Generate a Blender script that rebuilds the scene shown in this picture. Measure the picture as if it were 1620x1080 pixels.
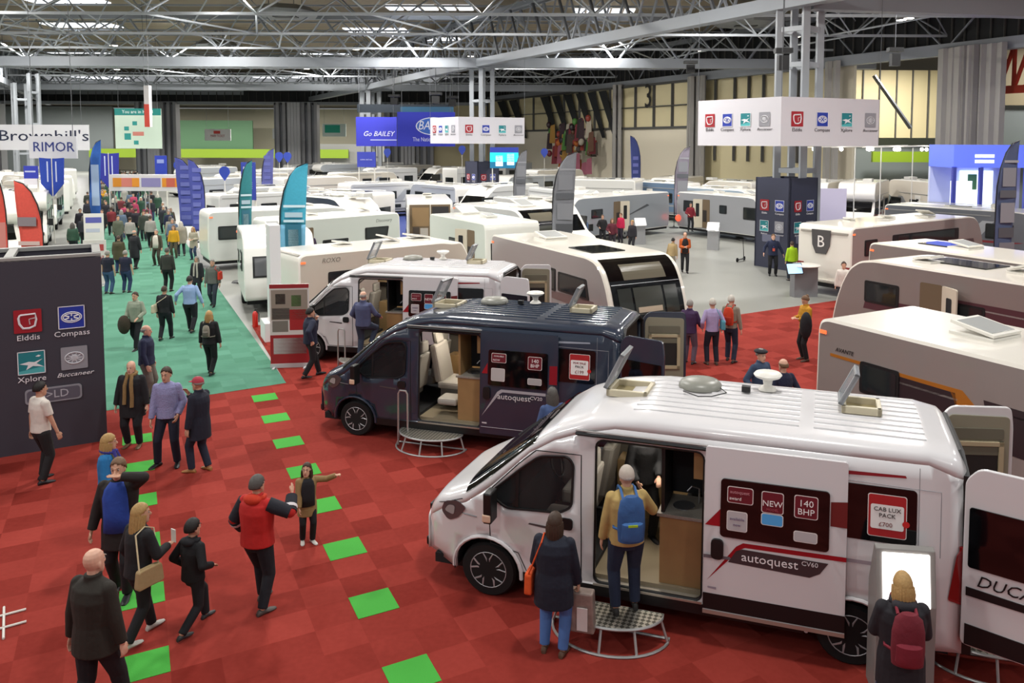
import bpy, math, random
from mathutils import Vector, Matrix
from mathutils.geometry import delaunay_2d_cdt
S = bpy.context.scene
COL = S.collection
PI = math.pi
for _o in list(bpy.data.objects):
    bpy.data.objects.remove(_o)

# ---------------- camera, world, lights, exposure ----------------
F_PX, PITCH, ROLL, CAM_H, CX, CY = 1272.0, .0685, .0035, 5.65, 892.6, 312.5
_cp, _sp, _cr, _sr = math.cos(PITCH), math.sin(PITCH), math.cos(ROLL), math.sin(ROLL)
_R = Matrix(((_cr, -_sr, 0), (_sr, _cr, 0), (0, 0, 1))) @ Matrix(((1, 0, 0), (0, -_sp, -_cp), (0, _cp, -_sp)))
cam = bpy.data.cameras.new('camera')
camo = bpy.data.objects.new('camera', cam)
COL.objects.link(camo)
right, down, fwd = _R[0], _R[1], _R[2]
m = Matrix.Identity(4)
for i in range(3):
    m[i][0], m[i][1], m[i][2] = right[i], -down[i], -fwd[i]
m[2][3] = CAM_H
camo.matrix_world = m
cam.sensor_width = 36
cam.lens = F_PX / 1620 * 36
cam.shift_x = (810 - CX) / 1620
cam.shift_y = (CY - 540) / 1620
cam.clip_end = 400
S.camera = camo

W = bpy.data.worlds.new('hall_air')
S.world = W
W.use_nodes = True
bg = W.node_tree.nodes['Background']
bg.inputs[0].default_value = (.93, .96, 1.0, 1)
bg.inputs[1].default_value = .26
S.view_settings.view_transform = 'Standard'
S.view_settings.look = 'None'
S.view_settings.exposure = 0.14
S.view_settings.gamma = 1.0
S.view_settings.use_curve_mapping = False


def lamp(x, y, z, p, size=1.4, col=(1, .97, .93)):
    l = bpy.data.lights.new('bay_van_or_fill_light', 'AREA')
    l.shape = 'DISK'
    l.size = size
    l.energy = p
    l.color = col
    o = bpy.data.objects.new('bay_van_or_fill_light', l)
    COL.objects.link(o)
    o.location = (x, y, z)
    return o


AX = (-.489, .872)      # direction the hall runs in
LAMPS = []
for i in range(-1, 7):
    for j in range(-2, 3):
        x = 2 + AX[0] * i * 15 + j * 15
        y = 8 + AX[1] * i * 15 + j * 2
        if (i, j) in ((6, 2),):
            continue
        near = (.45, .7, 1.15, 1.45, 1.55, 1.55, 1.6, 1.6)[i + 1]
        LAMPS.append((x, y))
        lamp(x, y, 14.2, 1020 * near)


def G(px, py, z=0.0):
    """the point of the level z seen at a pixel of the 1620 x 1080 frame"""
    d = _R.transposed() @ Vector(((px - CX) / F_PX, (py - CY) / F_PX, 1))
    t = (z - CAM_H) / d.z
    return Vector((d.x * t, d.y * t, z))


def srgb(h):
    if isinstance(h, str):
        h = tuple(int(h[i:i + 2], 16) / 255 for i in (0, 2, 4))
    return tuple((c / 12.92 if c <= .04045 else ((c + .055) / 1.055) ** 2.4) for c in h)


# ---------------- materials ----------------
_M = {}


def M(name, hexc=None, rough=.5, metal=0, coat=0, bump=0, bscale=60, emit=0, alpha=1, var=0, vscale=4, trans=0):
    if name in _M:
        return _M[name]
    c = srgb(hexc)
    mt = bpy.data.materials.new(name)
    mt.use_nodes = True
    nt = mt.node_tree
    b = nt.nodes['Principled BSDF']
    b.inputs['Base Color'].default_value = (*c, 1)
    b.inputs['Roughness'].default_value = rough
    b.inputs['Metallic'].default_value = metal
    if coat:
        b.inputs['Coat Weight'].default_value = coat
        b.inputs['Coat Roughness'].default_value = .06
    if emit:
        b.inputs['Emission Color'].default_value = (*c, 1)
        b.inputs['Emission Strength'].default_value = emit
    if trans:
        b.inputs['Transmission Weight'].default_value = trans
    if alpha < 1:
        b.inputs['Alpha'].default_value = alpha
    if bump or var:
        tc = nt.nodes.new('ShaderNodeTexCoord')
        n = nt.nodes.new('ShaderNodeTexNoise')
        n.inputs['Scale'].default_value = bscale if bump else vscale
        n.inputs['Detail'].default_value = 3
        nt.links.new(tc.outputs['Object'], n.inputs['Vector'])
        if bump:
            bp = nt.nodes.new('ShaderNodeBump')
            bp.inputs['Strength'].default_value = bump
            bp.inputs['Distance'].default_value = .02
            nt.links.new(n.outputs['Fac'], bp.inputs['Height'])
            nt.links.new(bp.outputs['Normal'], b.inputs['Normal'])
        if var:
            n2 = nt.nodes.new('ShaderNodeTexNoise')
            n2.inputs['Scale'].default_value = vscale
            n2.inputs['Detail'].default_value = 4
            nt.links.new(tc.outputs['Object'], n2.inputs['Vector'])
            mx = nt.nodes.new('ShaderNodeMix')
            mx.data_type = 'RGBA'
            mx.inputs['A'].default_value = (*[v * (1 - var) for v in c], 1)
            mx.inputs['B'].default_value = (*[min(1, v * (1 + var)) for v in c], 1)
            nt.links.new(n2.outputs['Fac'], mx.inputs['Factor'])
            nt.links.new(mx.outputs['Result'], b.inputs['Base Color'])
    _M[name] = mt
    return mt


def cloth(hexc, bump=.5):
    return M('cloth_' + hexc, hexc, .85, bump=bump, bscale=9, var=.12, vscale=14)


def knit(hexc):
    return M('knit_' + hexc, hexc, .92, bump=.7, bscale=45, var=.14, vscale=22)


def paint(hexc, rough=.22):
    return M('paint_' + hexc + str(rough), hexc, rough, coat=.5)


def flat(hexc, rough=.45):
    return M('print_' + hexc, hexc, rough)


def glow(hexc, e):
    return M('glow_%s_%g' % (hexc, e), hexc, .5, emit=e)


BLACKGLASS = M('dark_glazing', '07080a', .06, coat=.3)
GLASS = M('tinted_glass', '30363a', .05, alpha=.34)
CLEAR = M('clear_acrylic', 'b8bcc0', .1, alpha=.38)
RUBBER = M('rubber', '0b0b0c', .8)
BLKPLASTIC = M('black_plastic', '0c0d0f', .45)
CHROME = M('bright_alloy', 'c8cacc', .25, .9)
STEEL = M('steel_tube', 'b9bab8', .35, .6)
WHITEPL = M('white_plastic', 'dedbd2', .4)
CREAM = M('cream_trim', 'b7a888', .5)
WOOD = M('light_wood', '9a7a50', .45, var=.25, vscale=3)
DARKIN = M('dark_interior', '17181b', .8)
SEATGREY = M('seat_fabric', 'a39e95', .85, bump=.3, bscale=80)


# ---------------- mesh building ----------------
class MB:
    def __init__(s):
        s.v, s.f, s.m, s.mats = [], [], [], []
        s.T = Matrix.Identity(4)

    def mi(s, mat):
        if mat not in s.mats:
            s.mats.append(mat)
        return s.mats.index(mat)

    def add(s, vs, fs, mat):
        k = len(s.v)
        s.v += [tuple(s.T @ Vector(p)) for p in vs]
        i = s.mi(mat)
        for f in fs:
            s.f.append([k + a for a in f])
            s.m.append(i)
        return s

    def box(s, x0, x1, y0, y1, z0, z1, mat):
        if x0 > x1: x0, x1 = x1, x0
        if y0 > y1: y0, y1 = y1, y0
        if z0 > z1: z0, z1 = z1, z0
        v = [(x, y, z) for z in (z0, z1) for y in (y0, y1) for x in (x0, x1)]
        return s.add(v, [(0, 2, 3, 1), (4, 5, 7, 6), (0, 1, 5, 4), (2, 6, 7, 3), (0, 4, 6, 2), (1, 3, 7, 5)], mat)

    def prism(s, pts, a, b, mat, axis='y', mcap=None):
        """polygon extruded from a to b; axis y: pts are (x,z); z: (x,y); x: (y,z)"""
        n = len(pts)
        ar = sum(pts[i][0] * pts[(i + 1) % n][1] - pts[(i + 1) % n][0] * pts[i][1] for i in range(n))
        if ar < 0:
            pts = pts[::-1]
        f3 = {'y': lambda p, t: (p[0], t, p[1]), 'z': lambda p, t: (p[0], p[1], t), 'x': lambda p, t: (t, p[0], p[1])}[axis]
        v = [f3(p, a) for p in pts] + [f3(p, b) for p in pts]
        cap0, cap1 = list(range(n))[::-1], list(range(n, 2 * n))
        sides = [(i, (i + 1) % n, n + (i + 1) % n, n + i) for i in range(n)]
        flip = (axis == 'y') != (b < a)
        fs = [cap0, cap1] + sides
        if flip:
            fs = [f[::-1] for f in map(list, fs)]
        s.add(v, fs[2:], mat)
        k = len(s.v) - 2 * n
        for c in fs[:2]:
            s.f.append([k + q for q in c])
            s.m.append(s.mi(mcap or mat))
        return s

    def tube(s, pts, r, mat, n=6, cap=True, r2=None):
        pts = [Vector(p) for p in pts]
        rings = []
        up = None
        for i, p in enumerate(pts):
            d = (pts[min(i + 1, len(pts) - 1)] - pts[max(i - 1, 0)])
            if d.length < 1e-9: d = Vector((0, 0, 1))
            d.normalize()
            if up is None:
                up = Vector((0, 0, 1)) if abs(d.z) < .9 else Vector((1, 0, 0))
            a = d.cross(up)
            if a.length < 1e-6: a = d.orthogonal()
            a.normalize()
            b = a.cross(d)
            up = b
            rr = r if r2 is None else r + (r2 - r) * i / max(1, len(pts) - 1)
            rings.append([p + (a * math.cos(2 * PI * k / n) + b * math.sin(2 * PI * k / n)) * rr for k in range(n)])
        return s.loft(rings, mat, cap, cap)

    def loft(s, rings, mat, cap0=False, cap1=False, closed=True):
        n = len(rings[0])
        v = [p for r in rings for p in r]
        fs = []
        for i in range(len(rings) - 1):
            for k in range(n if closed else n - 1):
                k2 = (k + 1) % n
                fs.append((i * n + k, (i + 1) * n + k, (i + 1) * n + k2, i * n + k2))
        if cap0: fs.append(tuple(range(n)))
        if cap1: fs.append(tuple(range((len(rings) - 1) * n, len(rings) * n))[::-1])
        return s.add(v, fs, mat)

    def lathe(s, prof, mat, n=20, c=(0, 0, 0), axis='z'):
        rings = []
        for r, z in prof:
            ring = []
            for k in range(n):
                a = 2 * PI * k / n
                p = (r * math.cos(a), r * math.sin(a), z)
                if axis == 'y': p = (p[0], z, p[1])
                if axis == 'x': p = (z, p[0], p[1])
                ring.append((p[0] + c[0], p[1] + c[1], p[2] + c[2]))
            rings.append(ring)
        return s.loft(rings, mat, True, True)

    def ball(s, c, r, mat, n=12, q=8, rz=1, ry=1, rx=1, rot=None):
        R = rot or Matrix.Identity(3)
        c = Vector(c)
        rings = []
        for i in range(1, q):
            t = PI * i / q
            rings.append([c + R @ Vector((r * rx * math.sin(t) * math.cos(2 * PI * k / n), r * ry * math.sin(t) * math.sin(2 * PI * k / n), -r * rz * math.cos(t))) for k in range(n)])
        v = [c + R @ Vector((0, 0, -r * rz))] + [p for g in rings for p in g] + [c + R @ Vector((0, 0, r * rz))]
        fs = []
        L = len(v) - 1
        for k in range(n):
            k2 = (k + 1) % n
            fs.append((0, 1 + k2, 1 + k))
            for i in range(q - 2):
                fs.append((1 + i * n + k, 1 + i * n + k2, 1 + (i + 1) * n + k2, 1 + (i + 1) * n + k))
            fs.append((L, 1 + (q - 2) * n + k, 1 + (q - 2) * n + k2))
        return s.add(v, fs, mat)

    def text(s, txt, size, T, mat, depth=.004, align='CENTER', shear=0, sx=1):
        vs, fs = text_geo(txt, align, shear)
        old = s.T
        s.T = old @ T
        s.add([(x * size * sx, y * size, z * depth) for x, y, z in vs], fs, mat)
        s.T = old
        return s

    def build(s, name, parent=None, smooth=False, bevel=0, loc=None, rotz=None, angle=None):
        me = bpy.data.meshes.new(name)
        me.from_pydata([tuple(p) for p in s.v], [], s.f)
        for mt in s.mats: me.materials.append(mt)
        me.polygons.foreach_set('material_index', s.m)
        if smooth or angle:
            me.polygons.foreach_set('use_smooth', [True] * len(s.f))
            me.set_sharp_from_angle(angle=math.radians(angle or 40))
        me.validate()
        o = bpy.data.objects.new(name, me)
        COL.objects.link(o)
        if parent: o.parent = parent
        if loc is not None: o.location = loc
        if rotz is not None: o.rotation_euler = (0, 0, rotz)
        if bevel:
            b = o.modifiers.new('edge', 'BEVEL')
            b.width = bevel
            b.segments = 2
            b.limit_method = 'ANGLE'
        return o


_TX = {}


def text_geo(txt, align='CENTER', shear=0):
    k = (txt, align, shear)
    if k not in _TX:
        cu = bpy.data.curves.new('t', 'FONT')
        cu.body = txt
        cu.size = 1
        cu.extrude = .5
        cu.align_x = align
        cu.align_y = 'CENTER'
        cu.shear = shear
        cu.resolution_u = 2
        o = bpy.data.objects.new('t', cu)
        COL.objects.link(o)
        me = bpy.data.meshes.new_from_object(o)
        _TX[k] = ([tuple(v.co) for v in me.vertices], [tuple(p.vertices) for p in me.polygons])
        bpy.data.objects.remove(o)
        bpy.data.meshes.remove(me)
        bpy.data.curves.remove(cu)
    return _TX[k]


def tag(o, label=None, cat=None, group=None, kind=None):
    if label: o['label'] = label
    if cat: o['category'] = cat
    if group: o['group'] = group
    if kind: o['kind'] = kind
    return o


def empty(name, loc, rotz=0, label=None, cat=None, group=None, scale=None):
    o = bpy.data.objects.new(name, None)
    COL.objects.link(o)
    o.location = loc
    o.rotation_euler = (0, 0, rotz)
    if scale: o.scale = scale
    o.empty_display_size = .2
    return tag(o, label, cat, group)


def copy_tree(o, parent=None, kids=None):
    if kids is None:
        kids = {}
        for c in bpy.data.objects:
            if c.parent: kids.setdefault(c.parent.name, []).append(c)
    c = o.copy()
    COL.objects.link(c)
    c.parent = parent
    for ch in kids.get(o.name, []):
        copy_tree(ch, c, kids)
    return c


def frame(origin, xdir, ydir):
    """matrix whose x axis is xdir and y axis is ydir, z = outward"""
    x = Vector(xdir).normalized()
    y = Vector(ydir).normalized()
    z = x.cross(y)
    mm = Matrix.Identity(4)
    for i in range(3):
        mm[i][0], mm[i][1], mm[i][2], mm[i][3] = x[i], y[i], z[i], origin[i]
    return mm


def inpoly(p, poly):
    x, y = p
    c = False
    n = len(poly)
    j = n - 1
    for i in range(n):
        xi, yi = poly[i]
        xj, yj = poly[j]
        if (yi > y) != (yj > y) and x < (xj - xi) * (y - yi) / (yj - yi) + xi:
            c = not c
        j = i
    return c


def sheet(outline, holes, step):
    """triangulate outline minus holes with inner points every step"""
    vs, es = [], []
    for poly in [outline] + holes:
        k = len(vs)
        vs += [Vector(p) for p in poly]
        es += [(k + i, k + (i + 1) % len(poly)) for i in range(len(poly))]
    xs = [p[0] for p in outline]
    ys = [p[1] for p in outline]
    if step:
        nx = int((max(xs) - min(xs)) / step) + 1
        ny = int((max(ys) - min(ys)) / step) + 1
        for i in range(1, nx):
            for j in range(1, ny):
                vs.append(Vector((min(xs) + (max(xs) - min(xs)) * i / nx, min(ys) + (max(ys) - min(ys)) * j / ny)))
    r = delaunay_2d_cdt(vs, es, [], 0, 1e-5)
    V, T = r[0], r[2]
    out = []
    for t in T:
        c = ((V[t[0]].x + V[t[1]].x + V[t[2]].x) / 3, (V[t[0]].y + V[t[1]].y + V[t[2]].y) / 3)
        if inpoly(c, outline) and not any(inpoly(c, h_) for h_ in holes):
            out.append(tuple(t))
    used = sorted({i for t in out for i in t})
    mp = {u: i for i, u in enumerate(used)}
    return [(V[u].x, V[u].y) for u in used], [tuple(mp[i] for i in t) for t in out]


def rrect(x0, x1, y0, y1, r=.05, n=4):
    o = []
    for cx, cy, a in ((x1 - r, y0 + r, -90), (x1 - r, y1 - r, 0), (x0 + r, y1 - r, 90), (x0 + r, y0 + r, 180)):
        for k in range(n + 1):
            t = math.radians(a + 90 * k / n)
            o.append((cx + r * math.cos(t), cy + r * math.sin(t)))
    return o


def rpoly(pts, r=.06, n=4):
    """round the corners of a polygon"""
    o = []
    N = len(pts)
    for i in range(N):
        p, a, b = Vector(pts[i]), Vector(pts[i - 1]), Vector(pts[(i + 1) % N])
        rr = min(r, (a - p).length * .45, (b - p).length * .45)
        s_, e = p + (a - p).normalized() * rr, p + (b - p).normalized() * rr
        for k in range(n + 1):
            t = k / n
            q = s_ * (1 - t) ** 2 + p * 2 * t * (1 - t) + e * t * t
            o.append((q.x, q.y))
    return o
# ---------------- panel van ----------------
def lerp(tab, x):
    if x <= tab[0][0]: return tab[0][1]
    for (a, b), (c, d) in zip(tab, tab[1:]):
        if x <= c: return b + (d - b) * (x - a) / (c - a)
    return tab[-1][1]


ZT = [(-3.05, 2.36), (-2.97, 2.47), (-2.7, 2.52), (.2, 2.53), (.8, 2.45), (1.2, 2.29), (1.5, 2.09), (1.97, 1.69), (2.28, 1.42), (2.45, 1.33), (2.75, 1.17), (2.9, .98), (2.98, .72)]
ZS = [(-3.05, 2.2), (-2.7, 2.34), (.5, 2.34), (.9, 2.24), (1.2, 2.12), (1.5, 1.93), (1.97, 1.45), (2.28, 1.2), (2.6, 1.05), (2.85, .85), (2.98, .62)]
WD = [(-3.05, .93), (-2.95, 1.0), (-2.6, 1.02), (1.9, 1.02), (2.3, 1.0), (2.6, .93), (2.8, .82), (2.9, .72), (2.98, .56)]


def side_y(x, z):
    w = lerp(WD, x)
    t = max(0., z - 1.15)
    return w * (1 - .085 * min(1.3, t / 1.2) ** 1.2)


def top_p(x, a, off=0):
    """point of the upper skin: a runs from 0 (left shoulder) to pi"""
    zs, zt = lerp(ZS, x), lerp(ZT, x) + off
    ys = side_y(x, zs)
    c, s = math.cos(a), math.sin(a)
    return (x, ys * math.copysign(abs(c) ** .36, c), zs + (zt - zs) * abs(s) ** .62 + (off if s < .1 else 0))


def side_part(mb, poly, mat, off=0., holes=(), step=.12, sg=1, thick=.0):
    vs, ts = sheet([tuple(p) for p in poly], [list(h_) for h_ in holes], step)
    v = [(x, sg * (side_y(x, z) + off), z) for x, z in vs]
    ts = [t if sg > 0 else t[::-1] for t in ts]
    # CDT gives counter-clockwise in (x, z), which faces -y: flip for +y
    mb.add(v, [t[::-1] for t in ts], mat)
    if thick:
        k = [(x, sg * (side_y(x, z) + off - thick), z) for x, z in vs]
        mb.add(k, ts, mat)
        for q in [poly] + list(holes):
            a = [(x, sg * (side_y(x, z) + off), z) for x, z in q]
            b = [(x, sg * (side_y(x, z) + off - thick), z) for x, z in q]
            mb.loft([a, b], mat)
    return mb


def seam(mb, pts, mat, r=.006, off=.0, sg=1):
    o = []
    for (x0, z0), (x1, z1) in zip(pts, pts[1:]):
        for k in range(6):
            t = k / 6
            x, z = x0 + (x1 - x0) * t, z0 + (z1 - z0) * t
            o.append((x, sg * (side_y(x, z) + off), z))
    x, z = pts[-1]
    o.append((x, sg * (side_y(x, z) + off), z))
    mb.tube(o, r, mat, 4)


def arc(cx, cz, r, a0, a1, n=14):
    return [(cx + r * math.cos(math.radians(a0 + (a1 - a0) * k / n)), cz + r * math.sin(math.radians(a0 + (a1 - a0) * k / n))) for k in range(n + 1)]


def wheel(parent, x, y, r=.345, side=1, spokes=5, hub_mat=None, wid=.22):
    """tyre with alloy rim; side +1 means the outer face looks to +y"""
    hub_mat = hub_mat or M('rim_silver', 'b4b4b6', .35, .25)
    s = side
    t = MB().lathe([(r * .66, -wid / 2), (r * .93, -wid / 2), (r, -wid / 2 + .03), (r, wid / 2 - .03), (r * .93, wid / 2), (r * .66, wid / 2)], RUBBER, 28, (x, y, r), 'y').build('tyre', parent, angle=35)
    m_ = MB()
    m_.lathe([(r * .67, -wid / 2 + .01), (r * .67, wid * .22)] if s > 0 else [(r * .67, -wid * .22), (r * .67, wid / 2 - .01)], BLKPLASTIC, 28, (x, y, r), 'y')
    ring = []
    oy = y + s * (wid / 2 - .005)
    for k in range(29):
        a = 2 * PI * k / 28
        ring.append((x + r * .655 * math.cos(a), oy, r + r * .655 * math.sin(a)))
    m_.tube(ring, .009, hub_mat, 5, False)
    for k in range(spokes):
        a = 2 * PI * k / spokes + .3
        for d in (-.17, .17):
            p0 = (x + .05 * math.cos(a + d), oy - s * .02, r + .05 * math.sin(a + d))
            p1 = (x + r * .42 * math.cos(a + d * .9), oy - s * .004, r + r * .42 * math.sin(a + d * .9))
            p2 = (x + r * .64 * math.cos(a + d * 1.7), oy - s * .006, r + r * .64 * math.sin(a + d * 1.7))
            m_.tube([p0, p1, p2], .016, hub_mat, 5)
        a2 = a + PI / spokes
        m_.tube([(x + .06 * math.cos(a2), oy - s * .01, r + .06 * math.sin(a2)), (x + .061 * math.cos(a2), oy, r + .061 * math.sin(a2))], .009, hub_mat, 5)
    m_.lathe([(.0, oy - s * .02), (.035, oy - s * .012), (.035, oy)] if s > 0 else [(.035, oy), (.035, oy - s * .012), (0, oy - s * .02)], BLKPLASTIC, 12, (x, 0, r), 'y')
    m_.build('rim', t, angle=35)
    return t


def roof_hatch(parent, x, y, z, sx=.52, sy=.5, open_=65, pattern='open'):
    b = MB()
    for (a, c, e, g_) in ((-sx, sx, -sy, -sy + .1), (-sx, sx, sy - .1, sy), (-sx, -sx + .1, -sy, sy), (sx - .1, sx, -sy, sy)):
        b.box(x + a * .5, x + c * .5, y + e * .5, y + g_ * .5, z - .03, z + .06, M('hatch_frame', 'c9bfa4', .45))
    b.box(x - sx / 2 + .05, x + sx / 2 - .05, y - sy / 2 + .05, y + sy / 2 - .05, z - .035, z - .015, M('hatch_blind', '8d815c', .8))
    b = b.build('hatch_frame', parent, bevel=.008)
    l = MB()
    R = Matrix.Translation((x + sx / 2, y, z + .06)) @ Matrix.Rotation(math.radians(open_), 4, 'Y')
    l.T = R
    l.box(-sx, 0, -sy / 2, sy / 2, .0, .035, CLEAR)
    for a, c, e, g_ in ((-sx, 0, -sy / 2, -sy / 2 + .035), (-sx, 0, sy / 2 - .035, sy / 2), (-sx, -sx + .035, -sy / 2, sy / 2), (-.035, 0, -sy / 2, sy / 2)):
        l.box(a, c, e, g_, -.01, .045, M('hatch_rim', '8f9294', .3))
    l.build('hatch_lid', parent, bevel=.006)


def roof_dome(parent, x, y, z, s=1.):
    MB().lathe([(.22 * s, 0), (.22 * s, .03), (.19 * s, .065 * s), (.10 * s, .085 * s), (.0, .09 * s)], M('vent_grey', '85857c', .35), 20, (x, y, z - .01)).build('roof_vent', parent, angle=50)


def roof_aerial(parent, x, y, z):
    MB().lathe([(.11, 0), (.09, .03), (.05, .06), (.06, .13), (.15, .17), (.17, .2), (.15, .225), (.0, .235)], WHITEPL, 20, (x, y, z - .01)).build('aerial_dome', parent, angle=50)


def van_body(root, body, sill=BLKPLASTIC, opening=(-.5, .72)):
    ox0, ox1 = opening
    hole = rrect(ox0, ox1, .44, 2.2, .09)
    wl = []
    for wx in (2.017, -2.017):
        wl.append(arc(wx, .36, .43, -8, 188))
    win = rpoly([(1.99, 1.36), (1.78, 1.21), (1.12, 1.25), (.98, 1.34), (.97, 1.86), (1.04, 1.94), (1.38, 1.9), (1.6, 1.72)], .07)
    top = [(x / 20, lerp(ZS, x / 20)) for x in range(-61, 60)]
    out = [(-3.05, .34)] + [(2.95, .30)] + top[::-1]
    mb = MB()
    for sg, hs in ((1, [hole, win] + wl), (-1, [win] + wl)):
        side_part(mb, out, body, 0, hs, .16, sg)
    n = 26
    rings = []
    for x in [q / 20 for q in range(-61, 60)]:
        rings.append([top_p(x, PI * k / n) for k in range(n + 1)])
    mb.loft(rings[::-1], body, closed=False)
    # nose and tail caps
    for x, fl in ((2.95, 1), (-3.05, 0)):
        zs = lerp(ZS, x)
        if fl:
            r0 = [(x, side_y(x, z), z) for z in (.30, .45, zs)] + [top_p(x, PI * k / n) for k in range(1, n)] + [(x, -side_y(x, z), z) for z in (zs, .45, .30)]
            r1 = [(x + .06, p[1] * .7, .34 + (p[2] - .34) * .8) for p in r0]
            mb.loft([r0, r1], body, closed=True, cap1=True)
    o = mb.build('body_shell', root, angle=38)
    mod = o.modifiers.new('skin', 'SOLIDIFY')
    mod.thickness = .03
    mod.offset = -1
    mod.material_offset = 0
    # trims
    t = MB()
    side_part(t, [(-1.55, .30), (1.58, .30), (1.58, .43), (-1.55, .43)], sill, .006, (), .3, 1)
    side_part(t, [(-1.55, .30), (1.58, .30), (1.58, .43), (-1.55, .43)], sill, .006, (), .3, -1)
    for wx in (2.017, -2.017):
        for sg in (1, -1):
            ra = [(x, sg * (side_y(x, z) + .012), z) for x, z in arc(wx, .36, .44, -4, 184)]
            t.tube(ra, .022, body, 6)
            # wheel well
            t.loft([[(x, sg * (1.0), z) for x, z in arc(wx, .36, .43, -8, 188)], [(x, sg * .6, z) for x, z in arc(wx, .36, .43, -8, 188)]], DARKIN, closed=False)
            t.prism(arc(wx, .36, .43, -8, 188), sg * .6, sg * .59, DARKIN)
    t.box(-2.95, 2.8, -.8, .8, .22, .34, DARKIN)
    t.build('sill_trim', root, angle=40)
    return win, hole


def cab_details(root, body, win, near_light=True):
    for sg in (1, -1):
        g = MB()
        side_part(g, win, GLASS, -.012, (), .3, sg)
        w = g.build('cab_window', root, smooth=True)
        f_ = MB()
        f_.tube([(x, sg * (side_y(x, z) + .002), z) for x, z in win + [win[0]]], .016, BLKPLASTIC, 5)
        side_part(f_, [(1.62, 1.24), (1.66, 1.24), (1.66, 1.66), (1.62, 1.70)], BLKPLASTIC, .004, (), 0, sg)
        f_.build('window_rubber', w, smooth=True)
    ws = MB()
    n = 14
    rings = []
    for i in range(9):
        x = 2.30 - .86 * i / 8
        a0 = .32
        rings.append([top_p(x, a0 + (PI - 2 * a0) * k / n, .022) for k in range(n + 1)])
    ws.loft(rings[::-1], BLACKGLASS, closed=False)
    # wipers
    ws.tube([top_p(2.27, 1.1, .03), top_p(1.9, 1.75, .03)], .01, BLKPLASTIC, 4)
    ws.tube([top_p(2.27, 1.9, .03), top_p(1.9, 2.4, .03)], .01, BLKPLASTIC, 4)
    ws.build('windscreen', root, smooth=True)
    for sg in (1, -1):
        hl = MB()
        side_part(hl, rpoly([(2.66, 1.0), (2.60, 1.14), (2.42, 1.19), (2.28, 1.13), (2.40, .97), (2.54, .9)], .05), M('headlamp_glass', '4d4748', .12, coat=.5), .012, (), .08, sg, .01)
        side_part(hl, rpoly([(2.60, 1.02), (2.54, 1.11), (2.44, 1.12), (2.46, .99)], .04), M('lamp_reflector', 'a5a2a2', .45, .2), .018, (), .08, sg)
        hl.build('headlamp', root, smooth=True)
        mi = MB()
        y = side_y(1.95, 1.3)
        mi.tube([(1.93, sg * y, 1.3), (1.9, sg * (y + .16), 1.34)], .045, BLKPLASTIC, 8)
        mi.box(1.84, 1.94, sg * (y + .1), sg * (y + .3), 1.12, 1.5, BLKPLASTIC)
        mi.box(1.845, 1.95, sg * (y + .17), sg * (y + .31), 1.14, 1.24, M('indicator_lens', 'd9b9a0', .2))
        mi.build('wing_mirror', root, bevel=.03)
    for sg in (1, -1):
        d = MB()
        seam(d, [(1.97, .73), (1.99, 1.15), (1.99, 1.36)], RUBBER, .006, .001, sg)
        seam(d, [(1.97, .73), (1.62, .66), (1.52, .45), (.86, .45), (.86, 1.0), (.88, 1.98), (1.42, 1.97), (1.62, 1.79), (1.99, 1.4)], RUBBER, .006, .001, sg)
        seam(d, [(2.34, 1.23), (2.7, 1.08)], RUBBER, .005, .001, sg)
        side_part(d, rrect(.96, 1.12, 1.06, 1.2, .04), BLKPLASTIC, .02, (), 0, sg, .02)
        side_part(d, [(1.15, 1.02), (1.5, 1.05), (1.48, 1.07), (1.15, 1.055)], M('door_stripe', '4b4446', .5), .006, (), 0, sg)
        seam(d, [(2.15, 1.03), (2.35, 1.045)], M('badge_grey', '6d6a6c', .3), .008, .003, sg)
        d.build('cab_door', root, angle=40)
    b = MB()
    b.box(2.9, 3.03, -.5, .5, .62, .84, BLKPLASTIC)
    b.box(2.86, 3.03, -.6, .6, .30, .42, BLKPLASTIC)
    b.build('grille', root, bevel=.02)
    seat = M('cab_seat', '8f8c86', .8)
    for y in (.45, -.45):
        s_ = MB()
        s_.box(1.0, 1.5, y - .25, y + .25, .75, .95, seat)
        s_.prism([(.92, .9), (1.08, .9), (.95, 1.62), (.8, 1.62)], y - .25, y + .25, seat)
        s_.box(.82, .92, y - .14, y + .14, 1.62, 1.85, seat)
        s_.build('cab_seat', root, bevel=.04)
    c = MB()
    c.box(.75, 2.2, -.92, .92, .5, .56, DARKIN)
    c.prism([(1.7, .56), (2.15, .56), (2.2, 1.2), (1.75, 1.22)], -.9, .9, DARKIN)
    ring = [(1.62 + .06 * math.sin(2 * PI * k / 16), -.42 + .19 * math.cos(2 * PI * k / 16), 1.2 + .17 * math.sin(2 * PI * k / 16)) for k in range(17)]
    c.tube(ring, .015, BLKPLASTIC, 5, False)
    c.build('dashboard', root)


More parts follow.
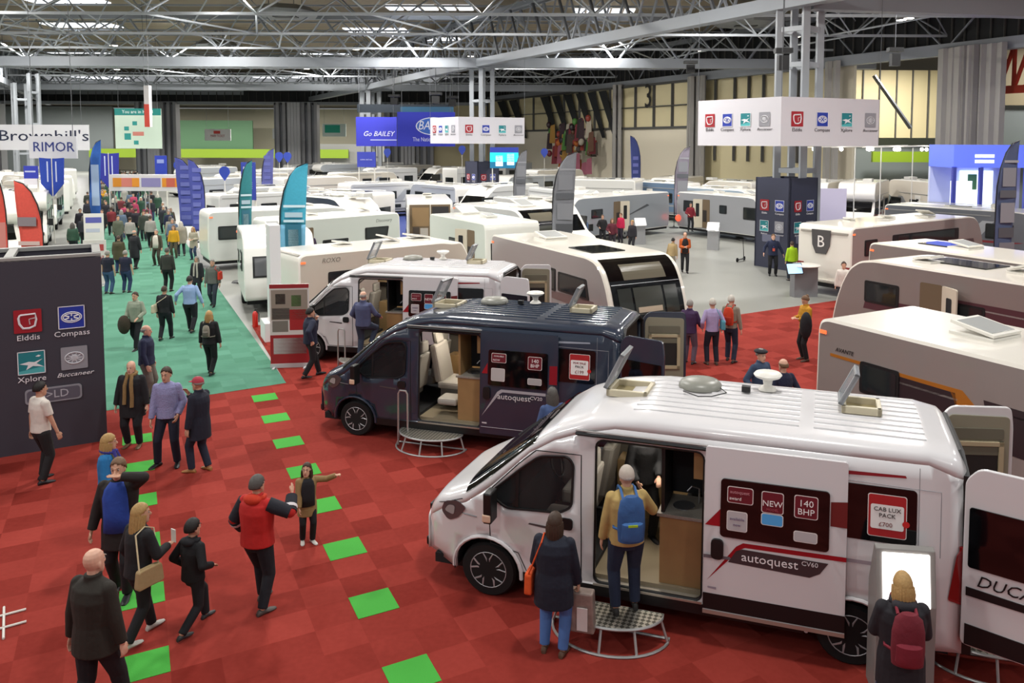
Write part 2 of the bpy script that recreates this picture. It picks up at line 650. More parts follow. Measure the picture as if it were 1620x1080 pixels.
def van_interior(root, opening=(-.5, .72), seat=True, dark=False):
    x0, x1 = opening
    n = MB()
    flr = M('van_floor_vinyl', '8d8069', .6)
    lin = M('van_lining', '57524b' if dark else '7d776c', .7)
    n.box(-2.95, .9, -.9, .9, .44, .5, flr)
    n.box(-2.95, .95, -.93, -.88, .5, 2.3, lin)
    n.box(-2.95, .95, -.85, .85, 2.3, 2.33, lin)
    n.box(-2.95, -.75, .82, .86, .5, 2.25, lin)
    n.box(x0 - .3, x0 - .26, -.88, .84, .5, 2.3, M('furniture_board', '6f5d44', .5))
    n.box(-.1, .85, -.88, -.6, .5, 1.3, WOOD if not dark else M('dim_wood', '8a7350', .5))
    n.box(-.4, .85, -.88, -.55, 1.85, 2.28, M('furniture_board', '6f5d44', .5))
    n.box(.1, .75, -.885, -.87, 1.35, 1.8, BLACKGLASS)
    n.build('interior_lining', root)
    for lx, le in ((.25, 16), (-1.6, 6)):  # warm interior lights of the camper
        la = lamp(lx, .1, 2.27, le, .35, (1, .9, .76))
        la.parent = root
    k = MB()
    k.box(x0, x0 + .5, .35, .86, .5, 1.32, WOOD)
    k.box(x0 - .02, x0 + .53, .32, .88, 1.32, 1.36, M('worktop_stone', '8b857c', .35, var=.3, vscale=60))
    k.lathe([(.13, 1.361), (.12, 1.368), (0, 1.364)], CHROME, 16, (x0 + .27, .6, 0))
    k.tube([(x0 + .12, .5, 1.36), (x0 + .12, .5, 1.55), (x0 + .2, .53, 1.58), (x0 + .25, .55, 1.52)], .012, CHROME, 6)
    k.build('kitchen_unit', root, bevel=.006)
    u = MB()
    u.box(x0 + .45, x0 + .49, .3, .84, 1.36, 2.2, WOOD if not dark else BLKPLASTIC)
    u.box(x0, x0 + .45, .3, .34, 1.4, 2.2, DARKIN)
    u.box(x0, x0 + .14, .34, .8, 1.8, 2.2, WOOD)
    u.build('overhead_locker', root)
    fr = MB()
    hh = rrect(x0 + .0, x1 - .0, .45, 2.19, .09)
    fr.tube([(x, side_y(x, z) - .02, z) for x, z in hh + [hh[0]]], .022, BLKPLASTIC, 6)
    fr.box(x0, x1, .78, 1.03, .425, .45, M('sill_alloy', 'b3aca0', .35, .6))
    fr.build('door_surround', root)
    if seat:
        s_ = MB()
        s_.box(.18, .62, -.25, .3, .55, .9, M('seat_base', '5e5a55', .7))
        s_.box(.12, .66, -.3, .34, .88, 1.02, SEATGREY)
        s_.prism([(.56, .98), (.72, .98), (.84, 1.72), (.7, 1.74)], -.27, .31, SEATGREY)
        s_.prism([(.7, 1.72), (.82, 1.72), (.86, 1.98), (.76, 1.98)], -.14, .18, SEATGREY)
        s_.box(.05, .45, .42, .8, .72, .86, SEATGREY)
        s_.build('swivel_seat', root, bevel=.05)


def sticker(mb, x0, x1, z0, z1, col, off, edge='e6dcd8', sg=1):
    if edge:
        side_part(mb, rrect(x0 - .008, x1 + .008, z0 - .008, z1 + .008, .025), flat(edge), off, (), 0, sg)
        off += .002
    side_part(mb, rrect(x0, x1, z0, z1, .022), flat(col), off, (), 0, sg)


def side_text(mb, txt, x, z, size, mat, off, sx=1, tilt=0, shear=0):
    """lettering on the left flank, read from outside: runs from +x (front) to -x"""
    y = side_y(x, z) + off
    dy = (side_y(x, z + .05) - side_y(x, z - .05)) / .1
    T = frame((x, y, z), (-1, 0, -tilt), (-tilt, dy, 1))
    mb.text(txt, size, T, mat, .003, shear=shear, sx=sx)


def sliding_door(root, body, model_big=True, dark=False):
    """the habitation door slid back along the flank, with its window, stickers and model lettering"""
    D = .085
    x0, x1 = -1.95, -.52
    mb = MB()
    side_part(mb, rrect(x0, x1, .39, 2.3, .03), body, D, (), .14, 1, .045)
    o = mb.build('sliding_door', root, angle=40)
    g = MB()
    wx0, wx1, wz0, wz1 = -1.78, -.69, 1.32, 1.97
    side_part(g, rrect(wx0, wx1, wz0, wz1, .04), BLACKGLASS, D + .022, (), .2, 1, .02)
    gl = g.build('door_window', o, smooth=False)
    W_, H_ = wx1 - wx0, wz1 - wz0
    X = lambda u: wx1 - u * W_
    Z = lambda v: wz1 - v * H_
    e = D + .025
    mar = '6b1422'
    if dark:
        lst = [(.06, .30, .1, .34, mar), (.06, .28, .52, .86, 'b7b2b0'), (.68, .9, .12, .46, mar), (.68, .9, .72, .88, 'a9a5a4')]
    else:
        lst = [(.07, .30, .12, .38, mar), (.07, .25, .54, .86, 'b7b2b4'), (.39, .58, .13, .47, mar), (.39, .58, .5, .68, '4fa3e0'), (.69, .89, .12, .48, mar), (.69, .89, .72, .88, 'b7b2b4')]
    SS = []
    for u0, u1, v0, v1, c in lst:
        s_ = MB()
        sticker(s_, X(u1), X(u0), Z(v1), Z(v0), c, e)
        SS.append(s_)
    wt = flat('f0e8e6')
    if dark:
        side_text(SS[0], 'AVAILABLE', X(.18), Z(.17), .038, wt, e + .006)
        side_text(SS[0], 'NOW', X(.14), Z(.28), .05, wt, e + .006)
        side_text(SS[2], '140', X(.79), Z(.23), .095, wt, e + .006)
        side_text(SS[2], 'BHP', X(.79), Z(.36), .088, wt, e + .006)
    else:
        side_text(SS[2], 'NEW', X(.485), Z(.32), .088, wt, e + .006)
        side_text(SS[2], 'MODEL', X(.485), Z(.42), .036, flat('b0505c'), e + .006)
        side_text(SS[4], '140', X(.79), Z(.24), .1, wt, e + .006)
        side_text(SS[4], 'BHP', X(.79), Z(.38), .094, wt, e + .006)
        side_text(SS[0], 'autoquest', X(.18), Z(.2), .05, flat('c98890'), e + .006)
        side_text(SS[0], 'award', X(.14), Z(.31), .05, wt, e + .006)
        side_text(SS[1], 'available', X(.16), Z(.66), .045, flat('7b6a86'), e + .006)
        side_text(SS[1], 'now', X(.16), Z(.76), .045, flat('7b6a86'), e + .006)
    for s_ in SS:
        s_.build('window_sticker', gl)
    r = MB()
    red = flat('9a1420', .3)
    e = D + .003
    if not dark:
        side_part(r, [(-1.95, 1.60), (-1.79, 1.60), (-1.79, 1.86), (-1.95, 1.88)], flat('6d2322', .3), e, (), 0)
        side_part(r, [(-.69, 1.62), (-.53, 1.42), (-.69, 1.42)], red, e, (), 0)
        side_part(r, [(-.56, .78), (-.86, 1.22), (-.93, 1.27), (-1.95, 1.285), (-1.95, 1.235), (-.95, 1.22), (-.90, 1.19)], red, e, (), 0)
        side_part(r, [(-.86, 1.17), (-.92, 1.2), (-1.78, 1.19), (-1.70, 1.06), (-1.6, 1.0), (-.78, 1.03)], flat('3f3437', .4), e + .002, (), 0)
        side_part(r, [(-.52, 1.04), (-.8, 1.055), (-.8, 1.09), (-.52, 1.08)], flat('6a666c', .4), e + .001, (), 0)
        side_text(r, 'autoquest', -1.2, 1.115, .14, flat('efe9ea'), e + .006, 1.02, .0)
        side_text(r, 'CV60', -1.6, 1.15, .072, flat('d9d2d4'), e + .006, 1.0, .0)
        side_part(r, [(-.66, .68), (-.57, .69), (-.57, .71), (-.66, .71)], flat('9a94a0'), e, (), 0)
        side_part(r, [(x0, .44), (x1, .44), (x1, .63), (x0, .63)], BLKPLASTIC, e, (), 0)
        side_part(r, [(x0, .39), (x1, .39), (x1, .435), (x0, .435)], M('sill_alloy', 'b3aca0', .35, .6), e + .01, (), 0)
    else:
        side_part(r, [(-1.95, 1.42), (-1.81, 1.42), (-1.81, 1.75), (-1.95, 1.76)], flat('8a0f20', .3), e, (), 0)
        side_part(r, [(-.67, 1.72), (-.56, 1.52), (-.67, 1.52)], red, e, (), 0)
        gr = flat('a9a6ac', .4)
        side_part(r, [(-.56, .72), (-.86, 1.2), (-.93, 1.25), (-1.75, 1.25), (-1.75, 1.2), (-.96, 1.2), (-.90, 1.16)], gr, e, (), 0)
        side_text(r, 'autoquest', -1.17, 1.12, .15, flat('d8d4d8'), e + .006, 1.02)
        side_text(r, 'CV20', -1.58, 1.14, .09, flat('d8d4d8'), e + .006, 1.1)
        seam(r, [(x0 + .03, .52), (x1 - .03, .52)], gr, .005, e)
        side_part(r, [(-.66, .58), (-.57, .585), (-.57, .61), (-.66, .61)], flat('c9c5ca'), e, (), 0)
    r.build('door_graphics', o)
    h_ = MB()
    side_part(h_, rrect(-.73, -.60, 1.05, 1.28, .05), BLKPLASTIC, D + .03, (), 0, 1, .03)
    h_.build('door_handle', o, bevel=.01)
    return o


def rear_door(root, body, side, deg, lettering=None, inner=None):
    """one of the two rear doors, swung open; side +1 near flank"""
    inner = inner or M('door_inner', '8d8874', .6)
    w, z0, z1 = .84, .48, 2.4
    T = Matrix.Translation((-3.04, side * .93, 0)) @ Matrix.Rotation(math.radians(180 - side * deg), 4, 'Z')
    # local: x along the door away from the hinge, +y is the left side when looking along x
    o_ = -1 if side > 0 else 1     # outer face sign in local y
    o_ = -1
    if side < 0: o_ = 1
    mb = MB()
    mb.T = T
    pf = rpoly([(.0, z0), (w, z0), (w, z1 - .25), (w - .03, z1), (.12, z1), (.0, z1 - .15)], .07)
    mb.prism(pf, 0, o_ * .05, body)
    d = mb.build('rear_door', root, bevel=.01)
    g = MB()
    g.T = T
    y = o_ * .052
    g.prism(rpoly([(.05, 1.34), (w - .04, 1.34), (w - .04, 1.98), (.05, 1.98)], .03), y, y + o_ * .015, BLACKGLASS)
    g.prism([(.04, 1.03), (w, 1.03), (w, 1.1), (.04, 1.12)], y, y + o_ * .01, BLKPLASTIC)
    g.prism([(.04, z0 + .02), (w - .02, z0 + .02), (w - .02, .7), (.04, .72)], y, y + o_ * .01, BLKPLASTIC)
    g.build('door_window', d)
    if lettering:
        t = MB()
        t.T = T
        t.text(lettering, .17, frame((w * .58, y + o_ * .008, 1.21), (1, 0, 0) if o_ < 0 else (-1, 0, 0), (0, 0, 1)), BLKPLASTIC, .004, shear=.3)
        t.build('model_lettering', d)
    i = MB()
    i.T = T
    y = -o_ * .003
    yy = -o_ * .02
    i.prism(rpoly([(.05, z0 + .1), (w - .05, z0 + .1), (w - .05, z1 - .12), (.1, z1 - .1), (.05, z1 - .2)], .06), y, yy, inner)
    i.prism(rpoly([(.12, z1 - .42), (w - .12, z1 - .42), (w - .12, z1 - .27), (.12, z1 - .27)], .03), yy, yy * 1.5, M('door_pocket', '6c6858', .7))
    for (a, b, c, e) in ((.12, w - .12, 1.9, 1.96), (.12, w - .12, 1.26, 1.33), (.12, .18, 1.26, 1.96), (w - .18, w - .12, 1.26, 1.96)):
        i.box(a, b, yy, yy - o_ * .03, c, e, CREAM)
    i.box(.18, w - .18, yy, yy - o_ * .012, 1.33, 1.9, M('blind_dark', '22211f', .6))
    i.box(.18, w - .18, yy, yy - o_ * .016, 1.78, 1.9, M('door_pocket', '6c6858', .7))
    i.build('door_lining', d, bevel=.01)
    return d


def panel_van(loc, yaw, scale, label, bodyhex, dark=False, poster=True, letter=None, hatchrot=65, far_seat=True, open_side=True):
    root = empty('panel_van', loc, yaw, label, 'van', scale=scale)
    body = paint(bodyhex)
    if not open_side:
        van_body(root, body, opening=(0, .001))
    else:
        pass
    win, hole = van_body(root, body)
    cab_details(root, body, win)
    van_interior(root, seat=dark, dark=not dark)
    sliding_door(root, body, dark=dark)
    tr = MB()
    tr.tube([(.95, side_y(.95, 2.25) + .01, 2.24), (-.0, side_y(0, 2.25) + .03, 2.245), (-.62, side_y(-.6, 2.25) + .035, 2.245)], .022, BLKPLASTIC, 5)
    tr.tube([(.95, side_y(.95, 2.28) + .012, 2.28), (-.62, side_y(-.6, 2.28) + .03, 2.285)], .012, M('gutter_trim', 'a8a5a2' if not dark else '3b4352', .4), 5)
    tr.build('door_rail', root)
    # rear quarter: window, poster, lamps
    for sg, xf in ((1, -1.9), (-1, -1.2)):
        q = MB()
        side_part(q, rrect(-2.6, xf, 1.47, 2.06, .04), BLACKGLASS, .012, (), .2, sg, .012)
        q.build('rear_quarter_window', root)
    if poster:
        p = MB()
        sticker(p, -2.50, -2.15, 1.54, 1.98, 'ae2024', .02)
        side_part(p, rrect(-2.48, -2.17, 1.62, 1.88, .02), flat('ece7e4'), .026, ())
        tx = flat('3a2f2e')
        if not dark:
            side_text(p, 'CAB LUX', -2.325, 1.83, .062, tx, .03)
            side_text(p, 'PACK', -2.325, 1.765, .062, tx, .03)
            side_text(p, '\u00a3700', -2.31, 1.67, .065, flat('8c5a58'), .03)
        else:
            side_text(p, 'FOR SALE', -2.325, 1.83, .052, flat('8c3038'), .03)
            side_text(p, 'PACK', -2.325, 1.765, .06, tx, .03)
            side_text(p, '\u00a3199', -2.325, 1.67, .08, flat('8c5a58'), .03)
        side_part(p, [( -2.5 + .035 * math.cos(k * PI / 6), 1.7 + .035 * math.sin(k * PI / 6)) for k in range(12)], flat('c8201f'), .032, ())
        p.build('price_poster', root)
    ln = MB()
    side_part(ln, [(-1.93, 2.15), (-2.5, 2.18), (-2.49, 2.205), (-1.93, 2.19)], flat('8d1420' if not dark else '9aa0ac'), .004, ())
    seam(ln, [(-2.82, 1.38), (-2.82, 2.07), (-1.9, 2.09)], M('seam_soft', '8f8f93' if not dark else '1b1f28', .5), .004)
    seam(ln, [(-2.62, 2.3), (-2.62, 1.4)], M('seam_soft', '8f8f93', .5), .003)
    if not dark:
        side_part(ln, [(-2.75, 1.2), (-1.9, 1.2), (-1.9, 1.24), (-2.75, 1.24)], flat('a0949c'), .003, ())
    ln.build('body_stripe', root)
    for sg in (1, -1):
        rl = MB()
        side_part(rl, rpoly([(-3.04, .88), (-3.04, 1.5), (-2.97, 1.42), (-2.9, .95)], .02), M('tail_lamp_red', '7d0d12', .15, coat=.6), .01, (), 0, sg, .02)
        rl.box(-3.07, -3.0, sg * .80, sg * .94, .88, 1.5, M('tail_lamp_red'))
        rl.build('tail_lamp', root)
    rear = MB()
    rear.box(-3.14, -2.95, -.9, .9, .32, .5, BLKPLASTIC)
    rear.tube([(-3.05, .9, .5), (-3.05, .86, 2.25), (-3.03, .6, 2.4), (-3.03, -.6, 2.4), (-3.05, -.86, 2.25), (-3.05, -.9, .5)], .035, BLKPLASTIC, 6)
    rear.build('rear_frame', root)
    rear_door(root, body, 1, 20, letter)
    rear_door(root, body, -1, 14, None)
    for x in (2.017, -2.017):
        wheel(root, x, .87, side=1)
        wheel(root, x, -.87, side=-1)
    # roof
    rb = MB()
    ribm = body
    nk = 9
    for k in range(nk):
        yy = -.66 + 1.32 * k / (nk - 1)
        for xa, xb in ((.35, -1.45), (-1.6, -2.7)):
            pts = []
            for j in range(7):
                x = xa + (xb - xa) * j / 6
                zs, zt = lerp(ZS, x), lerp(ZT, x)
                ys = side_y(x, zs)
                c = abs(yy) / ys
                sn = math.sqrt(max(0, 1 - c ** (2 / .36)))
                pts.append((x, yy, zs + (zt - zs) * sn ** .62 + .002))
            rb.tube(pts, .014, ribm, 6)
    rb.build('roof_rib', root, smooth=True)
    roof_hatch(root, .55, -.05, 2.50, .5, .5, hatchrot)
    roof_hatch(root, -2.1, -.1, 2.56, .42, .42, hatchrot)
    roof_dome(root, -.25, -.35, 2.55, 1.2)
    roof_aerial(root, -1.05, -.45, 2.56)
    cb = MB()
    cb.tube([(-.5, -.3, 2.56), (-.6, -.1, 2.57), (-.45, .1, 2.57), (-.3, .15, 2.57), (-.1, 0, 2.57)], .008, BLKPLASTIC, 4)
    cb.box(-.86, -.76, -.33, -.25, 2.55, 2.62, BLKPLASTIC)
    cb.build('roof_cable', root)
    return root


def half_step(loc, yaw, label, rail=False, r=.5, h=.3):
    root = empty('entry_step', loc, yaw, label, 'step', 'semicircular entry steps beside the vans')
    ch = M('checker_plate', '8a867b', .35, .7)
    if ch.node_tree.nodes.get('chk') is None:
        nt = ch.node_tree
        tc = nt.nodes.new('ShaderNodeTexCoord')
        wv = nt.nodes.new('ShaderNodeTexChecker')
        wv.name = 'chk'
        wv.inputs['Scale'].default_value = 22
        wv.inputs['Color1'].default_value = (.55, .52, .45, 1)
        wv.inputs['Color2'].default_value = (.13, .12, .10, 1)
        mp = nt.nodes.new('ShaderNodeMapping')
        mp.inputs['Rotation'].default_value = (0, 0, .78)
        nt.links.new(tc.outputs['Object'], mp.inputs['Vector'])
        nt.links.new(mp.outputs['Vector'], wv.inputs['Vector'])
        nt.links.new(wv.outputs['Color'], nt.nodes['Principled BSDF'].inputs['Base Color'])
    half = [(r * math.cos(PI * k / 20), r * .72 * math.sin(PI * k / 20)) for k in range(21)]
    m_ = MB().prism(half, h - .035, h, ch, 'z')
    m_.tube([(x, y, h - .02) for x, y in half] + [(half[0][0], half[0][1], h - .02)], .02, STEEL, 6)
    m_.build('platform', root)
    big = [(x * 1.12, y * 1.2, .02) for x, y in half]
    MB().tube(big + [big[0]], .016, STEEL, 6).build('floor_ring', root, smooth=True)
    for k in (1, 6, 10, 14, 19):
        a = PI * k / 20
        MB().tube([(r * math.cos(a) * .98, r * .7 * math.sin(a), h - .03), (r * 1.12 * math.cos(a), r * .86 * math.sin(a), .02)], .016, STEEL, 6).build('leg', root, smooth=True)
    if rail:
        MB().tube([(r * .99, .17, .03), (r * .97, .17, 1.0), (r * .92, .17, 1.06), (r * .72, .17, 1.06), (r * .67, .17, 1.0), (r * .67, .17, .3)], .018, STEEL, 8).build('handrail', root, smooth=True)
    return root
# ---------------- people ----------------
SKIN = {'l': 'c99a80', 'p': 'd6a78f', 't': 'b98868', 'd': '7a543c'}


def skin_mat(k='l'):
    return M('skin_' + k, SKIN[k], .5, var=.08, vscale=18)


def V3(*a): return Vector(a)


def ell_loft(mb, rows, mat, n=16):
    """rows: (centre, half_y, half_x, yaw)"""
    rings = []
    for c, hy, hx, yw in rows:
        cs, sn = math.cos(yw), math.sin(yw)
        ring = []
        for k in range(n):
            a = 2 * PI * k / n
            x, y = hx * math.cos(a), hy * math.sin(a)
            ring.append((c[0] + x * cs - y * sn, c[1] + x * sn + y * cs, c[2]))
        rings.append(ring)
    mb.loft(rings[::-1], mat, True, True)


def limb(mb, pts, rs, mat, flat_end=False, n=12):
    for i in range(len(pts) - 1):
        mb.tube([pts[i], pts[i + 1]], rs[i], mat, n, True, rs[i + 1])
    for i, (p, r) in enumerate(zip(pts, rs)):
        if flat_end and i == len(pts) - 1: continue
        mb.ball(p, r * 1.0, mat, n, 8)


def ik(a, t, l1, l2, pole):
    d = t - a
    L = min(d.length, (l1 + l2) * .998)
    d.normalize()
    t = a + d * L
    c = (l1 * l1 + L * L - l2 * l2) / (2 * l1 * L)
    h_ = math.sqrt(max(0, 1 - c * c)) * l1
    p = pole - d * pole.dot(d)
    if p.length < 1e-4: p = d.orthogonal()
    p.normalize()
    return a + d * (c * l1) + p * h_, t


def hand(mb, wrist, dirv, palm_n, s, mat, mode='relaxed', side=1):
    """palm, four unequal bent fingers and a thumb from the side of the palm"""
    d = dirv.normalized()
    nrm = (palm_n - d * palm_n.dot(d))
    if nrm.length < 1e-4: nrm = d.orthogonal()
    nrm.normalize()
    w = d.cross(nrm) * side
    pal = wrist + d * .045 * s
    R = Matrix((w, d, nrm)).transposed()
    mb.ball(pal, 1, mat, 10, 8, rx=.040 * s, ry=.052 * s, rz=.016 * s, rot=R)
    curl = {'relaxed': (.25, .5), 'open': (0.02, .04), 'grip': (.9, 1.3)}[mode]
    for k, (off, ln) in enumerate(((-.030, .070), (-.010, .080), (.011, .075), (.031, .060))):
        b = wrist + d * (.085 * s) + w * off * s
        spread = w * (off * (1.4 if mode == 'open' else .4))
        a1, a2 = curl
        d1 = (d * math.cos(a1) + nrm * math.sin(a1) + spread * 2).normalized()
        d2 = (d * math.cos(a1 + a2) + nrm * math.sin(a1 + a2) + spread * 2).normalized()
        m_ = b + d1 * ln * .5 * s
        e = m_ + d2 * ln * .5 * s
        limb(mb, [b - d * .02 * s, b, m_, e], [.0095 * s, .0095 * s, .009 * s, .0075 * s], mat, n=8)
    tb = wrist + d * .03 * s - w * .034 * s
    td = (d * .7 - w * (.8 if mode == 'open' else .5) + nrm * (.5 if mode != 'open' else .1)).normalized()
    limb(mb, [tb, tb + td * .035 * s, tb + (td * .6 + d * .4) * .066 * s], [.012 * s, .011 * s, .009 * s], mat, n=8)


def remesh(o, vox, sm=2):
    r = o.modifiers.new('surface', 'REMESH')
    r.mode = 'VOXEL'
    r.voxel_size = vox
    r.use_smooth_shade = True
    q = o.modifiers.new('soften', 'SMOOTH')
    q.factor = .5
    q.iterations = sm
    return o


BAKE = []
HAIRC = {'black': '17120f', 'brown': '3a281b', 'grey': '8b8781', 'white': 'bdb8ae', 'blonde': 'a98752', 'ltbrown': '6d5138', 'dgrey': '4f4b47'}


def person(label, loc, face, h=1.75, top=('2b2f3a', 'jacket'), legs='20222a', shoes='16161a', hair=('short', 'brown'), skin='l',
           feet=None, hands=None, lean=0, twist=0, head=(0, 0), group=None, lod=0, build=1.0, extra=None, under=None, hmode=('relaxed', 'relaxed'),
           sleeves='long', cat='person', name='person', z=0, scarf=None, child=False, hood=None, stripe=None, poles=None):
    """face: compass angle in degrees the figure looks to (0 = +x). positions in the figure's own frame: x ahead, y left"""
    s = h / 1.75
    hs = s * (1.2 if child else 1.04)
    root = empty(name, (loc[0], loc[1], z), math.radians(face), label, cat, group)
    vox = (.0085, .012, .016)[lod] if lod < 2 else .022
    feet = feet or [(0.02, .12, 0, 6), (-.02, -.12, 0, -6)]
    hands = hands or [(.05, .27, .80), (.05, -.27, .80)]
    bw = build
    ln = math.radians(lean)
    zdrop = 0
    hipz = .91
    # lower the hips if the stride is long
    mxs = max(math.hypot(f[0], f[1] - (.09 if i == 0 else -.09)) for i, f in enumerate(feet))
    reach = .83
    hipz = min(.915, .08 + math.sqrt(max(.2, reach ** 2 - mxs ** 2)) + .0) if mxs > .25 else .915
    hipz += min(f[2] for f in feet)
    pel = V3(0, 0, hipz)
    sd = V3(math.sin(ln), 0, math.cos(ln))
    waist = pel + sd * .14
    chest = pel + sd * .38
    nb = pel + sd * .555
    tw = math.radians(twist)
    lat = V3(-math.sin(tw), math.cos(tw), 0)
    fw = V3(math.cos(tw), math.sin(tw), 0)
    sh = [chest + sd * .098 + lat * .168 * (bw * .6 + .4), chest + sd * .098 - lat * .168 * (bw * .6 + .4)]
    S_ = lambda v: v * s
    skinm = skin_mat(skin)
    body = MB()
    # trunk and limbs of the one continuous body
    ell_loft(body, [(S_(pel - V3(0, 0, .10)), .10 * s, .08 * s, 0), (S_(pel), .15 * s * bw, .10 * s * bw, 0), (S_(waist), .125 * s * bw, .085 * s * bw, tw / 2), (S_(chest), .155 * s * bw, .10 * s * bw, tw), (S_(chest + sd * .13), .13 * s, .08 * s, tw), (S_(nb), .06 * s, .06 * s, tw)], skinm)
    hy, hp = math.radians(head[0]), math.radians(head[1])
    hc = nb + sd * .085 + V3(math.sin(ln * .3) * .03 + .015, 0, .055)
    if child: hc = hc + V3(0, 0, .02)
    limb(body, [S_(nb - sd * .03), S_(hc - V3(0.01, 0, .05))], [.056 * s, .052 * s], skinm)
    RH = Matrix.Rotation(hy + tw, 3, 'Z') @ Matrix.Rotation(hp, 3, 'Y')
    rows = [(-.118, .026, .078, .03), (-.10, .042, .090, .0), (-.07, .056, .092, -.035), (-.035, .066, .091, -.07), (0, .072, .092, -.09), (.035, .074, .093, -.098), (.07, .070, .084, -.094), (.10, .056, .06, -.075), (.122, .026, .025, -.04)]
    rings = []
    for z_, w_, f_, b_ in rows:
        cx_, rx_ = (f_ + b_) / 2, (f_ - b_) / 2
        rings.append([S_(hc) + RH @ V3((cx_ + rx_ * math.cos(2 * PI * k / 16)) * hs, w_ * math.sin(2 * PI * k / 16) * hs, z_ * hs) for k in range(16)])
    body.loft(rings[::-1], skinm, True, True)
    hh = lambda x, y, z_: S_(hc) + RH @ V3(x * hs, y * hs, z_ * hs)
    if lod < 2:
        body.tube([hh(.088, 0, .02), hh(.112, 0, -.025)], .007 * hs, skinm, 6, True, .014 * hs)
        body.ball(hh(.106, 0, -.028), .015 * hs, skinm, 8, 6)
        for g_ in (1, -1):
            body.ball(hh(-.005, g_ * .074, -.01), 1, skinm, 8, 6, rx=.018 * hs, ry=.01 * hs, rz=.032 * hs, rot=RH)
        body.tube([hh(.09, .03, .028), hh(.09, -.03, .028)], .009 * hs, skinm, 6)
        body.tube([hh(.085, .018, -.062), hh(.085, -.018, -.062)], .009 * hs, skinm, 6)
    arms = []
    for i, g_ in enumerate((1, -1)):
        t = V3(*hands[i])
        pole = V3(-.6, g_ * .5, -.5)
        if poles and poles[i]: pole = V3(*poles[i])
        el, wr = ik(sh[i], t, .285, .255, pole)
        arms.append((sh[i], el, wr))
        limb(body, [S_(sh[i]), S_(el), S_(wr)], [.05 * s, .038 * s, .026 * s], skinm)
        d = (wr - el).normalized()
        hand(body, S_(wr), d, (V3(0, -g_, 0) if abs(d.z) > .5 else V3(0, 0, -1)), s * (1 if not child else .95), skinm, hmode[i], g_)
    lg = []
    for i, g_ in enumerate((1, -1)):
        hip = pel + V3(0, g_ * .09 * bw, -.02)
        fx, fy, fz, fa = feet[i]
        an = V3(fx, fy, fz + .085)
        kn, an = ik(hip, an, .425, .415, V3(1, g_ * .12, 0))
        lg.append((hip, kn, an, fa, fz))
        limb(body, [S_(hip), S_(kn), S_(an)], [.075 * s, .05 * s, .036 * s], skinm)
    bo = remesh(body.build('body', root), vox * .8 if lod < 2 else .018, 1)
    BAKE.append(bo)
    # trousers
    tm = cloth(legs) if isinstance(legs, str) else legs
    tr = MB()
    ell_loft(tr, [(S_(pel - V3(0, 0, .13)), .11 * s * bw, .10 * s * bw, 0), (S_(pel - V3(0, 0, .03)), .17 * s * bw, .125 * s * bw, 0), (S_(waist), .148 * s * bw, .11 * s * bw, tw / 2)], tm)
    for hip, kn, an, fa, fz in lg:
        end = kn + (an - kn) * 1.0
        limb(tr, [S_(hip - V3(0, 0, .02)), S_(kn), S_(end)], [.102 * s * bw, .074 * s * (bw * .6 + .4), .063 * s], tm, True)
    BAKE.append(remesh(tr.build('trousers', root), vox * 1.25))
    # shoes
    sm_ = M('shoe_' + shoes, shoes, .5)
    for hip, kn, an, fa, fz in lg:
        a = math.radians(fa)
        f_ = V3(math.cos(a), math.sin(a), 0)
        sd_ = V3(-f_.y, f_.x, 0)
        sole = V3(an.x, an.y, an.z - .085)
        pit = 0
        sb = MB()
        rr = []
        for t_, w_, hh_ in ((-.075, .028, .05), (-.05, .038, .085), (.02, .040, .085), (.08, .046, .06), (.14, .044, .045), (.185, .024, .03)):
            c = sole + f_ * t_
            rr.append([S_(c + sd_ * w_ * math.cos(q) + V3(0, 0, hh_ * .5 + hh_ * .5 * math.sin(q))) for q in [2 * PI * k / 10 for k in range(10)]])
        sb.loft(rr, sm_, True, True)
        sb.build('shoe', root, smooth=True)
    # upper garment
    col, kind = top[0], top[1]
    gm = cloth(col) if kind != 'knit' else knit(col)
    hem = {'jacket': -.06, 'coat': -.28, 'shirt': -.02, 'knit': -.05, 'suit': -.14, 'puffer': -.05, 'longcoat': -.4}[kind]
    ex = {'jacket': .028, 'coat': .035, 'shirt': .014, 'knit': .022, 'suit': .026, 'puffer': .045, 'longcoat': .035}[kind]
    g = MB()
    base = pel + sd * 0 + V3(0, 0, hem)
    rows = [(S_(base), (.165 * bw + ex) * s * (1.06 if hem < -.1 else 1), (.125 * bw + ex) * s * (1.06 if hem < -.1 else 1), 0)]
    if hem < -.1:
        rows.append((S_(pel), (.17 * bw + ex) * s, (.125 * bw + ex) * s, 0))
    rows += [(S_(waist), (.15 * bw + ex) * s, (.112 * bw + ex) * s, tw / 2), (S_(chest), (.172 * bw + ex) * s, (.118 * bw + ex) * s, tw), (S_(chest + sd * .1), (.168 * bw + ex) * s, (.10 * bw + ex * .8) * s, tw), (S_(chest + sd * .155), .125 * s + ex * .4, .072 * s + ex * .5, tw), (S_(nb + sd * .015), .068 * s, .066 * s, tw)]
    ell_loft(g, rows, gm, 20)
    for i, (a, e, w_) in enumerate(arms):
        e2 = ex * .55
        if sleeves == 'short':
            m2 = a + (e - a) * .75
            limb(g, [S_(a), S_(m2)], [(.066 + e2) * s, (.056 + e2) * s], gm, True)
        else:
            w2 = e + (w_ - e) * .97
            limb(g, [S_(a), S_(e), S_(w2)], [(.058 + e2 * .8) * s, (.049 + e2) * s, (.037 + e2) * s], gm, True)
    if kind in ('jacket', 'coat', 'puffer', 'suit', 'longcoat') and lod < 2:
        g.tube([S_(nb + sd * .0), S_(nb + sd * .05)], .078 * s, gm, 14)
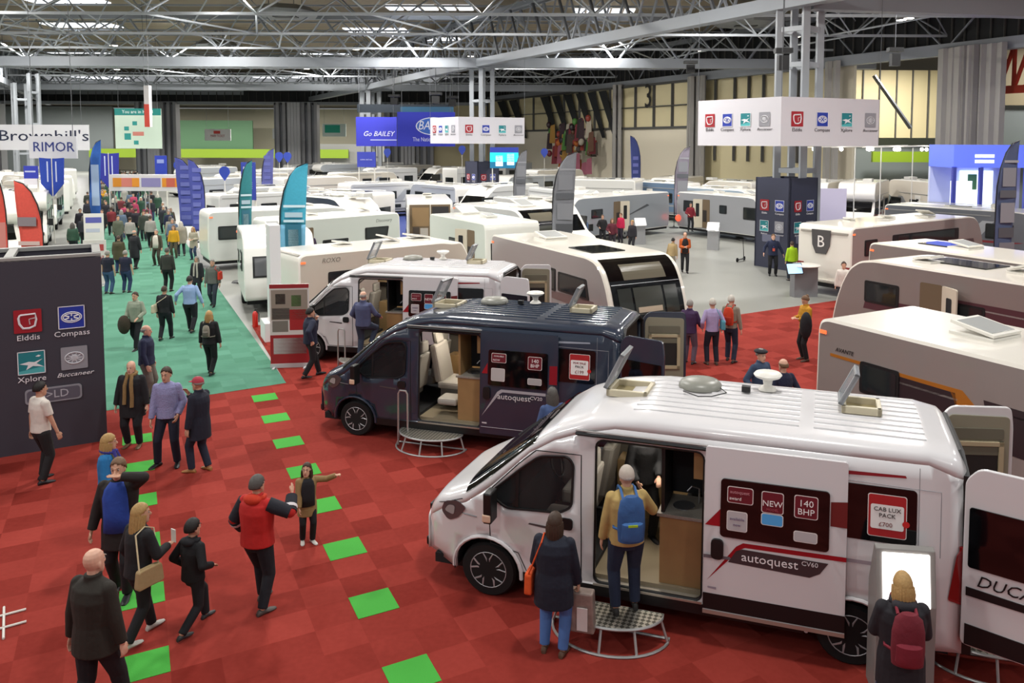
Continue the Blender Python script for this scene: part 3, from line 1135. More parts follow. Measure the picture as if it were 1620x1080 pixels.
    gname = {'jacket': 'jacket', 'coat': 'coat', 'shirt': 'shirt', 'knit': 'jumper', 'suit': 'suit_jacket', 'puffer': 'padded_jacket', 'longcoat': 'coat'}[kind]
    go = remesh(g.build(gname, root), vox * 1.25)
    BAKE.append(go)
    if under:
        u = MB()
        um = cloth(under)
        rr = []
        for c, hy, hx, fi in ((pel + V3(0, 0, -.05), .172 * bw + ex, .128 * bw + ex, .42), (waist, .152 * bw + ex, .115 * bw + ex, .5), (chest, .174 * bw + ex, .121 * bw + ex, .42), (chest + sd * .1, .168 * bw + ex, .102 * bw + ex * .8, .36), (nb - sd * .0, .085 + ex * .3, .085 + ex * .3, .5)):
            rr.append([S_(c + (fw * math.cos(t) * hx + lat * math.sin(t) * hy) * 1.045) for t in [fi * (q - 3) / 3 * 1.6 for q in range(7)]])
        u.loft(rr, um, closed=False)
        uo = u.build('shirt_front', root, smooth=True)
        uo.modifiers.new('t', 'SOLIDIFY').thickness = .006
    if hood:
        q = MB()
        q.ball(S_(nb - fw * .085 + sd * .0), 1, cloth(hood), 16, 10, rx=.075 * s, ry=.125 * s, rz=.07 * s, rot=Matrix.Rotation(tw, 3, 'Z'))
        q.tube([S_(nb + fw * .07 + lat * .07), S_(nb + lat * .105), S_(nb - fw * .09), S_(nb - lat * .105), S_(nb + fw * .07 - lat * .07)], .035 * s, cloth(hood), 8)
        BAKE.append(remesh(q.build('hood', root), vox * 1.3))
    if stripe:
        for i in (0, 1):
            a, e, w_ = arms[i]
            c = e + (w_ - e) * .25
            dd = (w_ - e).normalized() * .02
            MB().tube([S_(c - dd), S_(c + dd)], (.063 + ex * .5) * s, cloth(stripe), 12).build('sleeve_band', root, smooth=True)
    if scarf:
        q = MB()
        ring = [S_(nb + sd * .02 + (fw * math.cos(a) + lat * math.sin(a)) * .085 + V3(0, 0, -.02 * math.cos(a))) for a in [2 * PI * k / 12 for k in range(13)]]
        q.tube(ring, .036 * s, knit(scarf), 8)
        if lod < 2:
            for g_ in (1, -1):
                q.tube([S_(nb + fw * .09 + lat * g_ * .04), S_(chest + fw * (.15 * bw) + lat * g_ * .06), S_(waist + fw * (.15 * bw) + lat * g_ * .07), S_(pel + fw * (.17 * bw) + lat * g_ * .07 + V3(0, 0, -.02 - .03 * g_))], .036 * s, knit(scarf), 8)
        q.build('scarf', root, smooth=True)
    # hair, hats
    st, hcx = hair
    hm = M('hair_' + hcx, HAIRC.get(hcx, hcx), .6, bump=.25, bscale=50, var=.3, vscale=40)
    if st != 'bald':
        q = MB()
        n1, n2 = 20, 12
        lowb = {'short': -.25, 'fringe': -.25, 'long': -.6, 'bob': -.6, 'bun': -.3, 'cap': -.05, 'hat': -.05, 'beret': -.05, 'balding': -.2, 'woolhat': -.1}[st]
        vs, idx = [], {}
        for i in range(n2 + 1):
            ph = PI / 2 * i / n2 * 1.35
            for k in range(n1):
                a = 2 * PI * k / n1
                u = V3(math.sin(ph) * math.cos(a), math.sin(ph) * math.sin(a), math.cos(ph))
                zz = max(u.z, -.55)
                front = u.x > .1
                if st == 'balding' and u.z > .42: continue
                if front and u.z < (.52 if st not in ('fringe', 'bob') else .42) - (abs(u.y) ** 2) * .45: continue
                if u.z < lowb: continue
                if st in ('short', 'balding', 'bun', 'cap', 'hat', 'beret') and abs(u.y) > .8 and -.12 < u.x < .3 and u.z < -.04: continue
                idx[(i, k)] = len(vs)
                vs.append(hh(-.004 + u.x * (.107 + .0015 * math.sin(k * 5.3 + i * 3.1)), u.y * (.085 + .0012 * math.sin(k * 7.7 + i)), .010 + u.z * (.127 + .0015 * math.sin(k * 3.7 + i * 2.3))))
        fs = []
        for i in range(n2):
            for k in range(n1):
                q4 = [(i, k), (i + 1, k), (i + 1, (k + 1) % n1), (i, (k + 1) % n1)]
                if all(c in idx for c in q4): fs.append([idx[c] for c in q4])
        q.add(vs, fs, hm)
        if st in ('long', 'bob'):
            L_ = -.26 if st == 'long' else -.11
            for k in range(14):
                a = math.radians(68 + 224 * k / 13)
                p0 = hh(-.004 + .085 * math.cos(a), .072 * math.sin(a), .0)
                p1 = hh(-.015 + .085 * math.cos(a), .082 * math.sin(a), -.06)
                p2 = p1 + V3(-.02 * s if st == 'long' else 0, 0, L_ * s * .55)
                p3 = p2 + V3(0, 0, L_ * s * .4)
                q.tube([p0, p1, p2, p3], .026 * hs, hm, 7, True, .016 * hs)
        if st == 'bun':
            q.ball(hh(-.085, 0, .085), .042 * hs, hm, 10, 8)
        o = q.build('hair', root, smooth=True)
        md = o.modifiers.new('t', 'SOLIDIFY')
        md.thickness = .007 * s
        md.offset = 0
    if st in ('cap', 'hat', 'beret', 'woolhat'):
        q = MB()
        cm = cloth({'cap': 'a3333c', 'hat': '6b5e45', 'beret': '1a1a20', 'woolhat': '2a2d33'}[st] if not (extra and 'hatcol' in extra) else extra['hatcol'])
        if st == 'beret':
            q.ball(hh(-.005, 0, .085), 1, cm, 18, 8, rx=.135 * hs, ry=.125 * hs, rz=.045 * hs, rot=RH)
            q.ball(hh(0, 0, .135), .01 * hs, cm, 8, 6)
        elif st == 'cap':
            rr = []
            for i in range(7):
                ph = PI / 2 * i / 6
                rr.append([hh(-.004 + .108 * math.cos(ph) * math.cos(a), .088 * math.cos(ph) * math.sin(a), .045 + .095 * math.sin(ph)) for a in [2 * PI * k / 16 for k in range(16)]])
            q.loft(rr[::-1], cm, True, True)
            q.loft([[hh(.07 + .09 * u, .075 * (1 - u * u * .5), .05 - .015 * u), hh(.07 + .09 * u, -.075 * (1 - u * u * .5), .05 - .015 * u), hh(.07 + .09 * u, -.075 * (1 - u * u * .5), .058 - .015 * u), hh(.07 + .09 * u, .075 * (1 - u * u * .5), .058 - .015 * u)] for u in (0, .33, .66, 1)], cm, True, True)
        else:
            rr = []
            for i in range(7):
                ph = PI / 2 * i / 6
                rr.append([hh(-.004 + .11 * math.cos(ph) * math.cos(a), .09 * math.cos(ph) * math.sin(a), .025 + .12 * math.sin(ph)) for a in [2 * PI * k / 16 for k in range(16)]])
            q.loft(rr[::-1], cm, True, True)
        q.build(st if st != 'woolhat' else 'hat', root, smooth=True)
    if lod == 0:
        em = M('eye_white', 'a89a92', .3)
        ir = M('eye_dark', '1c1613', .2)
        for g_ in (1, -1):
            e = MB().ball(hh(.0795, g_ * .031, .012), .0118 * hs, em, 10, 6)
            e.ball(hh(.0865, g_ * .031, .012), .0066 * hs, ir, 8, 6)
            e.build('eye', root, smooth=True)
            MB().tube([hh(.094, g_ * .015, .036), hh(.092, g_ * .045, .036)], .0045 * hs, hm, 5).build('eyebrow', root, smooth=True)
        MB().tube([hh(.092, .02, -.062), hh(.097, 0, -.063), hh(.092, -.02, -.062)], .006 * hs, M('lip', '8f4a42', .5), 6).build('mouth', root, smooth=True)
    root['_s'] = s
    P_ = {'arms': [(S_(a), S_(e), S_(w_)) for a, e, w_ in arms], 'nb': S_(nb), 'chest': S_(chest), 'waist': S_(waist), 'pel': S_(pel), 'fw': fw, 'lat': lat, 's': s, 'bw': bw, 'ex': ex, 'root': root, 'sd': sd}
    return P_


def world_of(P_, v):
    r = P_['root']
    a = r.rotation_euler.z
    v = Vector(v)
    return Vector((r.location.x + math.cos(a) * v.x - math.sin(a) * v.y, r.location.y + math.sin(a) * v.x + math.cos(a) * v.y, r.location.z + v.z))


def accessory(P_, name, label, cat, build, group=None):
    """something worn or held: its own object standing in the wearer's frame"""
    r = P_['root']
    root = empty(name, r.location.copy(), r.rotation_euler.z, label, cat, group)
    build(root, P_)
    return root


def backpack(hexc, hex2=None, accent=None, size=1.0):
    def f(root, P_):
        s, fw, lat, ch, sd = P_['s'], P_['fw'], P_['lat'], P_['chest'], P_['sd']
        d = .118 * P_['bw'] + P_['ex']
        yaw_ = math.atan2(fw.y, fw.x)
        T = Matrix.Translation(ch + sd * (-.06 * s) - fw * (d * s + .075 * s * size)) @ Matrix.Rotation(yaw_, 4, 'Z')
        m_ = MB()
        m_.T = T
        mat = cloth(hexc)
        rows = []
        for z_, hy, hx in ((-.26, .11, .05), (-.24, .145, .08), (-.1, .155, .095), (.08, .15, .085), (.2, .125, .07), (.25, .07, .04)):
            rows.append((Vector((0, 0, z_ * s * size)), hy * s * size, hx * s * size, 0))
        ell_loft(m_, rows, mat, 16)
        o = m_.build('pack_body', root, smooth=True)
        p = MB()
        p.T = T
        ell_loft(p, [(Vector((-.05 * s, 0, z_ * s * size)), hy * s * size, hx * s * size, 0) for z_, hy, hx in ((-.22, .10, .05), (-.19, .125, .07), (-.03, .12, .07), (.0, .09, .04))], cloth(hex2 or hexc), 14)
        p.build('front_pocket', root, smooth=True)
        if accent:
            z = MB()
            z.T = T
            z.box(-.125 * s, -.115 * s, -.05 * s, .06 * s, -.045 * s, -.02 * s, flat(accent))
            z.build('pocket_trim', root)
        for g_ in (1, -1):
            b = MB()
            A = ch + lat * g_ * .085 * s
            pts = [A - fw * (d + .03) * s + sd * .15 * s, A + sd * (.215 * s) - fw * .03 * s, A + fw * (d * .55) * s + sd * .19 * s, A + fw * (d + .012) * s + sd * .05 * s, A + lat * g_ * .05 * s + fw * (d * .6) * s - sd * .16 * s, A + lat * g_ * .09 * s - fw * d * .6 * s - sd * .22 * s, A - fw * (d + .04) * s - sd * .22 * s]
            b.tube(pts, .016 * s, cloth(hex2 or hexc), 6)
            b.build('shoulder_strap', root, smooth=True)
        BAKE
    return f


def shoulder_bag(hexc, side=-1, w=.26, h_=.2, z_=-.35, front=0., strap=True, straphex=None, cross=False):
    def f(root, P_):
        s, fw, lat, ch = P_['s'], P_['fw'], P_['lat'], P_['chest']
        d = (.175 * P_['bw'] + P_['ex'] + .05) * s
        c = ch + lat * side * d + fw * front * s + Vector((0, 0, z_ * s))
        yaw_ = math.atan2(fw.y, fw.x)
        m_ = MB()
        m_.T = Matrix.Translation(c) @ Matrix.Rotation(yaw_, 4, 'Z')
        pf = rpoly([(-w / 2 * s, -h_ / 2 * s), (w / 2 * s, -h_ / 2 * s), (w * .42 * s, h_ / 2 * s), (-w * .42 * s, h_ / 2 * s)], .04)
        m_.prism(pf, -.045 * s, .045 * s, cloth(hexc), 'y')
        m_.build('bag_body', root, bevel=.015)
        if strap:
            st = MB()
            sh_ = P_['arms'][0 if side > 0 else 1][0] + Vector((0, 0, .085 * s)) - lat * side * .06 * s
            if cross: sh_ = P_['arms'][1 if side > 0 else 0][0] + Vector((0, 0, .075 * s)) + lat * side * .09 * s
            st.tube([c + fw * w * .35 * s + Vector((0, 0, h_ * .45 * s)), sh_ + fw * .12 * s - Vector((0, 0, .06 * s)), sh_, sh_ - fw * .12 * s - Vector((0, 0, .06 * s)), c - fw * w * .35 * s + Vector((0, 0, h_ * .45 * s))], .009, cloth(straphex or hexc), 6)
            st.build('bag_strap', root, smooth=True)
    return f


def bake_people():
    dg = bpy.context.evaluated_depsgraph_get()
    for o in BAKE:
        me = bpy.data.meshes.new_from_object(o.evaluated_get(dg))
        o.modifiers.clear()
        me.polygons.foreach_set('use_smooth', [True] * len(me.polygons))
        o.data = me
    BAKE.clear()
# ---------------- caravans and motorhomes ----------------
def outline(kind, L, H):
    a = L / 2
    if kind == 'tour':
        return [(a, .42), (a + .02, .95), (a - .10, 1.75), (a - .28, 2.2), (a - .62, H - .06), (a - 1.1, H), (-a + .2, H), (-a + .05, H - .06), (-a, H - .22), (-a - .03, 1.0), (-a + .02, .42)]
    if kind == 'box':
        return [(a, .42), (a + .02, 1.2), (a - .02, H - .2), (a - .12, H - .02), (a - .3, H), (-a + .2, H), (-a + .05, H - .06), (-a, H - .2), (-a, .42)]
    if kind == 'sweep':
        return [(a + .05, .42), (a + .02, .9), (a - .10, 1.4), (a - .28, 1.9), (a - .52, 2.3), (a - .85, H - .07), (a - 1.3, H), (-a + .2, H), (-a + .05, H - .06), (-a, H - .2), (-a, .42)]
    if kind == 'coach':
        return [(a, .40), (a + .03, .75), (a - .12, 1.02), (a - .75, 1.28), (a - 1.45, 2.02), (a - 1.8, 2.35), (a - 2.3, H - .08), (a - 2.9, H), (-a + .2, H), (-a + .04, H - .06), (-a, H - .2), (-a, .45)]
    if kind == 'luton':
        return [(a, .40), (a + .03, .75), (a - .12, 1.02), (a - .75, 1.28), (a - 1.3, 1.95), (a - .85, 2.15), (a - .75, 2.45), (a - 1.0, H - .1), (a - 1.5, H), (-a + .2, H), (-a + .04, H - .06), (-a, H - .2), (-a, .45)]
    return [(a, .40), (a + .02, 1.0), (a - .15, 1.3), (a - .55, 2.3), (a - .75, H - .15), (a - 1.1, H), (-a + .2, H), (-a + .04, H - .06), (-a, H - .2), (-a, .45)]


def along(path, s0, s1, n=8):
    """points of a polyline between two distances measured from its start"""
    d = [0]
    for p, q in zip(path, path[1:]):
        d.append(d[-1] + math.dist(p, q))
    o = []
    for k in range(n + 1):
        s = s0 + (s1 - s0) * k / n
        s = min(max(s, 0), d[-1] - 1e-6)
        for i in range(len(path) - 1):
            if d[i + 1] >= s:
                t = (s - d[i]) / (d[i + 1] - d[i])
                a, b = path[i], path[i + 1]
                dx, dz = b[0] - a[0], b[1] - a[1]
                l = math.hypot(dx, dz)
                o.append((a[0] + dx * t, a[1] + dz * t, dz / l, -dx / l))
                break
    return o


def wrap(mb, path, s0, s1, y0, y1, off, mat, n=8, slant=0.):
    """a panel that follows the front (or rear) of the body"""
    pts = along(path, s0, s1, n)
    th = .012
    r0, r1 = [], []
    for i, (x, z, nx, nz) in enumerate(pts):
        t = i / n
        for r, y in ((r0, y0 + slant * (1 - t) * (1 if y0 < y1 else -1)), (r1, y1 - slant * (1 - t) * (1 if y0 < y1 else -1))):
            r.append((x + nx * off, y, z + nz * off))
            r.append((x + nx * (off + th), y, z + nz * (off + th)))
    v = r0 + r1
    N = len(r0)
    fs = []
    for i in range(n):
        a, b, c, d = 2 * i, 2 * i + 1, 2 * i + 2, 2 * i + 3
        fs += [(b, d, N + d, N + b), (a, N + a, N + c, c), (a, c, d, b), (N + a, N + b, N + d, N + c)]
    fs += [(0, 1, N + 1, N), (N - 2, 2 * N - 2, 2 * N - 1, N - 1)]
    mb.add(v, fs, mat)


def window(parent, side, W, x0, x1, z0, z1, slant=0, blind=None, name='window'):
    y = side * W / 2
    pf = rpoly([(x0, z0), (x1, z0), (x1 + slant, z1), (x0, z1)], .06, 3)
    m_ = MB().prism(pf, y - side * .01, y + side * .022, M('window_frame', '17191b', .4))
    o = m_.build(name, parent)
    cx_, cz = (x0 + x1) / 2, (z0 + z1) / 2
    inn = [((px - cx_) * .86 + cx_, (pz - cz) * .8 + cz) for px, pz in pf]
    p = MB().prism(inn, y + side * .02, y + side * .028, M('smoked_acrylic', '23282a', .08, coat=.3) if not blind else M('pane_' + blind, blind, .2, coat=.3))
    p.build('pane', o)
    return o


def caravan(label, cat, corner, ang, L=6.4, W=2.3, H=2.6, kind='tour', side='e4e2dc', white='ebe9e2', wins=None, door=None, front=None, rear=None, group=None,
            hatches=((.8, .0, .5), (-1.6, .0, .35)), roofpanel=None, decal=None, wheels=None, name='caravan', drawbar=True, open_door=None, marker=True, letter=None, simple=False, sidetrim=None, loc=None, zs=0):
    """corner: ground point under the rear near-side corner when ang points from rear to front; the far side lies to the left of that direction"""
    an = math.radians(ang)
    d = Vector((math.cos(an), math.sin(an)))
    lft = Vector((-d.y, d.x))
    if loc is None:
        c = Vector(corner[:2]) + d * L / 2 + lft * W / 2
    else:
        c = Vector(loc[:2])
    root = empty(name, (c.x, c.y, 0), an, label, cat, group)
    wp = paint(white, .3)
    sp = paint(side, .28) if side != white else wp
    prof = rpoly(outline(kind, L, H), .16, 4)
    ins = .05
    cx_, cz = 0, 1.4
    shr = []
    n = len(prof)
    for i in range(n):
        p, a, b = Vector(prof[i]), Vector(prof[i - 1]), Vector(prof[(i + 1) % n])
        t = (b - a)
        t.normalize()
        nn = Vector((-t.y, t.x))
        shr.append((p.x + nn.x * ins, max(p.y + nn.y * ins, .43)))
    mb = MB()
    w2 = W / 2
    R = lambda pr, y: [(x, y, z) for x, z in pr]
    mb.loft([R(shr, -w2), R(prof, -w2 + ins * .6), R(prof, w2 - ins * .6), R(shr, w2)], wp, False, False)
    body = mb.build('body_shell', root, angle=32)
    for sg in (1, -1):
        q = MB()
        vs, ts = sheet(shr, [], 0)
        q.add([(x, sg * (w2 + .001), z) for x, z in vs], [t if sg < 0 else t[::-1] for t in ts], sp)
        q.build('side_panel', root)
        if sidetrim is None and simple:
            q = MB()
            hx = ('5c6470', '8a3038', '3d4c78', '8c8f94')[int(abs(c.x * 7)) % 4]
            q.prism([(-L * .47, 2.32), (L * .2, 2.32), (L * .2, 2.36), (-L * .47, 2.36)], sg * w2, sg * (w2 + .03), M('awning_rail', '9a9a98', .4))
            q.prism([(-L * .47, .5), (L * .25, .5), (L * .25, .66), (-L * .47, .66)], sg * w2, sg * (w2 + .01), M('skirt_grey', '7c7e82', .5))
            q.prism([(-L * .45, 1.02), (L * .32, 1.12), (L * .40, 1.22), (-L * .45, 1.16)], sg * w2, sg * (w2 + .006), flat(hx, .35))
            q.prism([(L * .02, 1.2), (L * .12, 1.2), (L * .22, 2.1), (L * .15, 2.1)], sg * w2, sg * (w2 + .005), flat('a9adb2', .35))
            q.build('side_graphic', root)
        if sidetrim:
            q = MB()
            for (pl, hx) in sidetrim:
                q.prism([(x * L / 2, z) for x, z in pl], sg * w2, sg * (w2 + .006), flat(hx, .35))
            q.build('side_graphic', root)
    # skirt, wheels
    sk = MB()
    sk.box(-L / 2 + .1, L / 2 - .25, -w2 + .1, w2 - .1, .28, .46, DARKIN)
    sk.build('chassis', root)
    mot = kind in ('coach', 'luton', 'aclass')
    for x in (wheels or ((L / 2 - .95, -L / 2 + 1.7) if mot else (-.2,))):
        for sg in (1, -1):
            t = MB()
            t.lathe([(.2, -.09), (.31, -.09), (.325, -.06), (.325, .06), (.31, .09), (.2, .09)], RUBBER, 20, (x, sg * (w2 - .12), .325), 'y')
            t = t.build('tyre', root, angle=35)
            if not simple:
                MB().lathe([(.0, -.02), (.21, -.05), (.21, .05), (.0, .02)], M('alloy_silver', '9c9ea0', .3, .8), 10, (x, sg * (w2 - .06), .325), 'y').build('rim', t, angle=35)
    if not mot and drawbar and not simple:
        q = MB()
        q.tube([(L / 2 - .1, .5, .4), (L / 2 + 1.0, 0, .42)], .035, STEEL, 6)
        q.tube([(L / 2 - .1, -.5, .4), (L / 2 + 1.0, 0, .42)], .035, STEEL, 6)
        q.tube([(L / 2 + .8, 0, .42), (L / 2 + .8, 0, .05)], .03, STEEL, 6)
        q.lathe([(.09, 0), (.1, .05), (.09, .1)], RUBBER, 12, (L / 2 + .8, 0, .02))
        q.build('drawbar', root)
    if wins is None:
        wins = [(L * .17, L * .17 + 1.1, 1.3, 2.0, .12), (-L * .1, -L * .1 + 1.0, 1.35, 1.95, 0), (-L * .4, -L * .4 + 1.1, 1.3, 2.0, 0), (-L * .06, L * .1, .7, .95, 0)]
    for w_ in wins:
        x0, x1, z0, z1, sl = w_[:5]
        sides = w_[5] if len(w_) > 5 else (1, -1)
        for sg in sides:
            window(root, sg, W, x0, x1, z0, z1, sl, w_[6] if len(w_) > 6 else None)
    fr = [p for p in prof]
    # front path: start at the lower front corner and run up and back
    k0 = min(range(n), key=lambda i: (prof[i][1] > .45, -prof[i][0]))
    path = [prof[(k0 + i) % n] for i in range(n)]
    if path[1][1] < path[0][1] - .01 or path[3][0] < 0 and path[3][1] < 1: path = [path[0]] + path[1:][::-1]
    k1 = min(range(n), key=lambda i: (prof[i][1] > .5, prof[i][0]))
    rp = [prof[(k1 - i) % n] for i in range(n)]

    def wrapr(mb_, s0, s1, y0, y1, off, mat, nn=5):
        pts = along(rp, s0, s1, nn)
        pp = [(x, z) for x, z, _, _ in pts]
        mb_.loft([[(x - off, y0, z) for x, z in pp] + [(x, y0, z) for x, z in pp[::-1]], [(x - off, y1, z) for x, z in pp] + [(x, y1, z) for x, z in pp[::-1]]], mat, True, True)

    gl = M('smoked_acrylic')if 'smoked_acrylic' in _M else M('smoked_acrylic', '23282a', .08, coat=.3)
    if front == 'three':
        for nm, y0, y1, s0, s1 in (('front_window', -.42, .42, .75, 1.5), ('front_window', .5, .98, .75, 1.45), ('front_window', -.98, -.5, .75, 1.45)):
            q = MB()
            wrap(q, path, s0, s1, y0, y1, .004, M('window_frame', '17191b', .4))
            wrap(q, path, s0 + .05, s1 - .05, y0 + .05, y1 - .05, .014, gl)
            q.build(nm, root)
    elif front in ('one', 'wide'):
        q = MB()
        fw_ = .55 if front == 'one' else .85
        wrap(q, path, .8, 1.5, -fw_, fw_, .004, M('window_frame'), slant=-.0)
        wrap(q, path, .86, 1.44, -fw_ + .06, fw_ - .06, .014, M('pane_grey', '5a5c60', .15, coat=.3))
        q.build('front_window', root)
    elif front == 'pano':
        q = MB()
        wrap(q, path, .62, 2.5, -W / 2 + .14, W / 2 - .14, .004, BLACKGLASS, 12)
        q = q.build('front_glazing', root)
        for y0, y1, s0, s1, hx in ((-.45, .45, .78, 1.5, '3d3f38'), (.52, .94, .78, 1.5, '2c2f2a'), (-.94, -.52, .78, 1.5, '2c2f2a'), (-.65, .7, 1.72, 2.2, '6c6759')):
            w_ = MB()
            wrap(w_, path, s0, s1, y0, y1, .018, M('pane_' + hx, hx, .12, coat=.4), 6)
            w_.build('pane', q)
        w_ = MB()
        wrap(w_, path, 1.6, 1.62, -W / 2 + .16, W / 2 - .16, .02, CHROME, 1)
        wrap(w_, path, .84, .98, -.38, .38, .034, M('cushion_pale', 'b9ab94', .8), 2)
        w_.build('glazing_bar', q)
    elif front in ('cab', 'aclass'):
        q = MB()
        s0, s1 = (1.35, 2.35) if kind != 'aclass' else (1.05, 2.0)
        if kind == 'luton': s1 = 2.2
        wrap(q, path, s0, s1, -W / 2 + .2, W / 2 - .2, .01, BLACKGLASS, 6)
        q.build('windscreen', root)
        for sg in (1, -1):
            q = MB()
            xx = L / 2 - (1.35 if kind != 'aclass' else .7)
            q.prism(rpoly([(xx + .55, 1.28), (xx + .1, 1.9), (xx - .45, 1.9), (xx - .45, 1.22)], .05), sg * (w2 - .005), sg * (w2 + .015), BLACKGLASS)
            q.build('cab_window', root)
            q = MB()
            q.box(xx + .5, xx + .62, sg * (w2 + .05), sg * (w2 + .26), 1.25, 1.6, BLKPLASTIC)
            q.tube([(xx + .5, sg * w2, 1.3), (xx + .55, sg * (w2 + .1), 1.35)], .03, BLKPLASTIC, 5)
            q.build('wing_mirror', root)
            q = MB()
            q.box(L / 2 - .06, L / 2 + .06, sg * .75, sg * 1.02, .82, .98, M('headlamp_glass', '8d6f6c', .12, coat=.5))
            q.build('headlamp', root)
            q = MB()
            xw = L / 2 - .95
            q.prism([(x, z) for x, z in arc(xw, .32, .42, 0, 180)], sg * (w2 - .01), sg * (w2 + .008), DARKIN)
            q.build('wheel_arch', root)
    if rear == 'window':
        q = MB()
        wrapr(q, .95, 1.45, -.6, .6, .02, gl)
        q.build('rear_window', root)
    elif rear == 'open':
        q = MB()
        wrapr(q, .12, 2.0, -W / 2 + .12, W / 2 - .12, .02, M('doorway_glow', '6d5c46', .8))
        q = q.build('rear_opening', root)
        for y0, y1, s0, s1, hx in ((-.95, -.1, .2, 1.9, '2c2a2c'), (.05, .9, .9, 1.85, '8d7350'), (.1, .5, .25, .8, 'a9a39a'), (.55, .85, .3, .85, '4a4038'), (-.8, -.5, .5, 1.5, '77787c'), (-.04, .0, .12, 2.0, 'd9d4c8')):
            e_ = MB()
            wrapr(e_, s0, s1, y0, y1, .035, M('inside_' + hx, hx, .7))
            e_.build('interior_panel', q)
        for sg in (1, -1):
            e_ = MB()
            e_.box(-L / 2 - .75, -L / 2 - .02, sg * (w2 - .02), sg * (w2 + .03), .5, 2.3, wp)
            e_.box(-L / 2 - .65, -L / 2 - .12, sg * (w2 - .03), sg * (w2 + .04), 1.35, 1.95, BLACKGLASS)
            e_.build('rear_door', root)
    elif rear == 'plain':
        q = MB()
        wrapr(q, 1.85, 1.93, -W / 2 + .15, W / 2 - .15, .04, M('grey_trim', '9a958c', .4))
        wrapr(q, .05, .12, -W / 2 + .05, W / 2 - .05, .08, wp)
        for sg in (1, -1):
            wrapr(q, .35, .7, sg * (W / 2 - .28), sg * (W / 2 - .05), .06, M('tail_lamp_red', '7d0d12', .15, coat=.6))
        q.build('rear_panel', root)
    # roof furniture
    hz = H
    for i, (x, y, sz) in enumerate(hatches):
        b = MB()
        b.box(x - sz / 2, x + sz / 2, y - sz / 2, y + sz / 2, hz - .02, hz + .05, WHITEPL)
        b = b.build('rooflight', root, bevel=.01 if not simple else 0)
        if simple:
            MB().box(x - sz * .42, x + sz * .42, y - sz * .42, y + sz * .42, hz + .05, hz + .085, M('hatch_dome', 'a9aba9', .25)).build('rooflight_lid', b)
        else:
            l = MB()
            l.T = Matrix.Translation((x + sz / 2, y, hz + .06)) @ Matrix.Rotation(math.radians(9 + 9 * (i % 2)), 4, 'Y')
            l.box(-sz, 0, -sz * .48, sz * .48, 0, .05, WHITEPL)
            l.box(-sz * .9, -sz * .1, -sz * .4, sz * .4, .048, .06, M('hatch_dome', 'a9aba9', .25))
            l.build('rooflight_lid', b, bevel=.008)
    if simple:
        k_ = int(abs(c.x * 13 + c.y * 7)) % 4
        e_ = MB()
        if k_ != 1:
            e_.box(-L * .3, -L * .3 + 1.1, -.75, -.15, hz, hz + .04, M('solar_cell', '1c2433', .2))
        e_.box(L * .12, L * .12 + .7, .2, .75, hz, hz + .2, M('air_con_white', 'c9c8c2', .5))
        e_.tube([(-L * .42, w2 - .12, hz + .05), (L * .2, w2 - .12, hz + .05)], .018, STEEL, 4)
        e_.tube([(-L * .42, -w2 + .12, hz + .05), (L * .2, -w2 + .12, hz + .05)], .018, STEEL, 4)
        e_.box(-L * .1, L * .02, -.5, -.1, hz, hz + .07, M('vent_grey', '85857c', .35))
        e_.build('roof_equipment', root)
    if roofpanel:
        x0, x1, y0, y1 = roofpanel
        MB().box(x0, x1, y0, y1, hz - .01, hz + .03, BLACKGLASS).build('solar_panel', root)
    if door:
        dx, sg, opn = door
        q = MB()
        pf = rpoly([(dx - .3, .52), (dx + .3, .52), (dx + .3, 2.25), (dx - .3, 2.25)], .06)
        if opn:
            q.prism(pf, sg * (w2 + .012), sg * (w2 - .02), M('doorway_glow', '6d5c46', .8))
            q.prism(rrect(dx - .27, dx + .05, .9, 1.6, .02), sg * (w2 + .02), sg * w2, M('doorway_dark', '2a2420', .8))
            q.build('doorway', root)
            l = MB()
            l.T = Matrix.Translation((dx - .32, sg * (w2 + .01), 0)) @ Matrix.Rotation(math.radians(180 - sg * 25), 4, 'Z')
            l.prism(rpoly([(0, .52), (.6, .52), (.6, 2.25), (0, 2.25)], .06), -.02, .02, M('door_cream', 'cfc6b2', .5))
            l.prism(rrect(.2, .42, 1.2, 2.0, .04), -.03, .03, DARKIN)
            l.build('door', root)
        else:
            q.prism(pf, sg * w2, sg * (w2 + .012), wp)
            q.prism(rrect(dx - .14, dx + .14, 1.4, 2.0, .05), sg * (w2 + .01), sg * (w2 + .022), BLACKGLASS)
            q.build('door', root)
    if marker:
        q = MB()
        for sg in (1, -1):
            q.box(-L / 2 + .06, -L / 2 + .2, sg * (w2 - .01), sg * (w2 + .02), H - .28, H - .22, M('marker_lamp', 'e0663a', .3, emit=1.2))
        q.build('marker_lamp', root)
    if letter:
        txt, x, z, size, hx, sg = letter
        q = MB()
        T = frame((x, sg * (w2 + .008), z), (-1, 0, 0) if sg > 0 else (1, 0, 0), (0, 0, 1))
        q.text(txt, size, T, flat(hx, .4), .004, shear=.2)
        q.build('side_lettering', root)
    root['_L'] = 1
    return root


# ---------------- brand emblems ----------------
RB, BB, TB, GB = 'a01c28', '2138a0', '1d7e86', '8f9096'


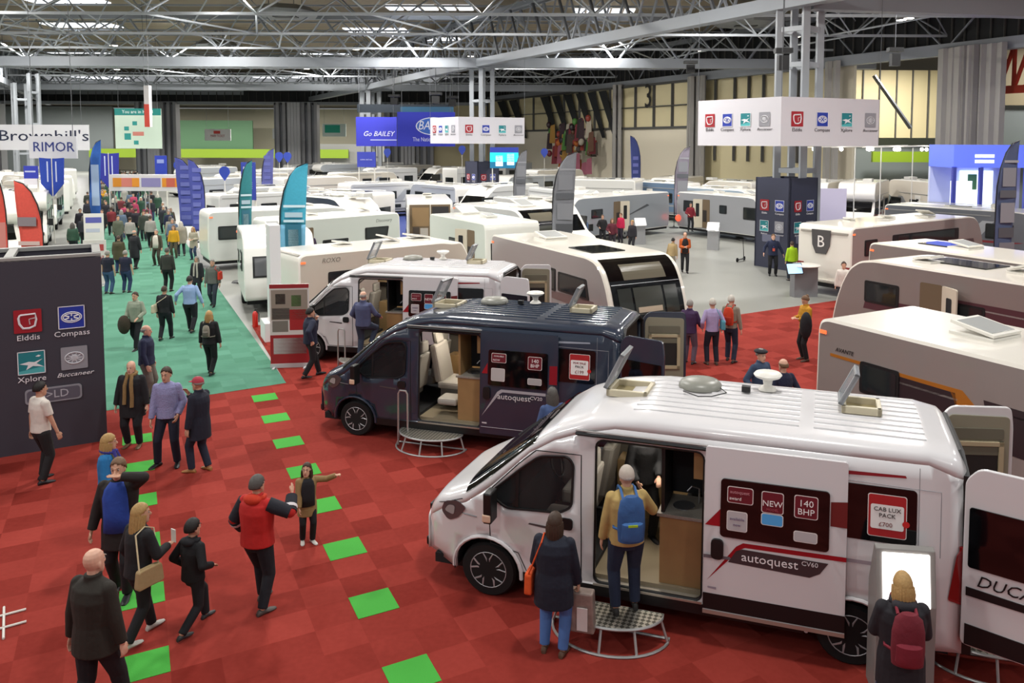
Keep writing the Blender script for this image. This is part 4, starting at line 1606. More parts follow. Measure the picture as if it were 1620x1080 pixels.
def emblem(parent, kind, T, s, caption=True, dark=False, cap_col=None, cscale=1.0):
    """square badge with its device and the maker's name underneath; T maps x right, y up, z out"""
    cc = flat(cap_col or ('e9e6ea' if dark else '4a4448'))
    q = MB()
    q.T = T
    w = s / 2
    bgc = {'e': 'a01c28', 'c': '2138a0', 'x': '1d7e86', 'b': '93939a'}[kind]
    wh = flat('e6e6ea')
    P = lambda pts, z0, z1, m_: q.prism([(x * w, y * w) for x, y in pts], z0, z1, m_, 'z')
    P(rrect(-1, 1, -1, 1, .08, 2), .0, .008, flat(bgc))
    if kind in 'cx':
        for a in ([(-1, -1), (1, -1), (1, -.93), (-1, -.93)], [(-1, .93), (1, .93), (1, 1), (-1, 1)], [(-1, -1), (-.93, -1), (-.93, 1), (-1, 1)], [(.93, -1), (1, -1), (1, 1), (.93, 1)]):
            P(a, .006, .011, wh)
    if kind == 'e':
        pth = [(-.55, .55), (.55, .6), (.62, .1), (.5, -.45), (.1, -.62), (-.35, -.6), (-.6, -.2), (-.66, .3), (-.55, .55)]
        q.tube([(x * w, y * w, .012) for x, y in pth], w * .09, wh, 5)
        q.tube([(x * w, y * w, .012) for x, y in [(.6, .25), (.1, .15), (.15, -.3)]], w * .05, flat('c9b6b8'), 5)
    elif kind == 'c':
        for rx, ry in ((.75, .46), (.62, .33)):
            q.tube([(rx * w * math.cos(t), ry * w * math.sin(t), .012) for t in [2 * PI * k / 20 for k in range(21)]], w * .045, wh, 4)
        for t in range(6):
            a = PI / 6 + t * PI / 3
            q.tube([(.2 * w * math.cos(a), .1 * w * math.sin(a), .012), (.62 * w * math.cos(a), .34 * w * math.sin(a), .012)], w * .06, wh, 4)
    elif kind == 'x':
        P([(-.85, -.05), (-.2, .1), (.2, .02), (.8, .25), (.35, -.1), (.9, -.45), (.1, -.3), (-.4, -.6), (-.25, -.2)], .008, .012, wh)
        P([(.3, .5), (.55, .45), (.7, .55), (.5, .62)], .008, .012, wh)
        P([(-1, -1), (1, -1), (1, -.4), (-1, -.7)], .004, .009, flat('4fb0b4'))
    else:
        q.tube([(.7 * w * math.cos(t), .5 * w * math.sin(t), .012) for t in [2 * PI * k / 20 for k in range(21)]], w * .06, flat('c9c9ce'), 4)
        q.ball((0, 0, .01), w * .3, flat('bdbdc3'), 12, 6, rz=.15)
        for t in range(5):
            a = t * PI / 5
            q.tube([(-.6 * w * math.cos(a), -.42 * w * math.sin(a), .012), (.6 * w * math.cos(a), .42 * w * math.sin(a), .012)], w * .03, flat('d2d2d7'), 4)
    q.build('emblem', parent)
    if caption:
        nm = {'e': 'Elddis', 'c': 'Compass', 'x': 'Xplore', 'b': 'Buccaneer'}[kind]
        t = MB()
        t.T = T
        t.text(nm, s * (.33 if kind != 'b' else .26) * cscale, Matrix.Translation((0, -s * .72, .004)), cc, .006, shear=.35 if kind == 'b' else 0, sx=1.1 if kind != 'b' else 1.25)
        t.build('emblem_name', parent)


def feather_flag(label, base, h, w, hexc, turn, marks, group='feather flags over the stands', pole='1b1c1f', flip=1, hex2=None):
    """tall curved flag on a bent pole; turn is the compass angle its face looks to"""
    root = empty('feather_flag', (base[0], base[1], 0), math.radians(turn) + PI / 2, label, 'flag', group)
    z0 = .35
    fp = []
    for k in range(13):
        t = k / 12
        z = z0 + (h - z0) * (1 - (1 - t) ** 1.0)
        x = w * (max(0, (t - .62) / .38)) ** 1.7
        z = h * (t if t < .62 else .62 + .38 * math.sin((t - .62) / .38 * PI / 2) * 1.0)
        fp.append((x * flip, 0, z))
    pm = MB().tube(fp, .022, M('flag_pole_' + pole, pole, .4), 6)
    pm.lathe([(.35, 0), (.3, .06), (.06, .1), (.04, .16)], BLKPLASTIC, 12)
    pm.build('pole', root)
    m_ = MB()
    c1_, c2_ = cloth(hexc, .15), cloth(hex2 or hexc, .15)
    rows = []
    NZ, NX = 24, 6
    edge = [p for p in fp]
    vs, fs = [], []
    zb = .9

    def ex(z):
        for a, b in zip(edge, edge[1:]):
            if b[2] >= z: return a[0] + (b[0] - a[0]) * (z - a[2]) / max(1e-6, b[2] - a[2])
        return edge[-1][0]
    for i in range(NZ + 1):
        z = zb + (h - zb) * i / NZ
        xl = ex(z)
        xr = flip * w * (.78 + .22 * i / NZ)
        if abs(xl) > abs(xr): xl = xr
        for k in range(NX + 1):
            t = k / NX
            vs.append((xl + (xr - xl) * t, .03 * math.sin(z * 2.2 + t * 3), z))
    n1 = NX + 1
    for i in range(NZ):
        for k in range(NX):
            fs.append((i * n1 + k, i * n1 + k + 1, (i + 1) * n1 + k + 1, (i + 1) * n1 + k))
    nl = int(NZ * .5) * NX if hex2 else 0
    m_.add(vs, fs[nl:], c1_)
    if nl:
        m_.add(vs, fs[:nl], c2_)
    o = m_.build('flag_cloth', root, smooth=True)
    md = o.modifiers.new('t', 'SOLIDIFY')
    md.thickness = .006
    md.offset = 0
    if marks:
        mk = MB()
        for (u0, u1, v0, v1, hx) in marks:
            z0_, z1_ = zb + (h - zb) * v0, zb + (h - zb) * v1
            for yy in (-.045, .045):
                mk.box(flip * w * u0, flip * w * u1, yy - .003, yy + .003, z0_, z1_, flat(hx))
        mk.build('flag_print', root)
    return root
# ---------------- floor, walls, roof ----------------
AL = Vector((-.489, .872, 0))
BT = Vector((.872, .489, 0))


def carpet_mat(name, h1, h2, tile=.5, yaw=28.4, ox=-6.94, oy=17.52, rough=.95):
    mt = bpy.data.materials.new(name)
    mt.use_nodes = True
    nt = mt.node_tree
    b = nt.nodes['Principled BSDF']
    b.inputs['Roughness'].default_value = rough
    b.inputs['Specular IOR Level'].default_value = .15
    g = nt.nodes.new('ShaderNodeNewGeometry')
    mp = nt.nodes.new('ShaderNodeMapping')
    mp.vector_type = 'TEXTURE'
    mp.inputs['Location'].default_value = (ox, oy, 0)
    mp.inputs['Rotation'].default_value = (0, 0, math.radians(yaw))
    mp.inputs['Scale'].default_value = (tile, tile, 1)
    nt.links.new(g.outputs['Position'], mp.inputs['Vector'])
    fl = nt.nodes.new('ShaderNodeVectorMath')
    fl.operation = 'FLOOR'
    nt.links.new(mp.outputs['Vector'], fl.inputs[0])
    wn = nt.nodes.new('ShaderNodeTexWhiteNoise')
    wn.noise_dimensions = '2D'
    nt.links.new(fl.outputs['Vector'], wn.inputs['Vector'])
    ck = nt.nodes.new('ShaderNodeTexChecker')
    ck.inputs['Scale'].default_value = 1
    ck.inputs['Color1'].default_value = (0, 0, 0, 1)
    ck.inputs['Color2'].default_value = (1, 1, 1, 1)
    nt.links.new(mp.outputs['Vector'], ck.inputs['Vector'])
    ad = nt.nodes.new('ShaderNodeMath')
    ad.operation = 'MULTIPLY_ADD'
    nt.links.new(wn.outputs['Value'], ad.inputs[0])
    ad.inputs[1].default_value = 2.2
    nt.links.new(ck.outputs['Fac'], ad.inputs[2])
    hf = nt.nodes.new('ShaderNodeMath')
    hf.operation = 'MULTIPLY'
    nt.links.new(ad.outputs[0], hf.inputs[0])
    hf.inputs[1].default_value = .3
    nz = nt.nodes.new('ShaderNodeTexNoise')
    nz.inputs['Scale'].default_value = 14
    nz.inputs['Detail'].default_value = 5
    nt.links.new(g.outputs['Position'], nz.inputs['Vector'])
    a2 = nt.nodes.new('ShaderNodeMath')
    a2.operation = 'MULTIPLY_ADD'
    nt.links.new(nz.outputs['Fac'], a2.inputs[0])
    a2.inputs[1].default_value = .5
    nt.links.new(hf.outputs[0], a2.inputs[2])
    a3 = nt.nodes.new('ShaderNodeMath')
    a3.operation = 'SUBTRACT'
    a3.use_clamp = True
    nt.links.new(a2.outputs[0], a3.inputs[0])
    a3.inputs[1].default_value = .25
    mx = nt.nodes.new('ShaderNodeMix')
    mx.data_type = 'RGBA'
    mx.inputs['A'].default_value = (*srgb(h1), 1)
    mx.inputs['B'].default_value = (*srgb(h2), 1)
    nt.links.new(a3.outputs[0], mx.inputs['Factor'])
    nt.links.new(mx.outputs['Result'], b.inputs['Base Color'])
    bp = nt.nodes.new('ShaderNodeBump')
    bp.inputs['Strength'].default_value = .25
    nt.links.new(nz.outputs['Fac'], bp.inputs['Height'])
    nt.links.new(bp.outputs['Normal'], b.inputs['Normal'])
    return mt


RED = carpet_mat('red_carpet_tiles', '77241c', '983a31')
GREENC = carpet_mat('green_carpet', '4c7f68', '5a8e78')
GREYF = M('grey_hall_floor', '8e8f89', .35, var=.1, vscale=.35)
BLUEC = M('blue_carpet', '27387a', .9)
LIME = M('lime_carpet_tile', '3fa336', .9, bump=.3, bscale=120)


def slab(name, pts, z0, z1, mat, kind='structure'):
    return tag(MB().prism([(p[0], p[1]) for p in pts], z0, z1, mat, 'z').build(name), kind=kind)


slab('floor', [(-190, -8), (95, -8), (95, 200), (-190, 200)], -.2, 0, GREYF)
redpoly = [(-32, -6), (33, -6), (33, 42.8), (9.88, 28.7), (1, 23.3), (-2, 26), (-9.6, 24.4), (-8.57, 22.43), (-6.5, 18.5), (-9.6, 16.5), (-32, 2.8)]
slab('floor_red_carpet', redpoly, 0, .006, RED)
ga = Vector((-6.5, 18.5, 0))
gb = ga + AL * 125
slab('floor_green_carpet', [(-6.5, 18.5), gb[:2], (gb - BT * 5.6)[:2], (ga - BT * 5.6 + AL * 13)[:2], (ga - BT * 9 + AL * 13)[:2], (ga - BT * 9)[:2], (-9.6, 16.5)], 0, .010, GREENC)
slab('floor_blue_carpet', [(-9, 41), (-3, 52), (-14, 70), (-24, 62)], 0, .006, BLUEC)
slab('floor_blue_carpet', [(15, 44), (21, 52), (17, 62), (9, 54)], 0, .006, BLUEC)
# green way-marking tiles in two lines
yaw = math.radians(28.4)
cu, su = math.cos(yaw), math.sin(yaw)
fit_o = Vector((-6.94, 17.52))
right_px = [(411, 631), (427.8, 663), (448.5, 700.6), (470.8, 747), (504.5, 799.5), (539.8, 870), (585.7, 957.2), (643, 1062)]
left_px = [(214, 697), (217, 740.5), (219, 793), (222, 857), (230, 932), (233, 1043)]
ORD = ['first', 'second', 'third', 'fourth', 'fifth', 'sixth', 'seventh', 'eighth']
for ti, (px, py) in enumerate(right_px + left_px):
    tl = (ti, 'right-hand', 8) if ti < 8 else (ti - 8, 'left-hand', 6)
    c = G(px, py)
    r = (c.xy - fit_o)
    u = (r.x * cu + r.y * su) / .5
    v = (-r.x * su + r.y * cu) / .5
    q = fit_o + Vector((cu, su)) * (.5 * (math.floor(u) + .5)) + Vector((-su, cu)) * (.5 * (math.floor(v) + .5))
    t = MB().box(-.25, .25, -.25, .25, .006, .011, LIME).build('carpet_tile', None, loc=(q.x, q.y, 0), rotz=yaw)
    tag(t, 'green carpet square, %s from the far end of the %s trail' % (ORD[tl[0]], tl[1]), 'carpet tile', 'green squares marking a trail on the red carpet')

PAINTG = M('painted_steel_grey', '888d93', .5)
PAINTD = M('painted_steel_dark', '55585c', .55)
PAINTL = M('painted_steel_light', 'a0a5aa', .45)


def beam(mb, a, b, w, h, mat):
    a, b = Vector(a), Vector(b)
    d = (b - a)
    n = Vector((-d.y, d.x, 0)).normalized() * w / 2
    if d.xy.length < 1e-6: n = Vector((w / 2, 0, 0))
    u = Vector((0, 0, h / 2))
    r0 = [a + n + u, a - n + u, a - n - u, a + n - u]
    r1 = [b + n + u, b - n + u, b - n - u, b + n - u]
    mb.loft([r0, r1], mat, True, True)


def truss(a, b, z0, z1, bay, ch=.5, webr=.11, top=True, mat=None, flat_web=False):
    """lattice girder along a line"""
    mat = mat or PAINTG
    a, b = Vector((*a, 0)), Vector((*b, 0))
    L = (b - a).length
    n = max(1, round(L / bay))
    mb = MB()
    beam(mb, a + Vector((0, 0, z0)), b + Vector((0, 0, z0)), ch, ch * 1.1, mat)
    root = mb.build('roof_girder')
    tag(root, kind='structure')
    w = MB()
    if top:
        beam(w, a + Vector((0, 0, z1)), b + Vector((0, 0, z1)), ch * .7, ch * .6, mat)
    for i in range(n):
        p = a + (b - a) * i / n
        q = a + (b - a) * (i + 1) / n
        mdl = (p + q) / 2
        if flat_web:
            beam(w, p + Vector((0, 0, z0)), mdl + Vector((0, 0, z1)), .16, .34, PAINTD)
            beam(w, mdl + Vector((0, 0, z1)), q + Vector((0, 0, z0)), .10, .22, mat)
        else:
            w.tube([p + Vector((0, 0, z0)), mdl + Vector((0, 0, z1))], webr, mat, 5, False)
            w.tube([mdl + Vector((0, 0, z1)), q + Vector((0, 0, z0))], webr, mat, 5, False)
    w.build('girder_web', root)
    return root


ZB, ZTOP = 12.0, 15.6
c1, c2, c3, c4 = Vector((10.3, 36.4)), Vector((-6.8, 65)), Vector((-23.2, 95)), Vector((-38, 121))
for a, b in ((c1 + (c1 - c2) * 1.0, c2), (c2, c3), (c3, c4)):
    truss(a, b, ZB, ZTOP, 3.6, .55, flat_web=True)
    o_ = (Vector((.9, .5)) * .9)
    truss(a + o_, b + o_, ZB, ZTOP, 3.6, .3, .09)
# cross girders
truss((-95, 65), (25, 65.4), ZB, ZTOP, 5.2, .7, .10, mat=PAINTG)
truss((-95, 95), (8, 95.5), ZB, ZTOP, 5.2, .7, .10)
truss((11, 36.6), (60, 45.5), ZB, ZTOP, 5.2, .7, .10)
truss((-105, 121), (-10, 121.5), ZB + .9, ZTOP, 5.2, .6, .10)
# left and right eaves girders
truss((-43, 55), (-88, 138), ZB, ZTOP, 4, .6, .1)
truss((44, 23), (-14, 126), ZB, ZTOP, 7.5, .7, .07)

# triangulated space frame under the deck
rows = []
y = 47.
k = 0
while y < 120:
    sp = 8.6 if y < 80 else 10
    x0 = -40 - (y - 40) * .55
    x1 = 44 - (y - 30) * .57
    rows.append((y, x0, x1))
    y += sp
for i, (y, x0, x1) in enumerate(rows):
    mb = MB()
    n = int((x1 - x0) / 6.2)
    st = (x1 - x0) / n
    sh = (i % 2) * st / 2
    lo, hi = 13.0, 15.9
    root = None
    beam(mb, (x0, y, lo), (x1, y, lo), .16, .16, PAINTL)
    beam(mb, (x0, y + 2.6, hi), (x1, y + 2.6, hi), .13, .13, PAINTG)
    beam(mb, (x0, y - 2.6, hi), (x1, y - 2.6, hi), .13, .13, PAINTG)
    for q in range(n + 1):
        x = x0 + q * st + sh
        for dx in (-st / 2, st / 2):
            for dy in (-2.6, 2.6):
                mb.tube([(x, y, lo), (x + dx, y + dy, hi)], .058, PAINTL if (q + i) % 3 else PAINTG, 4, False)
        if i + 1 < len(rows):
            mb.tube([(x, y, lo), (x + (st / 2 if q % 2 else -st / 2), rows[i + 1][0], lo)], .06, PAINTL, 4, False)
    tag(mb.build('roof_lattice'), kind='structure')

# deck
deck = bpy.data.materials.new('roof_deck')
deck.use_nodes = True
nt = deck.node_tree
b = nt.nodes['Principled BSDF']
b.inputs['Roughness'].default_value = .8
tc = nt.nodes.new('ShaderNodeTexCoord')
wv = nt.nodes.new('ShaderNodeTexWave')
wv.bands_direction = 'Y'
wv.inputs['Scale'].default_value = .55
wv.inputs['Distortion'].default_value = .2
nt.links.new(tc.outputs['Object'], wv.inputs['Vector'])
cr = nt.nodes.new('ShaderNodeValToRGB')
cr.color_ramp.elements[0].color = (.20, .16, .11, 1)
cr.color_ramp.elements[0].position = .2
cr.color_ramp.elements[1].color = (.36, .30, .21, 1)
nt.links.new(wv.outputs['Fac'], cr.inputs['Fac'])
nt.links.new(cr.outputs['Color'], b.inputs['Base Color'])
slab('ceiling', [(-130, 16), (60, 16), (60, 126), (-130, 126)], 16.25, 16.5, deck)
sky = glow('f2f6ff', 1.6)
for i, (px, py, w_, d_) in enumerate([(132, 40, 6.5, 2.6), (128, 84, 7, 3), (160, 123, 8, 4), (598, 48, 6, 2.8), (682, 12, 7, 2.2), (520, 87, 6, 3), (440, 122, 8, 4), (110, 2, 6, 1.4), (958, 18, 5, 2.4), (700, 62, 4, 2)]):
    p = G(px, py, 16.2)
    mb = MB()
    for q in range(5):
        mb.box(p.x - w_ / 2 + q * w_ / 5, p.x - w_ / 2 + (q + .8) * w_ / 5, p.y - d_ / 2, p.y + d_ / 2, 16.15, 16.24, sky)
    tag(mb.build('ceiling_rooflight'), kind='structure')
LP = [(180, 72), (184, 94), (185, 110), (187, 133), (563, 78), (520, 96), (485, 109), (1012, 97), (1110, 81), (1426, 32), (1438, 29), (745, 89), (930, 108), (938, 110), (1260, 58), (408, 141), (90, 168)]
for px, py in LP:
    p = G(px, py, 13.6)
    t = MB().lathe([(.32, 0), (.34, .05), (.2, .2), (.08, .34), (.02, .36)], M('lamp_housing', '8d9094', .4), 14, (0, 0, 0))
    t = t.build('ceiling_light', loc=p)
    MB().lathe([(.0, -.02), (.3, -.02), (.3, .0)], glow('fff6e6', 9), 14).build('diffuser', t)
    MB().tube([(0, 0, .3), (0, 0, 2.6)], .015, PAINTD, 4).build('hanging_rod', t)
    tag(t, 'round high bay lamp hanging from the roof lattice', 'ceiling light', 'high bay lamps under the hall roof')


def lattice_column(x, y, half=.95, h=12, leg=.3, turn=0, tie=1.6):
    root = MB()
    pts = [(half * math.cos(turn + k * PI / 2), half * math.sin(turn + k * PI / 2)) for k in range(4)]
    for px, py in pts:
        root.box(px - leg / 2, px + leg / 2, py - leg / 2, py + leg / 2, 0, h, PAINTL)
    z = 1.2
    while z < h:
        for i in range(4):
            a, b_ = pts[i], pts[(i + 1) % 4]
            beam(root, (*a, z), (*b_, z), .14, .22, PAINTL)
        z += tie
    return tag(root.build('pillar', loc=(x, y, 0)), kind='structure')


lattice_column(10.75, 37.2, .93)
lattice_column(-6.75, 66.2, .85, leg=.34, tie=2.6)
lattice_column(-23, 96, 1.0, leg=.5, tie=2.6)
lattice_column(-60.5, 90, .9, leg=.26, tie=3)
lattice_column(-50.5, 77, .5, leg=.2, tie=3)

# right flank wall: line (26.9,53) -> (-7,113)
BEIGE = M('beige_wall_panel', 'd9cda4', .6, var=.06, vscale=.5)
WARMW = M('warm_white_wall', 'ded5bf', .6)
CORR = M('ribbed_cladding', '85827f', .5)
DARKW = M('dark_louvre', '191b1d', .7)
MULL = M('mullion_grey', '4a4946', .6)


def RW(px, off=0.0):
    """point of the right wall line seen at a pixel column"""
    s = (px - CX) / F_PX
    d = 56.8 / (s + .565)
    p = Vector((s * d, d, 0))
    return p + Vector((.871, .492, 0)) * off


def wallrun(name, pa, pb, z0, z1, mat, th=.25, off=0.):
    a, b_ = RW(pa, off), RW(pb, off)
    n = Vector((.871, .492, 0)) * th
    return tag(MB().prism([(a.x, a.y), (b_.x, b_.y), ((b_ + n).x, (b_ + n).y), ((a + n).x, (a + n).y)], z0, z1, mat, 'z').build(name), kind='structure')


wallrun('wall_right', 700, 980, 0, 7.2, WARMW)
wallrun('wall_right', 700, 980, 7.2, 11.7, BEIGE)
wallrun('wall_right', 980, 1093, 0, 7.2, WARMW)
wallrun('wall_right', 980, 1093, 7.2, 11.7, BEIGE)
wallrun('wall_right', 1093, 1300, 0, 11.7, BEIGE, .25, .8)
wallrun('wall_right', 1300, 1335, 0, 11.7, WARMW, .3, .8)
wallrun('wall_right', 1480, 1499, 0, 11.7, CORR)
wallrun('wall_right', 690, 1700, 11.9, 16.3, DARKW, .2, .6)
a = MB()
for px in list(range(700, 985, 24)) + [980, 1004, 1033, 1062, 1093]:
    p = RW(px)
    a.box(p.x - .14, p.x + .14, p.y - .3, p.y, 7.2, 11.7, MULL)
for z in (7.2, 9.4, 11.7):
    p, q = RW(700, -.15), RW(1093, -.15)
    beam(a, (p.x, p.y, z), (q.x, q.y, z), .25, .22 if z != 9.4 else .1, MULL)
for px in (1120, 1150, 1172, 1195, 1215, 1250, 1280):
    p = RW(px, .7)
    a.box(p.x - .1, p.x + .1, p.y - .3, p.y, 4, 11.7, MULL)
tag(a.build('trim_1'), kind='structure')
a = MB()
for k in range(95):
    p = RW(760) + (RW(1690) - RW(760)) * k / 94
    p = p + Vector((.871, .492, 0)) * .5
    a.box(p.x - .05, p.x + .05, p.y - .1, p.y, 12, 16.2, MULL)
tag(a.build('trim_2'), kind='structure')
# corrugated piers
for px, wid in ((1540, 4.4), (1105, 2.6), (1322, 1.2), (982, 1.4)):
    p = RW(px, .2)
    mb = MB()
    n = int(wid / .32)
    for k in range(n):
        q = p + AL * (-wid / 2 + (k + .5) * wid / n)
        d_ = -.35 if k % 2 else -.75
        if .38 < k / n < .62: d_ = -1.0
        e = q + Vector((.871, .492, 0)) * d_
        mb.box(e.x - .17, e.x + .17, e.y - .17, q.y + .2, 0, 12, CORR if k % 2 else M('ribbed_light', 'a3a09b', .5))
    tag(mb.build('pillar'), kind='structure')
# hall number on the wall
p = RW(1027, -.25)
tag(MB().text('3', 3.6, frame((p.x, p.y, 10.4), -AL, (0, 0, 1)), M('number_black', '1d1b18', .6), .06, sx=.8).build('wall_number'), 'tall black numeral 3 on the beige wall panels', 'wall number')
# slanted black and white stripes hung on the wall
for i, px in enumerate((790, 808, 858, 876, 895, 914, 932, 950)):
    p = RW(px, -.35)
    q = RW(px + 13, -.35)
    r = RW(px + 24, -.35)
    mb = MB()
    z1, z0 = 11.5, 6.2
    a_, b_, c_ = p, p + (q - p) * .55, r
    w_ = (q - p) * .95
    mb.loft([[(a_.x, a_.y, z1), ((a_ + w_).x, (a_ + w_).y, z1), ((a_ + w_).x, (a_ + w_).y - .1, z1), (a_.x, a_.y - .1, z1)],
             [(c_.x, c_.y, z0), ((c_ + w_ * .4).x, (c_ + w_ * .4).y, z0), ((c_ + w_ * .4).x, (c_ + w_ * .4).y - .1, z0), (c_.x, c_.y - .1, z0)]], DARKW if 1 else 0, True, True)
    tag(mb.build('wall_stripe'), 'slanted black strip hung against the beige wall', 'wall stripe', 'slanted black strips on the right wall')
# neighbour hall seen through the opening at the right
def facewall(x0, x1, d, z0, z1, mat):
    return tag(MB().box((x0 - CX) / F_PX * d, (x1 - CX) / F_PX * d, d, d + .4, z0, z1, mat).build('wall_neighbour_hall'), kind='structure')


facewall(1290, 1520, 78, 0, 6.2, M('far_hall_grey', '6f7675', .6))
facewall(1310, 1520, 77, 6.2, 12.6, M('lit_beige', 'c3b68e', .6))
facewall(1380, 1470, 76, 3.9, 4.9, M('lime_fascia', '7f9a22', .5))
facewall(1560, 1760, 62, 0, 8.6, M('far_hall_grey'))
facewall(1560, 1760, 61.5, 8.6, 13, M('far_hall_tan', '8b7f62', .6))
facewall(1560, 1700, 61, 4.2, 5.2, M('lime_fascia'))
m_ = MB()
for px in (1335, 1362, 1388, 1415, 1440, 1465):
    X = (px - CX) / F_PX * 76.8
    m_.box(X - .05, X + .05, 76.8, 77, 6.2, 12.6, MULL)
m_.tube([((1378 - CX) / F_PX * 70, 70, 11.5), ((1438 - CX) / F_PX * 70, 70, 7.0)], .18, PAINTD, 6)
tag(m_.build('trim_4'), kind='structure')
lamp(30, 70, 13.2, 3000, 3)  # three unseen fill lamps, added to brighten the beige neighbour hall wall
lamp(24, 84, 13.2, 2200, 3)
lamp(38, 56, 13.2, 1800, 3)
RED_ST = M('red_painted_steel', 'b8402c', .5)
mb = MB()
for z in (9.2, 12.2):
    p, q = RW(1500, 2), RW(1700, 2)
    beam(mb, (p.x, p.y, z), (q.x, q.y, z), .4, .5, RED_ST)
p0, q0 = RW(1500, 2), RW(1700, 2)
for k in range(9):
    a = p0 + (q0 - p0) * k / 8
    b_ = p0 + (q0 - p0) * min(1, (k + 1) / 8)
    mb.tube([(a.x, a.y, 9.2), (a.x, a.y, 12.2)], .14, RED_ST, 5)
    mb.tube([(a.x, a.y, 9.2), (b_.x, b_.y, 12.2)], .14, RED_ST, 5)
p, q = RW(1495, 8), RW(1480, 8)
tag(mb.build('roof_girder_red'), kind='structure')

# far wall at the end of the hall, with openings into the next hall
for x0, x1 in ((-64.2, -57.8), (-43.4, -36.8), (-90, -84), (-27, -19.5)):
    mb = MB()
    n = 14
    for k in range(n):
        x = x0 + (k + .5) * (x1 - x0) / n
        dd = .5 if k % 2 else 0
        if k in (5, 6, 7, 8): dd = 1.1
        mb.box(x - .22, x + .22, 120.6 - dd, 121.4, 0, 11.4, M('pier_light', 'c6c6c9', .5) if 4 < k < 9 else (M('pier_mid', 'a4a4a8', .5) if k % 2 else M('rib_mid', '84868c', .5)))
    tag(mb.build('pillar'), kind='structure')
tag(MB().box(-120, -8, 121, 121.4, 11.4, 13.2, DARKW).build('wall_far'), kind='structure')
mb = MB()
for k in range(85):
    x = -112 + k * 1.2
    mb.box(x - .04, x + .04, 120.85, 121, 11.6, 13, MULL)
mb.box(-115, -8, 120.6, 121, 11.1, 11.55, PAINTL)
tag(mb.build('trim_3'), kind='structure')
tag(MB().box(-20.5, -7, 121, 121.4, 0, 11.4, BEIGE).build('wall_far'), kind='structure')
mb = MB()
mb.box(-150, 0, 158, 158.5, 0, 12, M('far_hall_wall', 'b5b09a', .7))
mb.box(-150, -84, 150, 150.4, 0, 12, M('far_hall_grey'))
mb.box(-76, -58, 150, 150.3, 2.6, 9.5, M('far_green_panel', '4c7250', .6))
mb.box(-88, -40, 149, 149.4, 2.6, 4.2, M('lime_fascia'))
mb.box(-46, -22, 150, 150.4, 0, 5.2, M('far_grey_stand', '8a8a86', .6))
tag(mb.build('wall_next_hall'), kind='structure')
slab('ceiling', [(-150, 122), (0, 122), (0, 160), (-150, 160)], 12.2, 12.5, M('far_roof', '4a443a', .8))
for k in range(8):
    lamp(-95 + k * 11, 138, 11.5, 2600, 3)  # unseen lamps added to lift the brightness of the next hall
# left flank cladding above the eaves girder
mb = MB()
a, b_ = Vector((-44.2, 53)), Vector((-90, 138))
mb.prism([a[:], b_[:], (b_ + Vector((-.3, 0)))[:], (a + Vector((-.3, 0)))[:]], 12, 16.3, M('rib_dark', '3d4044', .6), 'z')
for k in range(60):
    p = a + (b_ - a) * k / 59
    mb.box(p.x + .02, p.x + .3, p.y - .1, p.y + .1, 12, 16.2, M('rib_mid'))
tag(mb.build('wall_left'), kind='structure')
# air units under the roof
for px, py, s_ in ((452, 27, 1.), (1180, 41, 1.1), (345, 78, .9)):
    p = G(px, py, 14.2)
    mb = MB().lathe([(.4, 0), (2.2 * s_, .1), (2.3 * s_, .3), (1.6 * s_, .7), (.3, .9)], M('air_unit', '7a7d7c' if px != 345 else '17181a', .5), 8, (0, 0, 0))
    mb.box(-.8, .8, -.35, .35, -.02, .1, BLKPLASTIC)
    for k in range(4):
        a = PI / 4 + k * PI / 2
        mb.tube([(1.2 * math.cos(a), 1.2 * math.sin(a), .5), (1.2 * math.cos(a), 1.2 * math.sin(a), 1.7)], .03, PAINTD, 4)
    tag(mb.build('air_unit', loc=p), 'wide grey octagonal air unit hanging near the column sign' if px == 1180 else ('pale octagonal air unit hanging at the top left of the roof' if px == 452 else 'dark ventilation unit hanging in the left roof lattice'), 'air unit')
# ---------------- the three converted vans ----------------
van_a = panel_van((1.411, 9.991, 0), math.radians(161.957), (1.055, 1.05, .983), 'white camper van nearest the camera with its side door slid open', 'd9d7d8', letter='DUCATO')
van_b = panel_van((-1.721, 15.513, 0), math.radians(163.616), (1.026, 1.021, .979), 'dark blue-grey camper van with beige seats behind its open side door', '2a3343', dark=True)
# ---------------- the third van and the caravans around it ----------------
van_c = panel_van((-4.33, 20.97, 0), math.radians(168.5), (1.0, .97, 1.0), 'white camper van parked behind the dark blue-grey one', 'd9d7d8')
for o in list(van_c.children):
    if o.name.startswith('price_poster'):
        bpy.data.objects.remove(o)


def U(a): return Vector((math.cos(math.radians(a)), math.sin(math.radians(a))))


def place(C, a, b, L, W, near, **k):
    """C: corner on the ground, a: direction of the long flank, b: direction of the end wall; near: the nose is at C"""
    c = Vector(C) + U(a) * L / 2 + U(b) * W / 2
    return caravan(loc=c, ang=a + 180 if near else a, L=L, W=W, corner=None, **k)


TAUPE = '8b807c'
dk = '2e2327'
